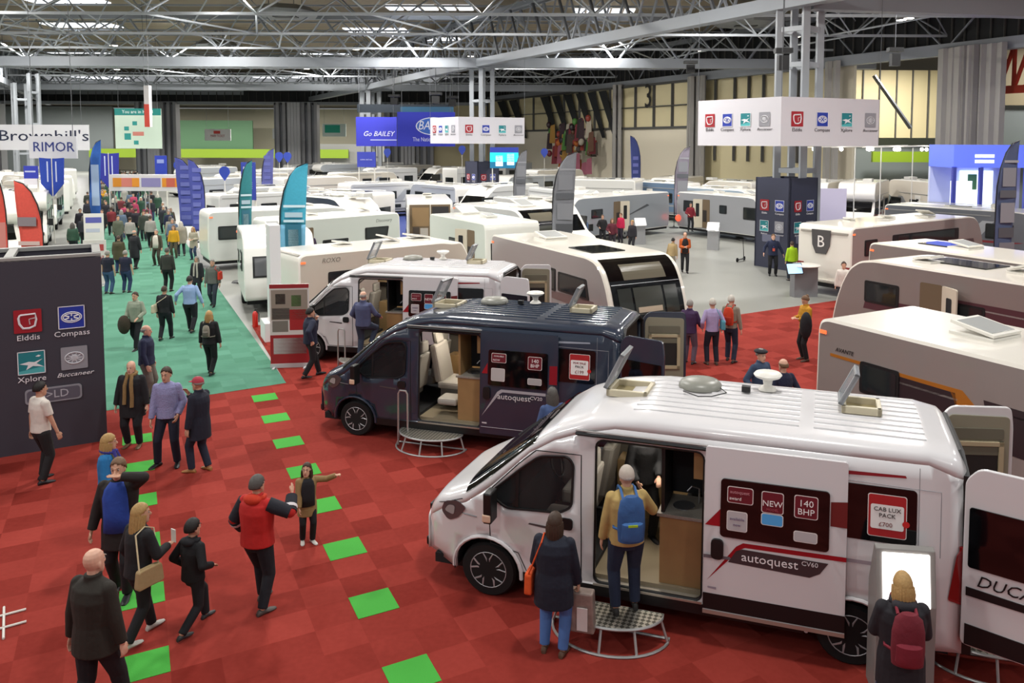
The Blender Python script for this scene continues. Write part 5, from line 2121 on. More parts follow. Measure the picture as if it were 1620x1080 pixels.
# right: tan-brown caravans in a row
L1 = 7.4
place((4.5, 14.05), -60, 30, L1, 2.3, False, label='taupe caravan with an orange kneed stripe, nearest on the right', cat='caravan', side=TAUPE, white='e6e1d6', kind='tour',
      wins=[(-L1 / 2 + .94, -L1 / 2 + 1.7, 1.5, 2.03, 0)], hatches=((-L1 / 2 + 2.3, .1, .75), (L1 / 2 - 2.9, -.75, .3)), group='caravans in the row on the right',
      sidetrim=[([(-.92, 2.01), (-.55, 2.01), (-.25, 2.02), (-.18, 1.8), (-.14, 1.3), (-.25, 1.3), (-.27, 1.72), (-.3, 1.95), (-.92, 1.96)], 'a5641f'),
                ([(-.54, 1.95), (-.28, 1.95), (-.25, 1.3), (.9, 1.3), (.9, 1.85), (-.1, 1.85), (-.16, 2.02), (-.2, 2.03), (-.3, 1.97)][:4] + [(-.54, 1.3)], dk),
                ([(-.16, 1.97), (.9, 1.97), (.9, 1.3), (-.12, 1.3)], dk),
                ([(-.54, 1.87), (-.27, 1.87), (-.27, 1.84), (-.54, 1.84)], 'c9c2bc'), ([(-.14, 1.87), (.9, 1.87), (.9, 1.84), (-.14, 1.84)], 'c9c2bc')],
      letter=('AVANTE', -L1 / 2 + .6, 2.1, .1, '2a2424', -1), marker=True)
L2 = 7.8
place((7.45, 22.0), -60, 30, L2, 2.35, True, label='taupe caravan with a sweeping curved nose, second on the right', cat='caravan', side=TAUPE, white='e0d9cd', kind='sweep',
      wins=[(L2 / 2 - 2.1, L2 / 2 - 1.05, 1.48, 2.05, .0), (-.5, .4, 1.4, 1.9, 0)], hatches=((L2 / 2 - 2.2, .2, .55), (-.6, -.2, .6), (-2.4, .4, .4)), roofpanel=(.2, 1.9, -.9, .1), front='one',
      sidetrim=[([(-.9, 1.3), (.74, 1.3), (.72, 1.6), (.3, 1.62), (.28, 1.97), (-.9, 1.97)], '55333a'), ([(-.9, 1.78), (.28, 1.82), (.28, 1.85), (-.9, 1.82)], 'c9c2bc')],
      door=(L2 / 2 - 3.0, 1, True), group='caravans in the row on the right', marker=False)
place((9.5, 24.9), -62, 28, 7.2, 2.35, False, label='taupe caravan behind the curved-nosed one on the right', cat='caravan', side=TAUPE, white='e2dccf', hatches=((-1.2, .1, .7), (1.4, .3, .5)), roofpanel=(-2.6, -1.6, -.2, .7),
      group='caravans in the row on the right')
L4 = 9.6
r4 = place((10.4, 28.9), 36, 126, L4, 2.35, False, label='grey-taupe twin-axle caravan with a dark shield badge on its white rear wall', cat='caravan', side='968a86', white='e6e2d8', kind='sweep', rear='plain',
           wins=[(-L4 / 2 + .8, -L4 / 2 + 1.6, 1.5, 2.1, 0), (-L4 / 2 + 2.6, L4 / 2 - 2.2, 1.72, 2.18, 0)], hatches=((-.6, .1, .5), (1.9, -.1, .6), (-2.7, .4, .35)),
           sidetrim=[([(-.7, 1.2), (.85, 1.2), (.8, 1.66), (.1, 1.68), (-.4, 1.55)], '5a4a4c')], group='caravans in the row on the right', wheels=(-.5, .35))
q = MB()
sh_ = [(-.42, .48), (.42, .48), (.38, -.1), (.22, -.42), (-.22, -.42), (-.38, -.1)]
q.prism([(y + .1, z + 1.95) for y, z in sh_], -L4 / 2 - .06, -L4 / 2 - .03, flat('4a4748'), 'x')
q.text('B', .62, frame((-L4 / 2 - .065, .1, 1.97), (0, -1, 0), (0, 0, 1)), flat('e4e0dc'), .01)
q.build('rear_badge', r4)
place((16.3, 40.8), -50, 40, 7.4, 2.4, False, label='dark grey caravan with a pale roof behind the badge caravan', cat='caravan', side='6c7078', white='d9d6ce', hatches=((1.4, .2, .6), (-.8, -.2, .5), (3, .2, .4)), group='caravans in the row on the right', simple=True)
# centre
LM = 7.4
place((1.22, 20.2), 119.5, 29.5, LM, 2.5, True, label='white and grey caravan with a fully glazed dark front behind the dark van', cat='caravan', side='918b8a', white='e4dfd2', kind='sweep', front='pano',
      wins=[(LM / 2 - 2.8, LM / 2 - 1.1, 1.45, 2.0, -.15), (LM / 2 - 3.8, LM / 2 - 2.95, 1.4, 2.05, 0)], hatches=((-1.5, -.2, .8),), roofpanel=(.6, 1.9, -.75, .35), group='caravans in the centre rows',
      sidetrim=[([(-.1, 1.2), (.78, 1.15), (.76, 1.45), (.2, 1.4)], '6d5a58')], marker=True)
LC = 6.2
place((-7.75, 23.3), 41, 131, LC, 2.1, False, H=2.34, drawbar=False, label='beige-sided caravan with a round front end behind the third van', cat='caravan', side='c5bcae', white='efece3', kind='sweep', rear='plain',
      wins=[(-LC / 2 + .9, -LC / 2 + 1.8, 1.3, 1.75, .1)], hatches=((-1.2, .1, .5), (.3, -.1, .6), (1.5, .1, .7)), group='caravans in the centre rows', letter=('ROXO', -LC / 2 + 1.0, 2.1, .2, '8c857b', -1))
L0 = 3.9
place((-10.4, 25.9), 115, 25, L0, 2.25, True, label='white caravan facing the green aisle beside the white totem', cat='caravan', side='cfd6ce', white='f0efe9', kind='tour', front='wide',
      wins=[(L0 / 2 - 1.7, L0 / 2 - .9, 1.3, 1.95, 0), (-1.3, -.7, 1.35, 1.8, 0)], hatches=((-.6, 0, .5),), drawbar=False, group='caravans in the centre rows')
place((-15.4, 34.6), 33, 123, 6.6, 2.3, False, label='pale grey-sided caravan behind the teal flag by the aisle', cat='caravan', side='cfd0cc', white='efede6', wins=[(-2.9, -1.9, 1.35, 1.95, .1), (-1.2, -.3, 1.4, 1.9, 0)], group='caravans in the centre rows', hatches=((1.2, 0, .6), (-1.6, .2, .5)))
place((-7.15, 34.9), 228, 138, 5.6, 2.25, True, drawbar=False, label='pale green-grey caravan with its cream door standing open', cat='caravan', side='c9cfc8', white='efede6', kind='box',
      wins=[(1.0, 2.1, 1.55, 2.05, .1), (-1.0, .1, 1.2, 1.7, .1), (1.0, 2.0, .8, .95, 0)], door=(-1.7, -1, True), group='caravans in the centre rows', letter=('Discovery', 1.95, 2.3, .2, '8f948f', -1), hatches=((-.9, 0, .5), (1.6, 0, .5)), marker=False)
place((-2.9, 29.9), 123, 37, 5.2, 2.4, True, drawbar=False, label='pale green-white caravan with a grey smile moulding on its front', cat='caravan', side='c8cfc6', white='e6e8e0', kind='box', front='three',
      wins=[(-.6, .6, 1.25, 1.8, 0)], hatches=((.6, 0, .5), (-1.4, 0, .8)), group='caravans in the centre rows', marker=False, door=(1.4, -1, True))
place((-8.0, 40.8), 102, 12, 5.6, 2.3, False, label='white camper with its rear doors open onto a wood-lined interior', cat='camper', name='camper', side='c4c5c5', white='e6e5e0', kind='box', H=2.65, rear='open', drawbar=False, marker=False, wheels=(-1.6, 1.6), group='caravans in the centre rows')
# grey caravans around the grey floor
G1L = 9.6
place((6.6, 50.4), -132, -222, 9.4, 2.3, False, label='long slate-grey caravan with a dark diagonal flash on its flank', cat='caravan', side='8e949a', white='e3e2de', group='slate-grey caravans round the grey floor',
      wins=[(1.9, 2.9, 1.4, 1.9, 0)], door=(.6, 1, True), sidetrim=[([(-.55, 1.85), (-.1, 1.35), (-.06, 1.35), (-.5, 1.95)], '4d5156')], drawbar=False, hatches=((-1, 0, .5), (1.6, 0, .6)))
place((7.1, 50.4), -56, 34, 7.0, 2.3, False, label='slate-grey caravan with a red tail light running toward the dark column box', cat='caravan', side='989a9e', white='e3e2de', group='slate-grey caravans round the grey floor',
      wins=[(-2.9, -1.9, 1.4, 2.1, 0), (2.1, 3.1, 1.3, 2.0, 0), (.2, .8, 1.5, 2.0, 0)], door=(-.9, -1, True), hatches=((-1, 0, .5), (1.6, 0, .6)))
g2_ = [o for o in bpy.data.objects if o.get('label', '').startswith('slate-grey caravan with a red tail')][0]
MB().ball((-3.35, -1.17, .95), .2, glow('e8402a', 2.5), 12, 8).build('tail_lamp', g2_, smooth=True)
place((-5.6, 40.3), -50, 40, 6.2, 2.3, False, drawbar=False, label='white caravan with a dark glazed nose behind the smile-moulded one', cat='caravan', side='b5b6b5', white='e9e8e2', kind='sweep', front='pano', group='slate-grey caravans round the grey floor', hatches=((-1.4, 0, .5), (1.2, 0, .9)))

# ---------------- vehicles of the further rows ----------------
# label, kind, pixel of the roof centre, heading, length, flank colour, extra
far = [
    ('white low-profile motorhome with an open rear beside the centre aisle', 'coach', 690, 330, -55, 6.4, 'c6c6c4', 'cab'),
    ('white motorhome whose cab faces right below the dark column sign', 'coach', 783, 292, -130, 6.6, 'cacbc9', 'cab'),
    ('dark blue panelled motorhome behind the pale green-grey caravan', 'coach', 600, 322, -40, 6.2, '2c3646', 'cab'),
    ('white motorhome with a sleek cab left of the teal flag', 'coach', 500, 318, 160, 6.4, 'cfcfca', 'cab'),
    ('white motorhome with a grey nose just left of the aisle', 'coach', 118, 350, 118, 6.6, 'cfcfcd', 'cab'),
    ('white caravan between the dark brand wall and the aisle boards', 'tour', 95, 372, 118, 6.0, 'c9cac8', 'one'),
    ('white caravan with a pair of dark flank windows behind the blue-grey motorhome', 'tour', 610, 288, 40, 6.8, 'c9cbcb', 'one'),
    ('white touring caravan beside the striped grey flag', 'tour', 850, 298, -60, 6.2, 'cbccca', 'one'),
    ('white motorhome with a dark flank window right of the grey flag', 'luton', 945, 283, 160, 6.4, 'cccbc6', 'cab'),
    ('blue-flanked coachbuilt motorhome on the centre right', 'coach', 1010, 288, 130, 7.2, '5d7590', 'cab'),
    ('pale blue caravan behind the slate-grey ones', 'tour', 1060, 295, -50, 6.4, '9fb0bf', 'one'),
    ('white motorhome left of the dark column box', 'coach', 1150, 285, 130, 6.4, 'd8d2c4', 'cab'),
    ('cream motorhome with a swoosh on its nose right of the lattice pillar', 'aclass', 17.3, -54.5, -120, 6.8, 'd8d2c4', 'aclass'),
    ('cream overcab motorhome with a round cab window on the right', 'luton', 20.2, -52.5, -120, 6.6, 'd8d0c0', 'cab'),
    ('cream motorhome beside the pale lilac counter', 'coach', 14.3, -60.5, -120, 6.8, 'd9d1c2', 'cab'),
    ('long cream motorhome with a grey roof under the white spotlights', 'luton', 24.6, -51.5, 100, 7.4, 'd5cdbf', 'cab'),
    ('cream caravan at the back right beside the cream motorhomes', 'tour', 11.5, -65, -120, 6.6, 'd6cfc2', 'one'),
    ('white motorhome with red stripes behind the red flag', 'coach', 30, 345, -30, 7.0, 'cfccc6', 'cab'),
    ('white motorhome with a blue letter on its overcab pod', 'luton', 112, 322, -45, 7.0, 'd2d0cb', 'cab'),
    ('white caravan with a grey lower band behind the dark brand wall', 'tour', -10, 395, 30, 6.6, 'a9adb0', 'one'),
    ('white motorhome with an oval front badge near the arch', 'luton', 160, 300, -60, 6.4, 'cfcdc8', 'cab'),
    ('white motorhome at the far left edge under the blue pennant', 'coach', 22, 300, -30, 6.8, 'd0cdc7', 'cab'),
]
bx = [(365, 312, 45), (420, 300, 45), (470, 285, 40), (540, 284, 50), (345, 285, 50), (395, 272, 45), (455, 268, 40), (530, 262, 42), (575, 270, 40), (640, 268, 45), (690, 288, 130), (700, 265, 45), (745, 268, 50),
      (830, 275, 45), (880, 270, 40), (930, 262, 50), (985, 262, 130), (1040, 266, 45), (1095, 262, 135), (1150, 262, 40), (1000, 250, 45), (900, 252, 40), (820, 258, 45), (1180, 272, 130), (1060, 252, 50), (1120, 248, 40),
      (60, 285, 150), (130, 300, 118), (90, 312, 118), (40, 318, 118), (140, 285, 118), (5, 330, 118), (110, 285, 150), (20, 270, 140), (90, 268, 145), (150, 272, 150), (340, 262, 45), (300, 268, 50), (650, 256, 45), (600, 256, 40), (490, 254, 45), (1345, 250, 30), (1405, 250, 40), (1440, 246, 30), (1230, 250, 45)]
bxw = ['window beside the door', 'long dark window band', 'pale roof box', 'grey lower band', 'plain white roof']
PLACED = []


def rect_of(x, y, deg, L_, W_=2.25, m_=.12):
    u, v = U(deg), U(deg + 90)
    c = Vector((x, y))
    a, b = L_ / 2 + m_, W_ / 2 + m_
    return [c + u * a + v * b, c - u * a + v * b, c - u * a - v * b, c + u * a - v * b]


def clash(r1, r2):
    for r in (r1, r2):
        for i in range(4):
            e = r[(i + 1) % 4] - r[i]
            n = Vector((-e.y, e.x))
            p, q = [n.dot(k) for k in r1], [n.dot(k) for k in r2]
            if max(p) < min(q) or max(q) < min(p): return False
    return True


dims = [(7.4, 2.3), (7.8, 2.35), (7.2, 2.35), (9.6, 2.35), (7.4, 2.4), (7.4, 2.5), (6.2, 2.1), (3.9, 2.25), (6.6, 2.3), (5.6, 2.25), (5.2, 2.4), (9.4, 2.3), (7.0, 2.3), (6.2, 2.3)]
for o, (a, b) in zip([o for o in bpy.data.objects if o.parent is None and o.name.startswith('caravan')], dims):
    PLACED.append(rect_of(o.location.x, o.location.y, math.degrees(o.rotation_euler.z), a, b))
PLACED.append(rect_of(-4.33, 20.97, 168.5, 6.2, 2.2))
PLACED.append(rect_of(-7.45, 43.7, 102, 7.2, 2.4))
POSTS = [(-9.35, 26.3), (-13.0, 32.0), (-17.6, 27.0), (-20.2, 29.0), (-.5, 34.0), (-3.0, 47.5), (7.3, 53.2), (-20.6, 44.8), (-19.0, 42.4), (-22.6, 60.0), (16.9, 31.4), (7.2, 76), (-27.8, 47)]
for x, y in POSTS:
    PLACED.append(rect_of(x, y, 0, 1.0, .8))
for x, y, w_ in ((10.75, 37.2, 2.6), (-6.75, 66.2, 2.6), (-23, 96, 2.6), (-60.5, 90, 2.6), (-50.5, 77, 2.2)):
    PLACED.append(rect_of(x, y, 36, w_, w_))
PLACED.append([Vector((-8.6, 14.8)), Vector((-13.5, 12)), Vector((-14.5, 13.4)), Vector((-9.6, 16.4))])
PLACED.append([Vector((12.2, 42)), Vector((27, 42)), Vector((27, 49)), Vector((12.2, 49))])
aisle = [(ga - BT * -.6).xy, (gb + BT * .6).xy, (gb - BT * 6.0).xy, (ga - BT * 6.0).xy]
PLACED.append([(ga - BT * 5).xy, (ga - BT * 9 + AL * 0).xy, (ga - BT * 9 + AL * 14).xy, (ga - BT * 5 + AL * 14).xy])
PLACED.append(aisle)


def settle(x, y, deg, L_):
    """search outwards for a clear stand for this footprint"""
    p0 = Vector((x, y))
    dv = p0.normalized()
    sd2 = Vector((dv.y, -dv.x))
    best = None
    for k in range(0, 40):
        for j in range(-k, k + 1):
            if max(abs(j), k) != k: continue
            for kk in ((k,) if abs(j) < k else range(-k // 3, k + 1)):
                p = p0 + dv * kk * .6 + sd2 * j * .6
                if p.y > 112: continue
                r = rect_of(p.x, p.y, deg, L_)
                if not any(clash(r, q) for q in PLACED):
                    PLACED.append(r)
                    return p.x, p.y
    return None


for lab, kind, px, py, ang, L_, sd_, fr_ in far:
    H_ = {'coach': 2.75, 'luton': 2.95, 'aclass': 2.85}.get(kind, 2.58)
    p = G(px, py, H_) if py > 0 else Vector((px, -py, 0))
    if px > 0 and py < 0: H_ += .25
    ok = settle(p.x, p.y, ang, L_)
    if ok is None: continue
    x, y = ok
    isc = kind == 'tour'
    caravan(lab, 'caravan' if isc else 'motorhome', None, ang, L=L_, W=2.25, H=H_, kind=kind, side=sd_, white='ebe8e1', loc=(x, y), front=fr_, name='caravan' if isc else 'motorhome', simple=True, rear='window',
            group='vehicles of the middle rows', door=(-.6, -1 if int(px) % 2 else 1, px % 3 == 0), marker=False)
random.seed(5)
protos = {}
for i, (px, py, ang) in enumerate(bx):
    p = G(px, py, 2.7)
    if p.y > 108: p = p * (108 / p.y)
    ok = settle(p.x, p.y, ang, 6.9)
    if ok is None: continue
    x, y = ok
    if y > 114 or not (-95 < x < 30 - (y - 50) * .55): continue
    kind = ('tour', 'coach', 'luton', 'tour', 'aclass')[i % 5]
    key = (kind, i % 3)
    isc = kind == 'tour'
    if key not in protos:
        protos[key] = caravan('x', 'caravan' if isc else 'motorhome', None, ang, L=6.2 + .3 * (i % 3), W=2.25, H={'coach': 2.75, 'luton': 2.95, 'aclass': 2.85}.get(kind, 2.58), kind=kind, side=('c9cac9', 'aeb3b8', 'cfc8ba')[i % 3], white='eceae4',
                              loc=(x, y), front='one' if isc else 'cab', name='caravan' if isc else 'motorhome', simple=True, rear='window', group='v', marker=False)
        o = protos[key]
    else:
        o = copy_tree(protos[key])
    o.location = (x, y, 0)
    o.rotation_euler.z = math.radians(ang + (180 if i % 2 else 0))
    kname = {'tour': 'caravan', 'coach': 'low-profile motorhome', 'luton': 'overcab motorhome', 'aclass': 'bus-fronted motorhome'}[kind]
    cn = {0: 'white', 1: 'pale grey', 2: 'cream'}[i % 3]
    rg = 'left' if px < 300 else ('centre left' if px < 640 else ('centre' if px < 900 else ('centre right' if px < 1200 else 'right')))
    tag(o, '%s-sided %s in the packed far rows, %s of the hall' % (cn, kname, rg), None if False else ('caravan' if isc else 'motorhome'), '%s-sided %ss in the far rows, %s' % (cn, kname, rg))
# ---------------- walls, banners, flags and stand furniture ----------------
NAVY = M('navy_board', '33364a', .55)
def up(x, y, z, xd):
    return frame((x, y, z), xd, (0, 0, 1))


# dark brand wall at the left: a tall hollow box
bd = Vector((.858, .513, 0))
pR = Vector((-8.62, 14.85, 0))
root = empty('brand_wall', pR, math.atan2(.513, .858), 'tall dark grey hollow display box with five makers\' badges, at the left', 'display wall')
HW = 3.52
DG = M('charcoal_board', '3c3a44', .6)
m_ = MB()
m_.box(-5.2, 0, 0, .12, 0, HW, DG)
m_.build('front_board', root)
m_ = MB()
m_.box(-.14, 0, .12, 1.7, 0, HW, M('board_edge_lilac', '8d8aa6', .5))
m_.box(-5.2, -.14, 1.58, 1.7, 0, HW, DG)
m_.build('side_board', root)
m_ = MB()
for a in ((-5.2, 0, 0, .16), (-5.2, 0, 1.55, 1.72)):
    m_.box(a[0], a[1], a[2], a[3], HW - .02, HW + .05, M('frame_grey', '9a9a96', .5))
for x in (-5.2, -3.4, -1.5, -.14):
    m_.box(x, x + .14, .1, 1.6, HW - .02, HW + .05, M('frame_grey'))
m_.build('top_frame', root)
m_ = MB()
m_.box(-5, -.2, .2, 1.5, 0, .5, DARKIN)
m_.build('box_floor', root)
TF = lambda x, z: frame((x, -.012, z), (1, 0, 0), (0, 0, 1))
emblem(root, 'e', TF(-1.17, 2.42), .42, dark=True)
emblem(root, 'c', TF(-.50, 2.42), .42, dark=True)
emblem(root, 'x', TF(-1.14, 1.66), .42, dark=True)
emblem(root, 'b', TF(-.48, 1.66), .42, dark=True)
m_ = MB()
m_.T = TF(-.82, 1.02)
m_.prism(rrect(-.44, .44, -.13, .15, .06), 0, .008, flat('8f9098'), 'z')
m_.prism(rrect(-.41, .41, -.10, .12, .05), .008, .012, flat('5b5a66'), 'z')
m_.text('B>LD', .2, Matrix.Translation((0, .01, .014)), flat('b4b4bc'), .006)
m_.build('emblem', root)

# column boxes with badges
for (bx_, by_, sz, lab, hh_) in ((9.95, 35.35, 1.95, 'navy box clad round the lattice pillar with badges, beside the grey floor', 4.1), (-6.9, 63.9, 2.0, 'small far navy box round the centre lattice pillar', 4.1)):
    root = empty('pillar_box', (bx_, by_, 0), math.radians(36), lab, 'display box')
    m_ = MB()
    m_.box(0, sz, 0, .08, 0, hh_, NAVY)
    m_.box(0, .08, 0, sz, 0, hh_, NAVY)
    m_.box(sz - .08, sz, 0, sz, 0, hh_, NAVY)
    m_.box(0, sz, sz - .08, sz, 0, hh_, NAVY)
    m_.build('board', root)
    for fx in (0, 1):
        for i, kd in enumerate('ecxb'):
            u = .55 + (i % 2) * .85
            z = 2.85 - (i // 2) * .95
            T = frame((u, -.012, z), (1, 0, 0), (0, 0, 1)) if fx == 0 else frame((-.012, sz - u, z), (0, -1, 0), (0, 0, 1))
            emblem(root, kd, T, .5, dark=True, cscale=.72)
        T = frame((.95, -.012, 1.35), (1, 0, 0), (0, 0, 1)) if fx == 0 else frame((-.012, sz - .95, 1.35), (0, -1, 0), (0, 0, 1))
        m_ = MB()
        m_.T = T
        m_.prism(rrect(-.5, .5, -.17, .17, .06), 0, .008, flat('6e7186'), 'z')
        m_.build('emblem', root)

# hanging white sign boxes
WHB = M('sign_fabric_white', 'cfcdd3', .7)
for (sx, sy, la, lb, aa, ab, lab) in ((8.85, 33.0, 5.3, 4.7, 24, 126, 'big white four-sided sign with badges hung round the right lattice pillar'), (-7.95, 60.6, 5.3, 4.7, 24, 126, 'smaller white four-sided badge sign hung round the centre pillar')):
    root = empty('hanging_sign', (sx, sy, 5.53), 0, lab, 'sign')
    A, B = U(aa) * la, U(ab) * lb
    m_ = MB()
    h_ = 2.02
    pts = [Vector((0, 0)), A, A + B, B]
    for i in range(4):
        a, b_ = pts[i], pts[(i + 1) % 4]
        n = (b_ - a).normalized()
        n = Vector((-n.y, n.x)) * .05
        m_.prism([a[:], b_[:], (b_ + n)[:], (a + n)[:]], 0, h_, WHB, 'z')
    m_.build('fabric_wall', root)
    for i, kd in enumerate('ecxb'):
        u = la * (.155 + .25 * i)
        p = U(aa) * u
        nn = Vector((math.sin(math.radians(aa)), -math.cos(math.radians(aa)))) * .012
        emblem(root, kd, frame((p.x + nn.x, p.y + nn.y, 1.12), (*U(aa), 0), (0, 0, 1)), .62)
        u = lb * (.84 - .22 * i)
        p = U(ab) * u
        nn = Vector((-math.sin(math.radians(ab)), math.cos(math.radians(ab)))) * .012
        emblem(root, kd, frame((p.x + nn.x, p.y + nn.y, 1.12), (*(-U(ab)), 0), (0, 0, 1)), .58)
    m_ = MB()
    for p in pts:
        m_.tube([(p.x, p.y, h_), (p.x, p.y, 10.68)], .012, PAINTD, 4)
    m_.build('hanging_wire', root)

# roll-up banners and stands -------------------------------------------------
def poster_stand(label, px, py, w, h, yaw_deg, blocks, base='c9c9c9', z0=.1, cat='banner', name='banner_stand', loc=None):
    p = Vector(loc) if loc else G(px, py)
    root = empty(name, (p.x, p.y, 0), math.radians(yaw_deg), label, cat)
    m_ = MB().box(-w / 2, w / 2, -.02, .02, z0, z0 + h, flat('ded9d4'))
    m_.build('panel', root)
    m_ = MB()
    for (u0, u1, v0, v1, hx) in blocks:
        m_.box(-w / 2 + u0 * w, -w / 2 + u1 * w, -.026, -.018, z0 + v0 * h, z0 + v1 * h, flat(hx))
    m_.build('print', root)
    m_ = MB().box(-w / 2, w / 2, -.09, .09, 0, z0, M('base_' + base, base, .4))
    for x in (-w / 2 + .1, w / 2 - .1):
        m_.box(x - .03, x + .03, -.28, .28, 0, .03, M('base_' + base))
    m_.build('base', root)
    return root


poster_stand('red and white roll-up banner with interior photos at the nose of the third van', 460, 580, .95, 2.0, 8,
             [(0, 1, .95, 1, '9e2b30'), (.04, .96, .55, .93, '9a8f82'), (.06, .5, .56, .7, '5f5a54'), (.5, .96, .42, .68, 'ad2b2e'), (.06, .46, .4, .54, '7f7a72'), (0, 1, 0, .36, 'a3242a'), (.08, .92, .12, .32, 'd8d2d0'), (.15, .4, .75, .88, '48423c'), (.55, .8, .72, .86, '5d7a4a')])
# white totem beside the aisle
t = MB().box(-.15, .15, -.3, .3, 0, 3.3, M('totem_white', 'e8e6e6', .4))
t.box(-.34, .34, -.42, .42, 0, .55, M('totem_white'))
t = t.build('totem', loc=(-8.3, 22.8, 0), rotz=.5, bevel=.02)
tag(t, 'tall slim white totem on a plinth where the green and red carpets meet', 'totem')
# fire extinguisher
p = G(404, 517)
root = empty('fire_extinguisher', (p.x, p.y, 0), 0, 'red fire extinguisher on the carpet beside the white totem', 'fire extinguisher')
MB().lathe([(.08, 0), (.085, .02), (.085, .4), (.05, .47), (.03, .49)], M('extinguisher_red', 'c8271e', .25, coat=.5), 16).build('cylinder', root, smooth=True)
m_ = MB().tube([(0, 0, .49), (0, 0, .55), (.09, 0, .56)], .02, BLKPLASTIC, 6)
m_.tube([(.03, 0, .52), (.12, 0, .4), (.11, 0, .15)], .012, BLKPLASTIC, 6)
m_.build('valve', root)
# information lectern with a lit screen by the near van
root = empty('info_lectern', (3.47, 7.85, 0), math.radians(-8), 'grey information lectern with a glowing white screen beside the near van', 'lectern')
gm_ = M('lectern_grey', '8d8a86', .45)
m_ = MB().prism([(-.05, 0), (.30, 0), (.30, 1.1), (.12, 1.56), (.05, 1.54), (-.05, 1.0)], -.29, .29, gm_, 'x')
m_.build('body', root, bevel=.01)
m_ = MB()
m_.T = frame((0, -.008, 1.24), (1, 0, 0), (0, .17, .98))
m_.prism(rrect(-.23, .23, -.25, .27, .01), .0, .012, glow('fffaf6', 2.2), 'z')
m_.build('screen', root)
# half-round table etc near the badge caravan
p = G(1275, 470)
root = empty('info_lectern', (p.x, p.y, 0), math.radians(8), 'dark curved information desk with a blue tablet screen by the badge caravan', 'lectern')
m_ = MB().prism([(-.45, 0), (.45, 0), (.5, .3), (0, .5), (-.5, .3)], 0, 1.15, M('desk_grey', '77777a', .4), 'z')
m_.build('body', root)
m_ = MB()
m_.T = frame((-.55, -.2, 1.1), (1, .1, 0), (0, .5, .86))
m_.prism(rrect(-.32, .32, -.22, .22, .02), -.02, 0, BLKPLASTIC, 'z')
m_.prism(rrect(-.29, .29, -.19, .19, .02), 0, .006, glow('9fc6e6', 1.0), 'z')
m_.tube([(0, 0, -.02), (.3, 0, -.5)], .02, BLKPLASTIC, 6)
m_.build('screen', root)
m_ = MB().lathe([(.52, 0), (.55, .03), (.52, .05), (0, .055)], WHITEPL, 20, (0, .1, 1.15))
m_.build('round_top', root, angle=40)
# grey price lecterns by the slate caravans
for i, (px, py, lab) in enumerate(((1128, 395, 'silver price lectern in front of the red-lit slate caravan'), (1012, 386, 'silver price lectern beside the open slate caravan'))):
    p = G(px, py)
    root = empty('price_lectern', (p.x, p.y, 0), math.radians(-20 + 30 * i), lab, 'lectern')
    MB().prism([(-.15, 0), (.25, 0), (.3, 1.3), (.1, 1.05), (-.05, 1.0)], -.3, .3, M('lectern_silver', 'a8a9ab', .3, .5), 'x').build('body', root)
    m_ = MB()
    m_.T = frame((0, -.1, 1.25), (1, 0, 0), (0, .6, .8))
    m_.prism(rrect(-.32, .32, -.25, .25, .02), 0, .03, M('white_sheet_lit', 'f0f0f2', .5), 'z')
    m_.build('sheet_panel', root)
# push scooter against the navy box
p = G(1172, 413)
root = empty('kick_scooter', (p.x, p.y, 0), .9, 'black kick scooter leaning beside the navy column box', 'scooter')
MB().box(-.35, .3, -.06, .06, .08, .11, BLKPLASTIC).tube([(.32, 0, .1), (.2, 0, 1.0)], .018, BLKPLASTIC, 6).tube([(.2, -.2, 1.0), (.2, .2, 1.0)], .015, BLKPLASTIC, 6).build('frame', root)
for x in (-.38, .36):
    MB().lathe([(.04, -.02), (.1, -.02), (.1, .02), (.04, .02)], RUBBER, 14, (x, 0, .1), 'y').build('wheel', root)
# barrier foot by the left edge
p = G(6, 985)
root = empty('easel_foot', (p.x, p.y, 0), .6, 'white metal easel stand cut by the left edge of the picture', 'easel')
MB().tube([(0, -.4, .02), (0, .35, .02)], .014, WHITEPL, 6).tube([(-.2, -.15, .02), (.22, -.15, .02)], .014, WHITEPL, 6).tube([(-.2, .15, .02), (.22, .15, .02)], .014, WHITEPL, 6).build('frame', root)

# entry steps
half_step((.56, 9.0, 0), math.radians(162), 'semicircular chequer-plate step under the man with the blue pack', r=.62, h=.3)
half_step(tuple(G(684, 706)), math.radians(163), 'semicircular chequer-plate step with a handrail at the dark van', True, r=.62, h=.3)
half_step((-4.95, 19.55, 0), math.radians(168), 'semicircular step with a handrail at the third van', True, r=.6, h=.3)
half_step(tuple(G(1560, 1040)), math.radians(165), 'semicircular chequer-plate step behind the near van\'s open rear doors', r=.6, h=.3)

# flags
mk_grey = [(.2, .9, .05, .18, '7a7c82'), (.15, .85, .22, .3, '55575c'), (.2, .85, .34, .5, '8b8d93'), (.15, .9, .54, .6, '5d6066'), (.25, .85, .63, .78, '85878d'), (.3, .95, .82, .84, '9a9ca2')]
mk_teal = [(.1, .9, .06, .1, 'b9d8e4'), (.2, .75, .3, .5, '2f6f86'), (.3, .65, .33, .46, 'a9cfdc'), (.15, .85, .52, .54, 'c8e2ec'), (.2, .8, .56, .6, 'b0c9d6'), (.15, .9, .64, .66, 'cfe6ef')]
mk_red = [(.2, .9, .55, .64, '8d7f84'), (.2, .85, .1, .3, 'd9a7a2'), (.3, .75, .14, .26, 'c23a34'), (.1, .9, .36, .4, 'd8b5b0'), (.3, .9, .02, .06, 'e0b8b2')]
mk_pur = [(.22, .72, .1 + .12 * k, .16 + .12 * k, '6a70b8') for k in range(7)]
feather_flag('large teal and sky-blue feather flag beside the white totem', (-9.35, 26.3), 4.95, .95, '46a8c4', -88, mk_teal, flip=1, hex2='78b8d8')
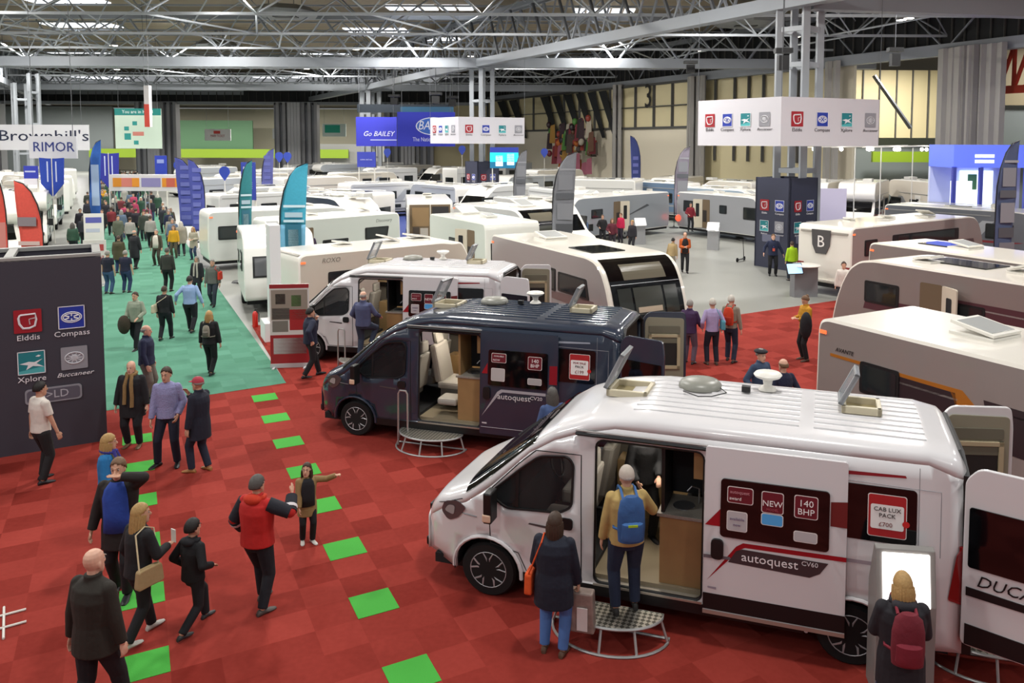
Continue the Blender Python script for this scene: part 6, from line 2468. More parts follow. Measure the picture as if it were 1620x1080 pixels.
feather_flag('narrow dark teal feather flag left of the pale grey caravan', (-13.0, 32.0), 4.9, .55, '3a8a92', -60, mk_teal)
feather_flag('large red feather flag behind the dark brand wall', (-17.6, 27.0), 4.3, .9, 'e0564a', -90, mk_red, flip=-1)
feather_flag('slim red feather flag turned edge-on at the left edge', (-20.2, 29.0), 4.5, .4, 'e0564a', -60, [(.1, .9, .2, .5, 'd88a82')], flip=-1)
feather_flag('large grey feather flag in the middle of the hall', (-.5, 34.0), 5.25, 1.02, '84868c', -90, mk_grey)
feather_flag('slim grey feather flag left of the large grey one', (-3.0, 47.5), 5.2, .8, '7c7e84', -80, mk_grey)
feather_flag('grey feather flag behind the long slate caravan', (7.3, 53.2), 5.4, 1.0, '8a8390', -90, mk_grey)
feather_flag('violet-blue feather flag left of its twin by the crowded aisle', (-20.6, 44.8), 4.75, 1.1, '4d54a4', -90, mk_pur, flip=-1)
feather_flag('violet-blue feather flag right of its twin by the crowded aisle', (-19.0, 42.4), 4.7, .85, '4d54a4', -90, mk_pur, flip=-1)
feather_flag('pale violet feather flag beside the blue banner stand', (-22.6, 60.0), 5.1, .95, '6468a8', -90, mk_pur)
feather_flag('dark slate-blue feather flag at the right edge', (16.9, 31.4), 5.8, .95, '4a5674', -80, mk_grey)
feather_flag('dark blue feather flag before the lower beige wall', (7.2, 76), 6.3, 1.0, '3f4a86', -90, mk_pur[:5], flip=-1)
feather_flag('blue feather flag between the left motorhomes', (-27.8, 47), 5.7, .75, '2f5fb0', -90, [(.2, .8, .2, .7, 'a9bfe0')])
# shield shaped blue banners
for (px, py, d_, lab, hx) in ((82, 270, 44, 'royal-blue tapered pennant under the white sign at the left', '2340a0'), (172, 262, 52, 'dark blue tapered pennant left of the crowded aisle', '2a2f90')):
    X = (px - CX) / F_PX * d_
    zt = CAM_H - (py - 18 - 225) / F_PX * d_
    root = empty('pennant', (X, d_, 0), 0, lab, 'pennant')
    for k in (-1, 1):
        m_ = MB().prism([(k * .04, 2.6), (k * .62, 3.3), (k * .68, zt), (k * .04, zt - .05)], -.02, .02, cloth(hx, .1))
        m_.prism([(k * .2, 3.4), (k * .27, 3.4), (k * .27, zt - .2), (k * .2, zt - .2)], -.03, .03, flat('b9c2e0'))
        m_.build('pennant_cloth', root)
    MB().tube([(0, 0, 0), (0, 0, zt)], .025, WHITEPL, 6).build('pole', root)


def hang_board(label, x0, x1, y0, y1, d, base, texts, name='hanging_sign', cat='sign', blocks=(), th=.12, glowb=0, poles=False, wires=True):
    """flat board facing the camera side, given by its picture rectangle and its distance"""
    X0, X1 = (x0 - CX) / F_PX * d, (x1 - CX) / F_PX * d
    Z1, Z0 = CAM_H - (y0 - 225) / F_PX * d, CAM_H - (y1 - 225) / F_PX * d
    root = empty(name, ((X0 + X1) / 2, d, Z0), 0, label, cat)
    w, h_ = (X1 - X0), Z1 - Z0
    MB().box(-w / 2, w / 2, 0, th, 0, h_, glow(base, glowb) if glowb else flat(base, .6)).build('board', root)
    m_ = MB()
    for (u0, u1, v0, v1, hx) in blocks:
        m_.box(-w / 2 + u0 * w, -w / 2 + u1 * w, -.012, 0, v0 * h_, v1 * h_, flat(hx) if not hx.startswith('*') else glow(hx[1:], 1.2))
    if blocks: m_.build('printed_field', root)
    m_ = MB()
    for (txt, u, v, sz, hx, sx, she) in texts:
        m_.text(txt, sz * h_, frame((-w / 2 + u * w, -.02, v * h_), (1, 0, 0), (0, 0, 1)), flat(hx), .012, shear=she, sx=sx)
    if texts: m_.build('lettering', root)
    m_ = MB()
    for x in (-w * .42, w * .42):
        if poles: m_.tube([(x, .15, 0), (x, .15, -Z0)], .05, WHITEPL, 6)
        elif wires: m_.tube([(x, .05, h_), (x, .05, (16.2 if d < 121 else 12.15) - Z0)], .02, PAINTD, 4)
    m_.build('support', root)
    return root


hang_board('white hanging sign lettered RIMOR at the left', 47, 122, 218, 253, 45, 'c9c9cf', [('RIMOR', .52, .5, .62, '26347a', 1.0, 0)])
hang_board("wide white sign lettered Brownhill's behind the RIMOR one", 0, 142, 200, 240, 70, 'd8d8dc', [("Brownhill's", .5, .55, .6, '1c2440', 1.35, 0)])
hang_board('white hall map sign with a teal heading', 184, 257, 174, 237, 82, 'd8ead8', [('You are in Hall 3', .5, .915, .12, 'e8f4f0', .95, 0)],
           blocks=[(0, 1, .83, 1, '1f8a83'), (.38, .48, .58, .68, '2f9c96'), (.2, .3, .45, .55, '2f9c96'), (.2, .34, .22, .38, '2f9c96'), (.4, .5, .1, .2, '2f9c96'), (.38, .62, .32, .42, 'd8877a')])
hang_board('long red and white pennant hung before the hall map sign', 231, 239, 138, 203, 60, 'c8c4c4', [], blocks=[(0, 1, 0, .55, 'c9402f')], name='hanging_banner', cat='banner', th=.4)
hang_board('big blue maker\'s banner with an oval badge, centre left', 629, 720, 178, 232, 74, '2a34b8', [('BAILEY', .62, .6, .36, 'e8ecf6', .8, .25), ("The Nation's Favourite", .62, .2, .17, 'd0d6ee', .75, 0)], blocks=[], name='hanging_banner', cat='banner')
o = [c for c in bpy.data.objects if c.name.startswith('hanging_banner')][-1]
hb = [c for c in bpy.data.objects if c.get('label', '').startswith('big blue maker')][0]
m_ = MB()
m_.T = frame((.65, -.008, 1.85), (1, 0, 0), (0, 0, 1))
m_.prism([(1.6 * math.cos(k * PI / 12), .82 * math.sin(k * PI / 12)) for k in range(24)], 0, .004, flat('dfe6f4'), 'z')
m_.prism([(1.5 * math.cos(k * PI / 12), .74 * math.sin(k * PI / 12)) for k in range(24)], .004, .008, flat('2f66c8'), 'z')
m_.build('oval_badge', hb)
hang_board('violet-blue maker\'s banner left of the oval badge one', 564, 628, 186, 232, 78, '3a3ec0', [('Go BAILEY', .55, .42, .24, 'dfe2f4', .95, .3)], blocks=[(.35, 1, .2, .23, 'c9cdea')], name='hanging_banner', cat='banner')
hang_board('black lighting box above the blue banners', 566, 718, 166, 179, 79, '15202a', [], blocks=[(.45, 1, 0, .7, '1f4f6a')], name='lighting_box', cat='lighting rig')
hang_board('cyan video screen under the small white sign', 775, 820, 233, 266, 62, '0f7fae', [], blocks=[(0, 1, .3, .75, '*18b4c8'), (.2, .45, .1, .6, '*d8f4f8'), (.6, .85, .15, .7, '*c0eef6'), (0, 1, .75, 1, '2a3fae')], name='video_screen', cat='screen', poles=True, wires=False, glowb=0)
hang_board('blue square banner left of the centre pillar', 565, 594, 241, 265, 64, '333fa8', [('come and see', .5, .5, .14, 'd0d4ee', 1, 0)], name='banner_stand', cat='banner', poles=True, wires=False)
hang_board('blue maker\'s roll-up banner behind the narrow teal flag', 381, 403, 258, 318, 40, '2a3c98', [('BAILEY', .5, .85, .09, 'd0d6ee', .9, 0)], blocks=[(.15, .8, .3 + .05 * k, .32 + .05 * k, '9aa4d0') for k in range(4)], name='banner_stand', cat='banner', poles=True, wires=False)
hang_board('blue square banner in front of the second far pier', 245, 263, 248, 278, 62, '2a3fae', [], blocks=[(.2, .8, .6, .8, '8f9cd6')], name='banner_stand', cat='banner', poles=True, wires=False)
hang_board('small blue and white dealer banner at the upper left', 37, 58, 265, 285, 42, '2c38a8', [], blocks=[(.1, .9, .5, .62, 'b9bfe0'), (0, 1, -.5, 0, 'd8d4dc')], name='banner_stand', cat='banner', poles=True, wires=False)
hang_board('white hanging sign with a red mark seen through the left opening', 325, 366, 206, 224, 135, 'dadada', [('MAIN TICKET', .5, .4, .3, '9a3030', .7, 0)], blocks=[(.35, .6, .6, .85, 'c23a30')])
hang_board('pale hanging sign seen through the middle opening', 432, 468, 205, 221, 135, 'cfd4d6', [], blocks=[(.1, .9, .4, .6, '9fa6ab')])
hang_board('teal and white hanging sign right of the second far pier', 511, 548, 197, 217, 135, 'cfe0da', [], blocks=[(.1, .75, .3, .9, '1fa58a')])
# arch over the aisle
d = 49
X0, X1 = (172 - CX) / F_PX * d, (285 - CX) / F_PX * d
root = empty('aisle_arch', (X0, d, 0), 0, 'white gantry with orange and lilac panels across the crowded aisle', 'gantry')
w = X1 - X0
MB().box(0, w, 0, .5, 2.6, 3.6, M('gantry_white', 'd8d4d4', .5)).build('fascia', root)
m_ = MB()
for (a, b_, hx) in ((.05, .17, 'e0902a'), (.32, .42, 'e0902a'), (.74, .8, 'e0902a'), (.92, 1, 'e0902a'), (.17, .32, 'cf7a6c'), (.45, .72, '8d86b4'), (.8, .92, 'c4604e')):
    m_.box(a * w, b_ * w, -.012, 0, 2.85, 3.4, flat(hx))
m_.build('fascia_panel', root)
m_ = MB()
for x in (.05, .5 * w, w - .05):
    for y_ in (0, .45):
        m_.tube([(x, y_, 0), (x, y_, 2.6)], .035, STEEL, 6)
m_.build('gantry_post', root)
# white box counters beside the aisle at the left
for (px, py, w_, h_, lab, hx) in ((152, 452, .8, 1.7, 'white price board with red figures behind the dark brand wall', 'e0dde0'), (150, 400, .9, 1.9, 'white board with a violet heading by the aisle', 'dcdce2')):
    r_ = poster_stand(lab, px, py, w_, h_, 15, [(.1, .9, .75, .9, '5a5ca8' if h_ > 1.8 else 'b8484a'), (.1, .8, .5, .6, 'c45a5a' if h_ < 1.8 else 'b9bccc')])
    if h_ < 1.8:
        MB().text('\u00a351,287', .2, frame((0, -.03, 1.1), (1, 0, 0), (0, 0, 1)), flat('b83038'), .004).build('price', r_)
# lit blue stand at the right edge
d = 44
X0, X1 = (1508 - CX) / F_PX * d, (1660 - CX) / F_PX * d
root = empty('lit_stand', (X0, d, 0), 0, 'blue-lit open stand with white screens at the right edge', 'stand')
w = X1 - X0
MB().box(0, w, 0, 3, 4.35, 5.6, glow('5b6fe0', .6)).build('fascia', root)
m_ = MB()
m_.box(0, w, 2.8, 3, 0, 4.4, M('stand_back', 'c9d0ee', .6))
m_.build('back_wall', root)
for x in (0, w * .28, w * .75):
    MB().box(x, x + .18, 0, .2, 0, 4.4, M('stand_post', '3f49a8', .5)).build('post', root)
m_ = MB().box(w * .32, w * .68, 2.6, 2.7, 1.6, 4.1, glow('e8f4ff', 1.3))
m_.box(w * .4, w * .5, 2.58, 2.6, 3.0, 3.9, flat('6fae6a'))
m_.build('screen', root)
MB().box(w * .02, w * .24, .4, .5, 1.6, 3.6, glow('dfe6ff', 1.1)).build('screen', root)
m_ = MB()
for z in (4.9, 4.6):
    m_.box(w * .22, w * .42, -.02, 0, z, z + .18, glow('e6ecff', 1.0))
m_.build('fascia_sign', root)
root = empty('bar_counter', (16.5, 43, 0), .1, 'long grey counter beside the blue-lit stand', 'counter')
MB().box(0, 4.2, 0, .8, 0, 1.15, M('counter_grey', '6a6f78', .4)).build('counter_front', root)
MB().box(-.1, 4.3, -.1, .9, 1.15, 1.22, M('counter_top', 'b8b8ba', .3)).build('counter_top', root)
tag(MB().box(0, 4.0, 0, .2, 0, 3.0, M('lilac_partition', 'c9c3dc', .6)).build('partition_screen', loc=(12.6, 47.5, 0), rotz=-.1), 'pale lilac partition behind the long grey counter', 'partition')
# balloons and kites stall before the right wall
random.seed(3)
gp = []
cols = ['8a3a30', 'a07a3a', '4a7a3a', '3a2a30', '9a5a6a', '4a4038', 'a8a090', '5d4030', '7a3038', '2f2a28', 'b0602a']
GC = {'8a3a30': 'brick-red', 'a07a3a': 'ochre', '4a7a3a': 'green', '3a2a30': 'plum-black', '9a5a6a': 'dusty-pink', '4a4038': 'brown-grey', 'a8a090': 'stone', '5d4030': 'brown', '7a3038': 'wine-red', '2f2a28': 'black', 'b0602a': 'orange-brown'}
p0 = RW(890, -2.0)
p1 = RW(965, -2.0)
for k in range(72):
    t_ = random.random()
    p = p0 + (p1 - p0) * t_
    z = 1.2 + 4.6 * random.random() ** .8 + .5
    hx = cols[k % len(cols)]
    m_ = MB()
    if k % 3:
        m_.prism([(-.36, 0), (.36, 0), (.3, 1.5 + .4 * (k % 5) * .5), (-.22, 1.3 + .4 * (k % 5) * .5)], -.04, .04, cloth(hx, .2))
        cn = GC[hx]
        nm, lab, gr = 'hanging_garment', '%s garment hanging on the stall before the right wall' % cn, '%s garments on the stall by the right wall' % cn
    else:
        m_.ball((0, 0, .5), .34, M('balloon_' + hx, hx, .25), 12, 8, rz=1.2)
        cn = GC[hx]
        nm, lab, gr = 'balloon', '%s foil balloon above the stall by the right wall' % cn, '%s balloons over the stall by the right wall' % cn
        z += 1.6
    o = m_.build(nm, loc=(p.x, p.y - .3 * (k % 5), z), smooth=(k % 3 == 0))
    tag(o, lab, 'balloon' if nm == 'balloon' else 'garment', gr)
# stage lights hanging on rods
for (px, py, d, lab) in ((1235, 92, 33.5, 'black moving-head stage lamp in front of the right lattice pillar'), (1410, 88, 40, 'black stage lamp hanging right of the white sign'), (716, 160, 70, 'black stage lamp above the blue banners'), (1090, 105, 62, 'black stage lamp hanging over the centre right'), (625, 158, 72, 'black stage lamp at the left end of the banner rig'), (690, 155, 66, 'second black stage lamp of the banner rig')):
    X = (px - CX) / F_PX * d
    Z = CAM_H - (py - 225) / F_PX * d
    sc_ = .35 if d < 45 else .5
    root = empty('stage_lamp', (X, d, Z), 0, lab, 'stage lamp')
    MB().box(-sc_, sc_, -sc_ * .6, sc_ * .6, .2, .4, BLKPLASTIC).box(-sc_ * .6, sc_ * .6, -sc_ * .5, sc_ * .5, -.5, .1, BLKPLASTIC).build('lamp_head', root)
    MB().tube([(0, 0, .4), (0, 0, 16.2 - Z)], .02, PAINTD, 4).build('hanging_rod', root)
# location markers (blue drops on rods)
for i, (px, py, d) in enumerate(((355, 273, 48), (442, 248, 64), (455, 248, 64), (613, 241, 72), (731, 236, 72), (861, 240, 72), (282, 263, 55))):
    X = (px - CX) / F_PX * d
    Z = CAM_H - (py - 225) / F_PX * d
    root = empty('pin_marker', (X, d, 0), 0, 'blue drop-shaped marker on a thin pole above the caravan roofs', 'marker', 'blue drop markers above the far rows')
    m_ = MB().prism([(0, -.55)] + [(.32 * math.cos(a), .32 * math.sin(a)) for a in [math.radians(-30 + 240 * k / 12) for k in range(13)]], -.03, .03, flat('2f46a8'))
    m_.v = [(x, y, z + Z) for x, y, z in m_.v]
    m_.build('marker_board', root)
    MB().tube([(0, 0, 0), (0, 0, Z - .4)], .02, WHITEPL, 5).build('pole', root)
# tall slim lighting masts with spotlights on the right
for i, (px, d, lab) in enumerate(((1393, 49.8, 'thin white lighting mast with bright spots right of the white sign'), (1352, 48, 'thin white mast left of the spotlights'), (1443, 49.4, 'thin white mast over the cream motorhomes'))):
    X = (px - CX) / F_PX * d
    root = empty('lighting_mast', (X, d, 0), 0, lab, 'lighting mast')
    m_ = MB().tube([(0, 0, 0), (0, 0, 5.4)], .03, WHITEPL, 6)
    m_.tube([(-3, .3, 5.4), (3, -.3, 5.55)], .025, WHITEPL, 5)
    m_.build('mast', root)
    for k in range(4):
        x = -2.4 + 1.6 * k
        MB().ball((x, -x / 10, 5.3), .11, glow('fff8ee', 14), 8, 6).build('spotlight', root)
# ---------------- the visitors ----------------
STAND = None
HANG = [(.03, .25, .80), (.03, -.25, .80)]
POCK = [(.10, .2, .93), (.10, -.2, .93)]
def walk(a=.28, b=.24): return [(a, .09, 0, 4), (-b, -.09, .03, -4)]
def walkr(a=.28, b=.24): return [(-b, .09, .03, 4), (a, -.09, 0, -4)]


def gp(px, py, z=0): 
    v = G(px, py, z)
    return (v.x, v.y)


person('man in a white short-sleeved shirt and black trousers, back turned, by the dark brand wall', gp(68, 762), 60, 1.70, ('d6cec4', 'shirt'), '1b1a1c', hair=('short', 'black'), sleeves='short', hands=[(-.02, .27, .84), (.14, -.26, .86)], feet=[(.06, .12, 0, 8), (-.06, -.12, 0, -12)], build=1.05)
P = person('fair-haired woman in a bright blue jacket and purple scarf', gp(176, 862), 10, 1.60, ('1f6fa8', 'jacket'), '1a1c22', hair=('bob', 'blonde'), skin='l', scarf='3b3a8c', hands=[(.12, .26, .85), (.22, -.18, .95)], under='4d4636', head=(20, 0))
P = person('man shielding his eyes, dark jacket open over a royal-blue shirt', gp(195, 940), -82, 1.76, ('211c1b', 'coat'), '15161a', hair=('short', 'ltbrown'), hands=[(.17, .09, 1.57), (.06, -.32, .84)], under='24449a', feet=[(.1, .09, 0, 5), (-.1, -.1, 0, -5)], poles=[(.2, 1, .1), None], hmode=('open', 'relaxed'), build=1.08)
P = person('woman with long blonde hair in a black leather jacket, walking away', gp(222, 1012), 62, 1.58, ('17171a', 'jacket'), '121216', 'b9b4ac', hair=('long', 'blonde'), feet=walk(.22, .22), hands=[(.12, .26, .9), (.32, -.14, 1.12)], lean=4, head=(-25, 0))
accessory(P, 'handbag', 'beige trapezoid shoulder bag on the blonde woman in black', 'handbag', shoulder_bag('a28a62', -1, .36, .24, -.38, -.05, straphex='c9b894'))
accessory(P, 'smartphone', 'white phone held up by the blonde woman in black', 'phone', lambda r, P_: MB().box(-.005, .005, -.037, .037, -.03, .12, WHITEPL).build('phone_case', r, loc=P_['arms'][1][2] + Vector((.085, .015, .03))))
person('bald man in a dark olive suit at the bottom left, seen from behind', (-4.48, 7.4), 72, 1.78, ('252019', 'suit'), '101116', '0e0e10', hair=('bald', 'grey'), skin='p', hands=[(-.02, .28, .84), (.05, -.27, .86)], build=1.15, feet=walkr(.24, .22))
person('boy in a black hooded rain jacket walking away on the red carpet', gp(308, 995), 65, 1.34, ('101114', 'jacket'), '121318', '2a2a2c', hair=('short', 'black'), child=True, feet=walk(.28, .3), hands=[(.08, .26, .92), (.14, -.24, 1.0)], hood='17181c')
P = person('man in a red and black padded jacket raising his right hand', gp(410, 962), 70, 1.66, ('b51c18', 'puffer'), '12141c', '4a4440', hair=('short', 'dgrey'), feet=[(.18, .1, 0, 5), (-.1, -.14, 0, -18)], hands=[(.12, .34, .95), (.3, -.3, 1.42)], hmode=('relaxed', 'open'), hood='c23318', stripe='d8d0d2', build=1.12, poles=[None, (0, -1, -.6)])
for i in (0, 1):
    q = MB()
    a, e, w_ = P['arms'][i]
    q.tube([a + Vector((0, 0, .005)), e], .092 * P['s'], cloth('1c1d26'), 12, True, .084 * P['s'])
    q.tube([e, e + (w_ - e) * .9], .084 * P['s'], cloth('1c1d26'), 12, True, .072 * P['s'])
    q.build('dark_sleeve', P['root'], smooth=True)
person('small girl in a fawn fur coat pointing with one arm', gp(487, 858), -62, 1.14, ('8a7048', 'coat'), '121216', 'c4bfb8', hair=('long', 'brown'), child=True, hands=[(.1, .60, 1.42), (.2, -.2, .82)], head=(-25, -8), lean=2, hmode=('grip', 'relaxed'), under='17161c', feet=[(.05, .09, 0, 20), (-.05, -.1, 0, -10)])
person('bald man in a black coat with a long tan checked scarf', gp(212, 706), -85, 1.62, ('17161b', 'coat'), '14141a', '6d5038', hair=('bald', 'grey'), skin='p', scarf='8a6d45', build=1.2, hands=[(.05, .3, .84), (.05, -.3, .84)])
person('man in a lavender jumper and navy trousers facing the camera', gp(268, 736), -80, 1.76, ('8d8cb4', 'knit'), '15182a', '101014', hair=('short', 'brown'), hands=[(.12, .2, .93), (.10, -.24, .86)], feet=[(.02, .14, 0, 10), (.02, -.18, 0, -30)], head=(-8, 4))
person('man in a pink baseball cap and navy coat, hand at his chin', gp(318, 746), 165, 1.66, ('171a2a', 'coat'), '1d2436', '9a6a3a', hair=('cap', 'grey'), hands=[(.05, .25, .86), (.24, -.03, 1.4)], feet=[(.12, .09, 0, 10), (-.08, -.1, 0, -15)], extra={'hatcol': 'a83a48'}, build=1.05)
person('balding man in a navy jumper and grey trousers behind the scarf man', gp(234, 634), 10, 1.68, ('1e2440', 'jacket'), '6d685f', hair=('balding', 'grey'), skin='p', build=1.15, hands=[(.05, .28, .85), (.1, -.28, .88)])
P = person('woman in a black coat with a small grey rucksack walking up the aisle', gp(333, 593), 90, 1.58, ('15161a', 'jacket'), '121318', hair=('bob', 'blonde'), feet=walk(.18, .16))
accessory(P, 'backpack', 'small grey rucksack on the woman in the black coat', 'backpack', backpack('8a8678', '6a665c', size=.62))
person('man in a pale blue shirt walking up the green aisle', gp(302, 526), 95, 1.70, ('8fa8d0', 'shirt'), '15171e', hair=('short', 'black'), feet=walk(.2, .16), hands=[(.0, .42, .98), (.02, -.36, .9)], build=1.15)
P = person('woman in black with a cream shoulder bag in the aisle', gp(262, 538), 92, 1.56, ('17181d', 'shirt'), '151820', hair=('short', 'brown'), feet=walkr(.2, .16), build=1.1)
accessory(P, 'handbag', 'cream cross-body bag on the woman in black', 'handbag', shoulder_bag('c9bfa4', 1, .36, .26, -.25, -.12, straphex='c9bfa4', cross=True))
P = person('smiling woman in a green-grey shawl carrying a dark fur coat', gp(217, 552), -95, 1.58, ('8e9684', 'jacket'), '15161c', hair=('short', 'brown'), hands=[(.22, .2, 1.0), (.2, -.22, .9)], build=1.1, feet=walk(.2, .2))
accessory(P, 'carried_coat', 'dark brown fur coat over the arm of the smiling woman', 'coat', lambda r, P_: MB().ball(P_['arms'][1][2] + Vector((.02, -.02, -.1)), 1, knit('3a3126'), 14, 8, rx=.13, ry=.17, rz=.26).build('coat_folds', r, smooth=True))
P = person('man in a grey fleece with a red bag behind the blue-shirted man', gp(338, 484), -88, 1.62, ('5f615c', 'jacket'), '2d3540', hair=('short', 'grey'), feet=walk(.18, .14), build=1.1)
accessory(P, 'shopping_bag', 'red bag on the arm of the man in grey fleece', 'bag', shoulder_bag('c23018', 1, .3, .3, -.15, .02))
person('woman in a dark coat with a pale scarf beside the man in grey fleece', gp(313, 470), -90, 1.5, ('22232a', 'coat'), '1c1d22', hair=('bob', 'grey'), scarf='b9b4a8')
P = person('man in a dark shirt pushing up the green aisle', gp(266, 461), 92, 1.66, ('33342f', 'shirt'), '14151a', hair=('short', 'dgrey'), build=1.15)
person('man in a navy T-shirt and jeans walking away at the left of the aisle', gp(200, 463), 88, 1.60, ('1e2138', 'shirt'), '27385a', hair=('short', 'grey'), sleeves='short', build=1.15, lod=1)
person('man in a navy T-shirt close behind the dark brand wall', gp(172, 465), 85, 1.62, ('1a1c2e', 'shirt'), '3a5478', hair=('short', 'grey'), sleeves='short', build=1.15, lod=1)
person('person in an olive-brown hooded coat in the aisle', gp(189, 432), 95, 1.62, ('45402a', 'coat'), '22335a', hair=('short', 'brown'), lod=1, build=1.25)
person('tall man in a long black coat in the aisle', gp(214, 426), 85, 1.74, ('1b1c22', 'longcoat'), '15161c', hair=('balding', 'grey'), lod=1, feet=walk(.2, .15))
person('man in a brown suit with a white shirt coming down the aisle', gp(249, 420), -90, 1.66, ('4b4437', 'suit'), '3b362d', hair=('short', 'grey'), under='d0c8bc', lod=1)
person('woman in a mustard-yellow jumper coming down the aisle', gp(276, 408), -85, 1.6, ('c8961a', 'jacket'), '4a4434', hair=('bob', 'ltbrown'), lod=1)
person('person in a cream coat and jeans at the right side of the aisle', gp(307, 411), -95, 1.58, ('a39c8a', 'coat'), '2c3c56', hair=('bob', 'blonde'), lod=1, hands=[(.2, .1, 1.1), (.2, -.1, 1.1)])
# around the vans
P = person('man in a navy padded jacket hand at his mouth, beside the roll-up banner', gp(492, 597), 40, 1.70, ('1b2238', 'puffer'), '15161a', hair=('short', 'black'), hands=[(.18, .04, 1.42), (-.1, -.32, .98)], feet=walk(.25, .2), hmode=('grip', 'grip'))
person('balding man in a slate-blue jumper stepping up into the third van', (-4.95, 19.6), 75, 1.68, ('4a5070', 'jacket'), '2f3a4e', hair=('balding', 'grey'), skin='p', hands=[(.2, .3, 1.0), (.34, -.28, 1.05)], z=.3, feet=[(-.0, .12, 0, 0), (.16, -.12, .3, -10)], build=1.15)
P = person('grey-haired person in a denim-blue jacket between the dark and white vans', (-.15, 12.85), 115, 1.66, ('3c4f78', 'jacket'), '2c3038', hair=('bob', 'dgrey'), hands=[(.25, .2, .95), (.2, -.25, .9)], lean=6, build=1.05)
P = person('white-haired person in a buff fleece on the step of the near van', gp(990, 966, .3), 98, 1.70, ('b89d62', 'jacket'), '1d2940', '1c1a18', hair=('woolhat', 'white'), hands=[(.08, .28, .84), (.34, -.32, 1.12)], z=.3, build=1.15, feet=[(-.03, .13, 0, 0), (.05, -.12, 0, -5)], extra={'hatcol': 'b9aea2'})
accessory(P, 'backpack', 'blue rucksack with a yellow-green trim on the person in buff fleece', 'backpack', backpack('2f5488', '3a66a0', 'a8c828', 1.05))
P = person('woman in a long navy jacket and jeans beside the near van\'s step', (-.1, 8.55), 75, 1.60, ('131828', 'coat'), '4a6ea8', '5a4030', hair=('bob', 'brown'), hands=[(.2, .2, .92), (.12, -.28, .82)], build=1.2, lean=3, hmode=('relaxed', 'grip'))
accessory(P, 'shoulder_bag', 'orange shoulder bag on the woman in the navy jacket', 'bag', shoulder_bag('d2501c', 1, .3, .26, -.42, .0, straphex='d2501c'))
def carrier(r, P_):
    w_ = P_['arms'][1][2]
    m_ = MB()
    m_.T = Matrix.Translation(w_ + Vector((.04, -.02, -.1)))
    m_.prism([(-.17, -.46), (.17, -.46), (.15, 0), (-.15, 0)], -.07, .07, M('printed_bag', '8a7a72', .35, var=.5, vscale=14), 'x')
    m_.build('bag_body', r, bevel=.02)
    m_ = MB()
    m_.T = Matrix.Translation(w_ + Vector((-.04, -.02, -.1)))
    m_.box(-.008, .0, -.1, .02, -.42, -.16, flat('d8d4d0'))
    m_.build('leaflet', r)
accessory(P, 'carrier_bag', 'patterned plastic carrier bag hanging from the hand of the woman in navy', 'carrier bag', carrier)
P = person('woman with fair hair in a dark parka and jeans at the glowing lectern', (3.16, 7.2), 80, 1.68, ('1e1c22', 'coat'), '223a66', hair=('bob', 'blonde'), hands=[(.3, .12, 1.1), (.3, -.12, 1.1)], hood='28262c', head=(0, 14), build=1.12)
accessory(P, 'backpack', 'maroon rucksack on the woman at the glowing lectern', 'backpack', backpack('6a1826', '7a1e2e', size=1.0))
person('man in dark clothes standing inside the near van', (1.05, 10.15), -70, 1.62, ('17181c', 'jacket'), '15161a', hair=('short', 'black'), z=.48, lod=1, hands=[(.25, .1, 1.0), (.2, -.2, .95)])
person('person in a black jacket further back in the near van', (1.75, 10.05), 150, 1.60, ('1a1c24', 'jacket'), '14151a', hair=('short', 'brown'), z=.48, lod=1, hands=[(.3, .2, 1.3), (.1, -.2, .95)])
person('man in a denim jacket and black beret behind the near van', (3.78, 15.2), -60, 1.72, ('33445e', 'jacket'), '1f2430', hair=('beret', 'grey'), skin='p', hands=[(.25, .1, 1.1), (.15, -.3, 1.0)])
person('bald man in a navy jumper talking to the man in the beret', (4.05, 14.55), 110, 1.70, ('20243c', 'knit'), '20242c', hair=('balding', 'ltbrown'), skin='p', hands=[(.2, .2, 1.1), (.15, -.25, 1.0)])
person('woman in a purple jacket and patterned trousers half behind the dark van\'s door', gp(1090, 575), 60, 1.66, ('3a2348', 'jacket'), '5a4a58', hair=('short', 'grey'), build=1.1, hands=[(.2, .2, 1.1), (.3, -.2, 1.0)])
P = person('white-haired person in a lilac shirt standing on the red carpet', gp(1126, 577), 95, 1.72, ('a99cc4', 'shirt'), '191b2a', '4a3428', hair=('short', 'white'), hands=[(.1, .24, .95), (.1, -.24, .95)])
accessory(P, 'shoulder_bag', 'turquoise shoulder bag on the person in the lilac shirt', 'bag', shoulder_bag('4f8fa0', -1, .28, .24, -.22, -.1))
P = person('white-haired man in beige with an orange-red rucksack', gp(1155, 572), 60, 1.75, ('8c8474', 'shirt'), '1e2438', '2a2422', hair=('short', 'white'), skin='p', feet=[(.08, .1, 0, 10), (-.1, -.12, 0, -10)])
accessory(P, 'backpack', 'orange-red rucksack on the white-haired man', 'backpack', backpack('c23a18', 'a83018', size=.9))
P = person('woman in a mustard top with a black coat over her arm, reading', gp(1273, 570), 195, 1.72, ('b8841c', 'jacket'), '141418', '4a3428', hair=('bun', 'ltbrown'), hands=[(.28, .1, 1.15), (.26, -.1, 1.15)], head=(0, 25))
accessory(P, 'carried_coat', 'black coat hanging over the arm of the woman in mustard', 'coat', lambda r, P_: MB().ball(P_['arms'][0][1] + Vector((.08, .02, -.12)), 1, cloth('15151a'), 14, 8, rx=.16, ry=.14, rz=.36).build('coat_folds', r, smooth=True))
P = person('man in a dark waistcoat and blue shirt with a lanyard before the navy box', gp(1222, 436), -95, 1.80, ('1c2440', 'jacket'), '131318', hair=('short', 'ltbrown'), skin='p', build=1.1, hands=[(.0, .42, .9), (.05, -.38, .95)], lod=1)
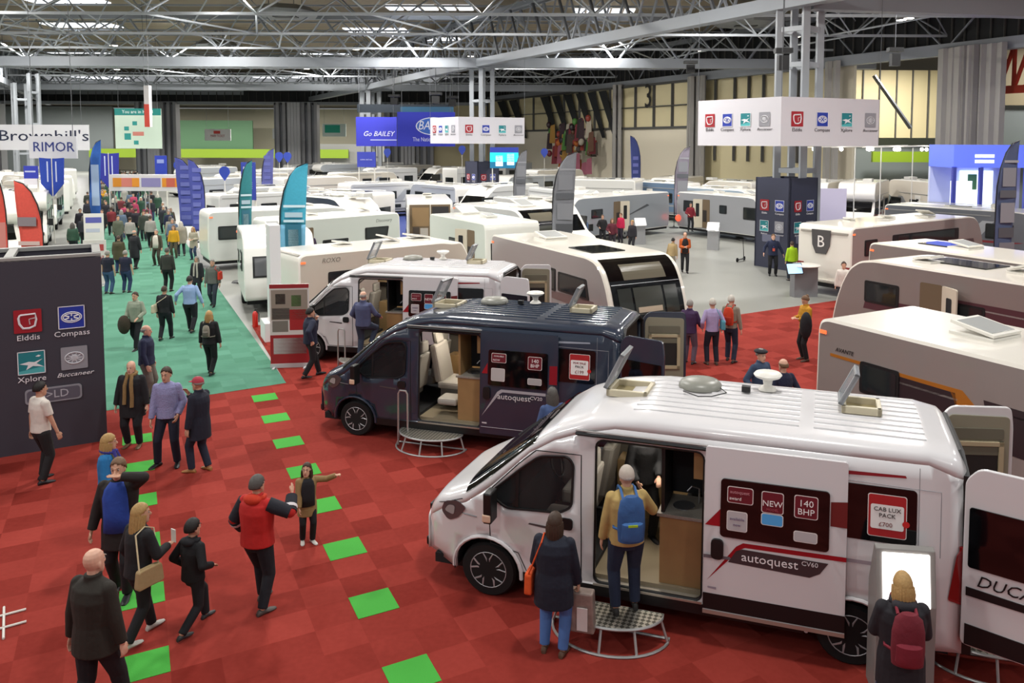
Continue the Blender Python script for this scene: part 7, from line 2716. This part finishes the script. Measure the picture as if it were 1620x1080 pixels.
accessory(P, 'lanyard', 'lanyard with a red and white pass on the man in the waistcoat', 'lanyard', lambda r, P_: MB().tube([P_['nb'] + Vector((.05, .07, 0)), P_['chest'] + Vector((.18, 0, -.1)), P_['nb'] + Vector((.05, -.07, 0))], .01, flat('6a6ad0'), 5).box(.17, .19, -.05, .05, 1.08, 1.2, flat('d0584a')).build('pass', r))
person('person in a lime-yellow top and dark trousers behind the dark desk', gp(1252, 444), 100, 1.64, ('a6cf1c', 'jacket'), '1c2530', hair=('short', 'brown'), lod=1)
person('person in an orange and black top holding papers on the grey floor', gp(1083, 431), -92, 1.78, ('c05a22', 'jacket'), '1e1f22', hair=('balding', 'brown'), skin='l', lod=1, under='201c1e', hands=[(.24, .05, 1.15), (.24, -.05, 1.12)], feet=walk(.15, .12))
person('person in beige and black crouching over a bag on the grey floor', gp(1062, 432), 60, 1.55, ('a08a62', 'jacket'), '8f8678', hair=('short', 'black'), lod=1, lean=15)
mids = [(925, 392, 'man in a grey-blue shirt by the open slate caravan', '4d6280', '2c3444', 'grey'), (953, 388, 'woman in black with hands on hips by the slate caravan', '1c1b1e', '1b1b20', 'ltbrown'), (982, 384, 'woman in a bright pink jacket by the price lectern', 'c2204a', '2a2430', 'ltbrown'),
        (968, 396, 'seated-looking visitor in dark red behind the glazed caravan', '5a1f2c', '2a242c', 'ltbrown'), (1000, 400, 'woman in a black coat right of the pink jacket', '26232a', '222228', 'blonde'), (1092, 366, 'man in a red jacket at the doorway of the slate caravan', '7a1a28', '17171c', 'black'),
        (1296, 366, 'person in a white top behind the badge caravan', 'c9c4bc', '2c3a5a', 'black'), (1320, 364, 'person in a floral top left of the white roof', '8a7468', '3a3a44', 'ltbrown'), (1352, 338, 'man in a white shirt among the cream motorhomes', 'd0ccc4', '2a2a30', 'black'),
        (1378, 344, 'person in dark blue near the long grey counter', '2a3450', '24242c', 'brown'), (1445, 330, 'person in a royal-blue top at the lit stand', '2450a0', '22242c', 'brown'), (1425, 326, 'person in black at the grey counter', '22222a', '22222a', 'brown'),
        (1150, 318, 'person in a white blouse by the far cream motorhome', 'd0c8c0', '2a2a30', 'blonde'), (494, 392, 'person in dark purple in the open caravan doorway', '3a2a44', '22222a', 'brown'), (617, 372, 'person in a white cap and red jacket near the dark motorhome', '8a3a34', '2a2c34', 'brown'),
        (1268, 368, 'bearded man in a grey top right of the navy box', '9a9694', '2a2c34', 'black'), (1362, 462, 'person in a white shirt between the taupe caravans', 'd0c8c0', '2a2c34', 'brown')]
for i, (px, py, lab, c1_, c2_, hr) in enumerate(mids):
    z = .45 if i in (5, 13) else 0
    x, y = gp(px, py, z)
    if i == 16: x, y = 9.4, 26.8
    if i == 13: x, y = -10.0, 31.4
    person(lab, (x, y), -90 + (i * 47) % 90 - 45, 1.7, (c1_, 'jacket'), c2_, hair=('short' if i % 3 else 'bob', hr), lod=2, z=z, hands=[(.15, .25, .9), (.2, -.2, 1.05)] if i % 2 else None)
# crowd prototypes (baked, then copied)
PR = []
pc = [('22252e', 'jacket', '1a1c22', 'dgrey'), ('5a5f50', 'coat', '22242c', 'brown'), ('1c2340', 'jacket', '2a3a58', 'grey'), ('7a2a30', 'jacket', '1b1c22', 'brown'), ('8f8a7c', 'coat', '2a2c34', 'white'), ('15161a', 'longcoat', '15161a', 'black')]
for i, (a, k_, b, hr) in enumerate(pc):
    PR.append(person('x', (0, 0), 90, 1.72, (a, k_), b, hair=('short' if i % 2 else 'bob', hr), lod=2, feet=walk(.18, .15) if i % 2 else None, build=1.1)['root'])
bake_people()
kids = {}
for c in bpy.data.objects:
    if c.parent: kids.setdefault(c.parent.name, []).append(c)
random.seed(11)
crowd = []
tries = 0
while len(crowd) < 135 and tries < 4000:
    tries += 1
    t_ = 27 + 82 * random.random() ** 1.0
    if len(crowd) < 14: t_ = 22 + random.random() * 14
    s_ = .5 + 4.7 * random.random()
    p = Vector((-6.5, 18.5)) + AL.xy * t_ - BT.xy * s_
    if p.y > 112 or any((p - q_).length < .75 for q_ in crowd): continue
    if p.y < 41 and random.random() < .5: continue
    crowd.append(p)
tops = ['22252e', '3a3f38', '1c2340', '6a2a30', '8f8a7c', '15161a', '4a3f34', 'b8861c', '5a6a80', 'a83a5a', '2c4a3a', '9a9690', '30303a', '1a1a20', '20242c', '24202a']
for i, p in enumerate(crowd):
    src = PR[i % len(PR)]
    r = src if i < len(PR) else copy_tree(src, None, kids)
    r.location = (p.x, p.y, 0)
    away = random.random() < .55
    r.rotation_euler.z = math.radians((118 if away else -62) + random.uniform(-25, 25))
    tc_ = tops[(i * 7) % len(tops)]
    if i >= len(PR):
        for ch in [c for c in bpy.data.objects if c.parent == r]:
            if ch.name.split('.')[0] in ('jacket', 'coat'):
                ch.material_slots[0].link = 'OBJECT'
                ch.material_slots[0].material = cloth(tc_)
    else:
        tc_ = pc[i][0]
    tone = {'22252e': 'charcoal', '3a3f38': 'dark olive', '1c2340': 'navy', '6a2a30': 'dark red', '7a2a30': 'dark red', '8f8a7c': 'stone', '15161a': 'black', '4a3f34': 'brown', 'b8861c': 'mustard', '5a6a80': 'slate-blue', 'a83a5a': 'pink', '2c4a3a': 'bottle-green', '9a9690': 'pale grey', '30303a': 'dark grey', '1a1a20': 'black', '20242c': 'charcoal', '24202a': 'black', '5a5f50': 'dark olive'}[tc_]
    tag(r, '%s-coated visitor in the crowded green aisle, walking %s' % (tone, 'away' if away else 'nearer'), 'person', '%s-coated visitors in the aisle walking %s' % (tone, 'away' if away else 'nearer'))
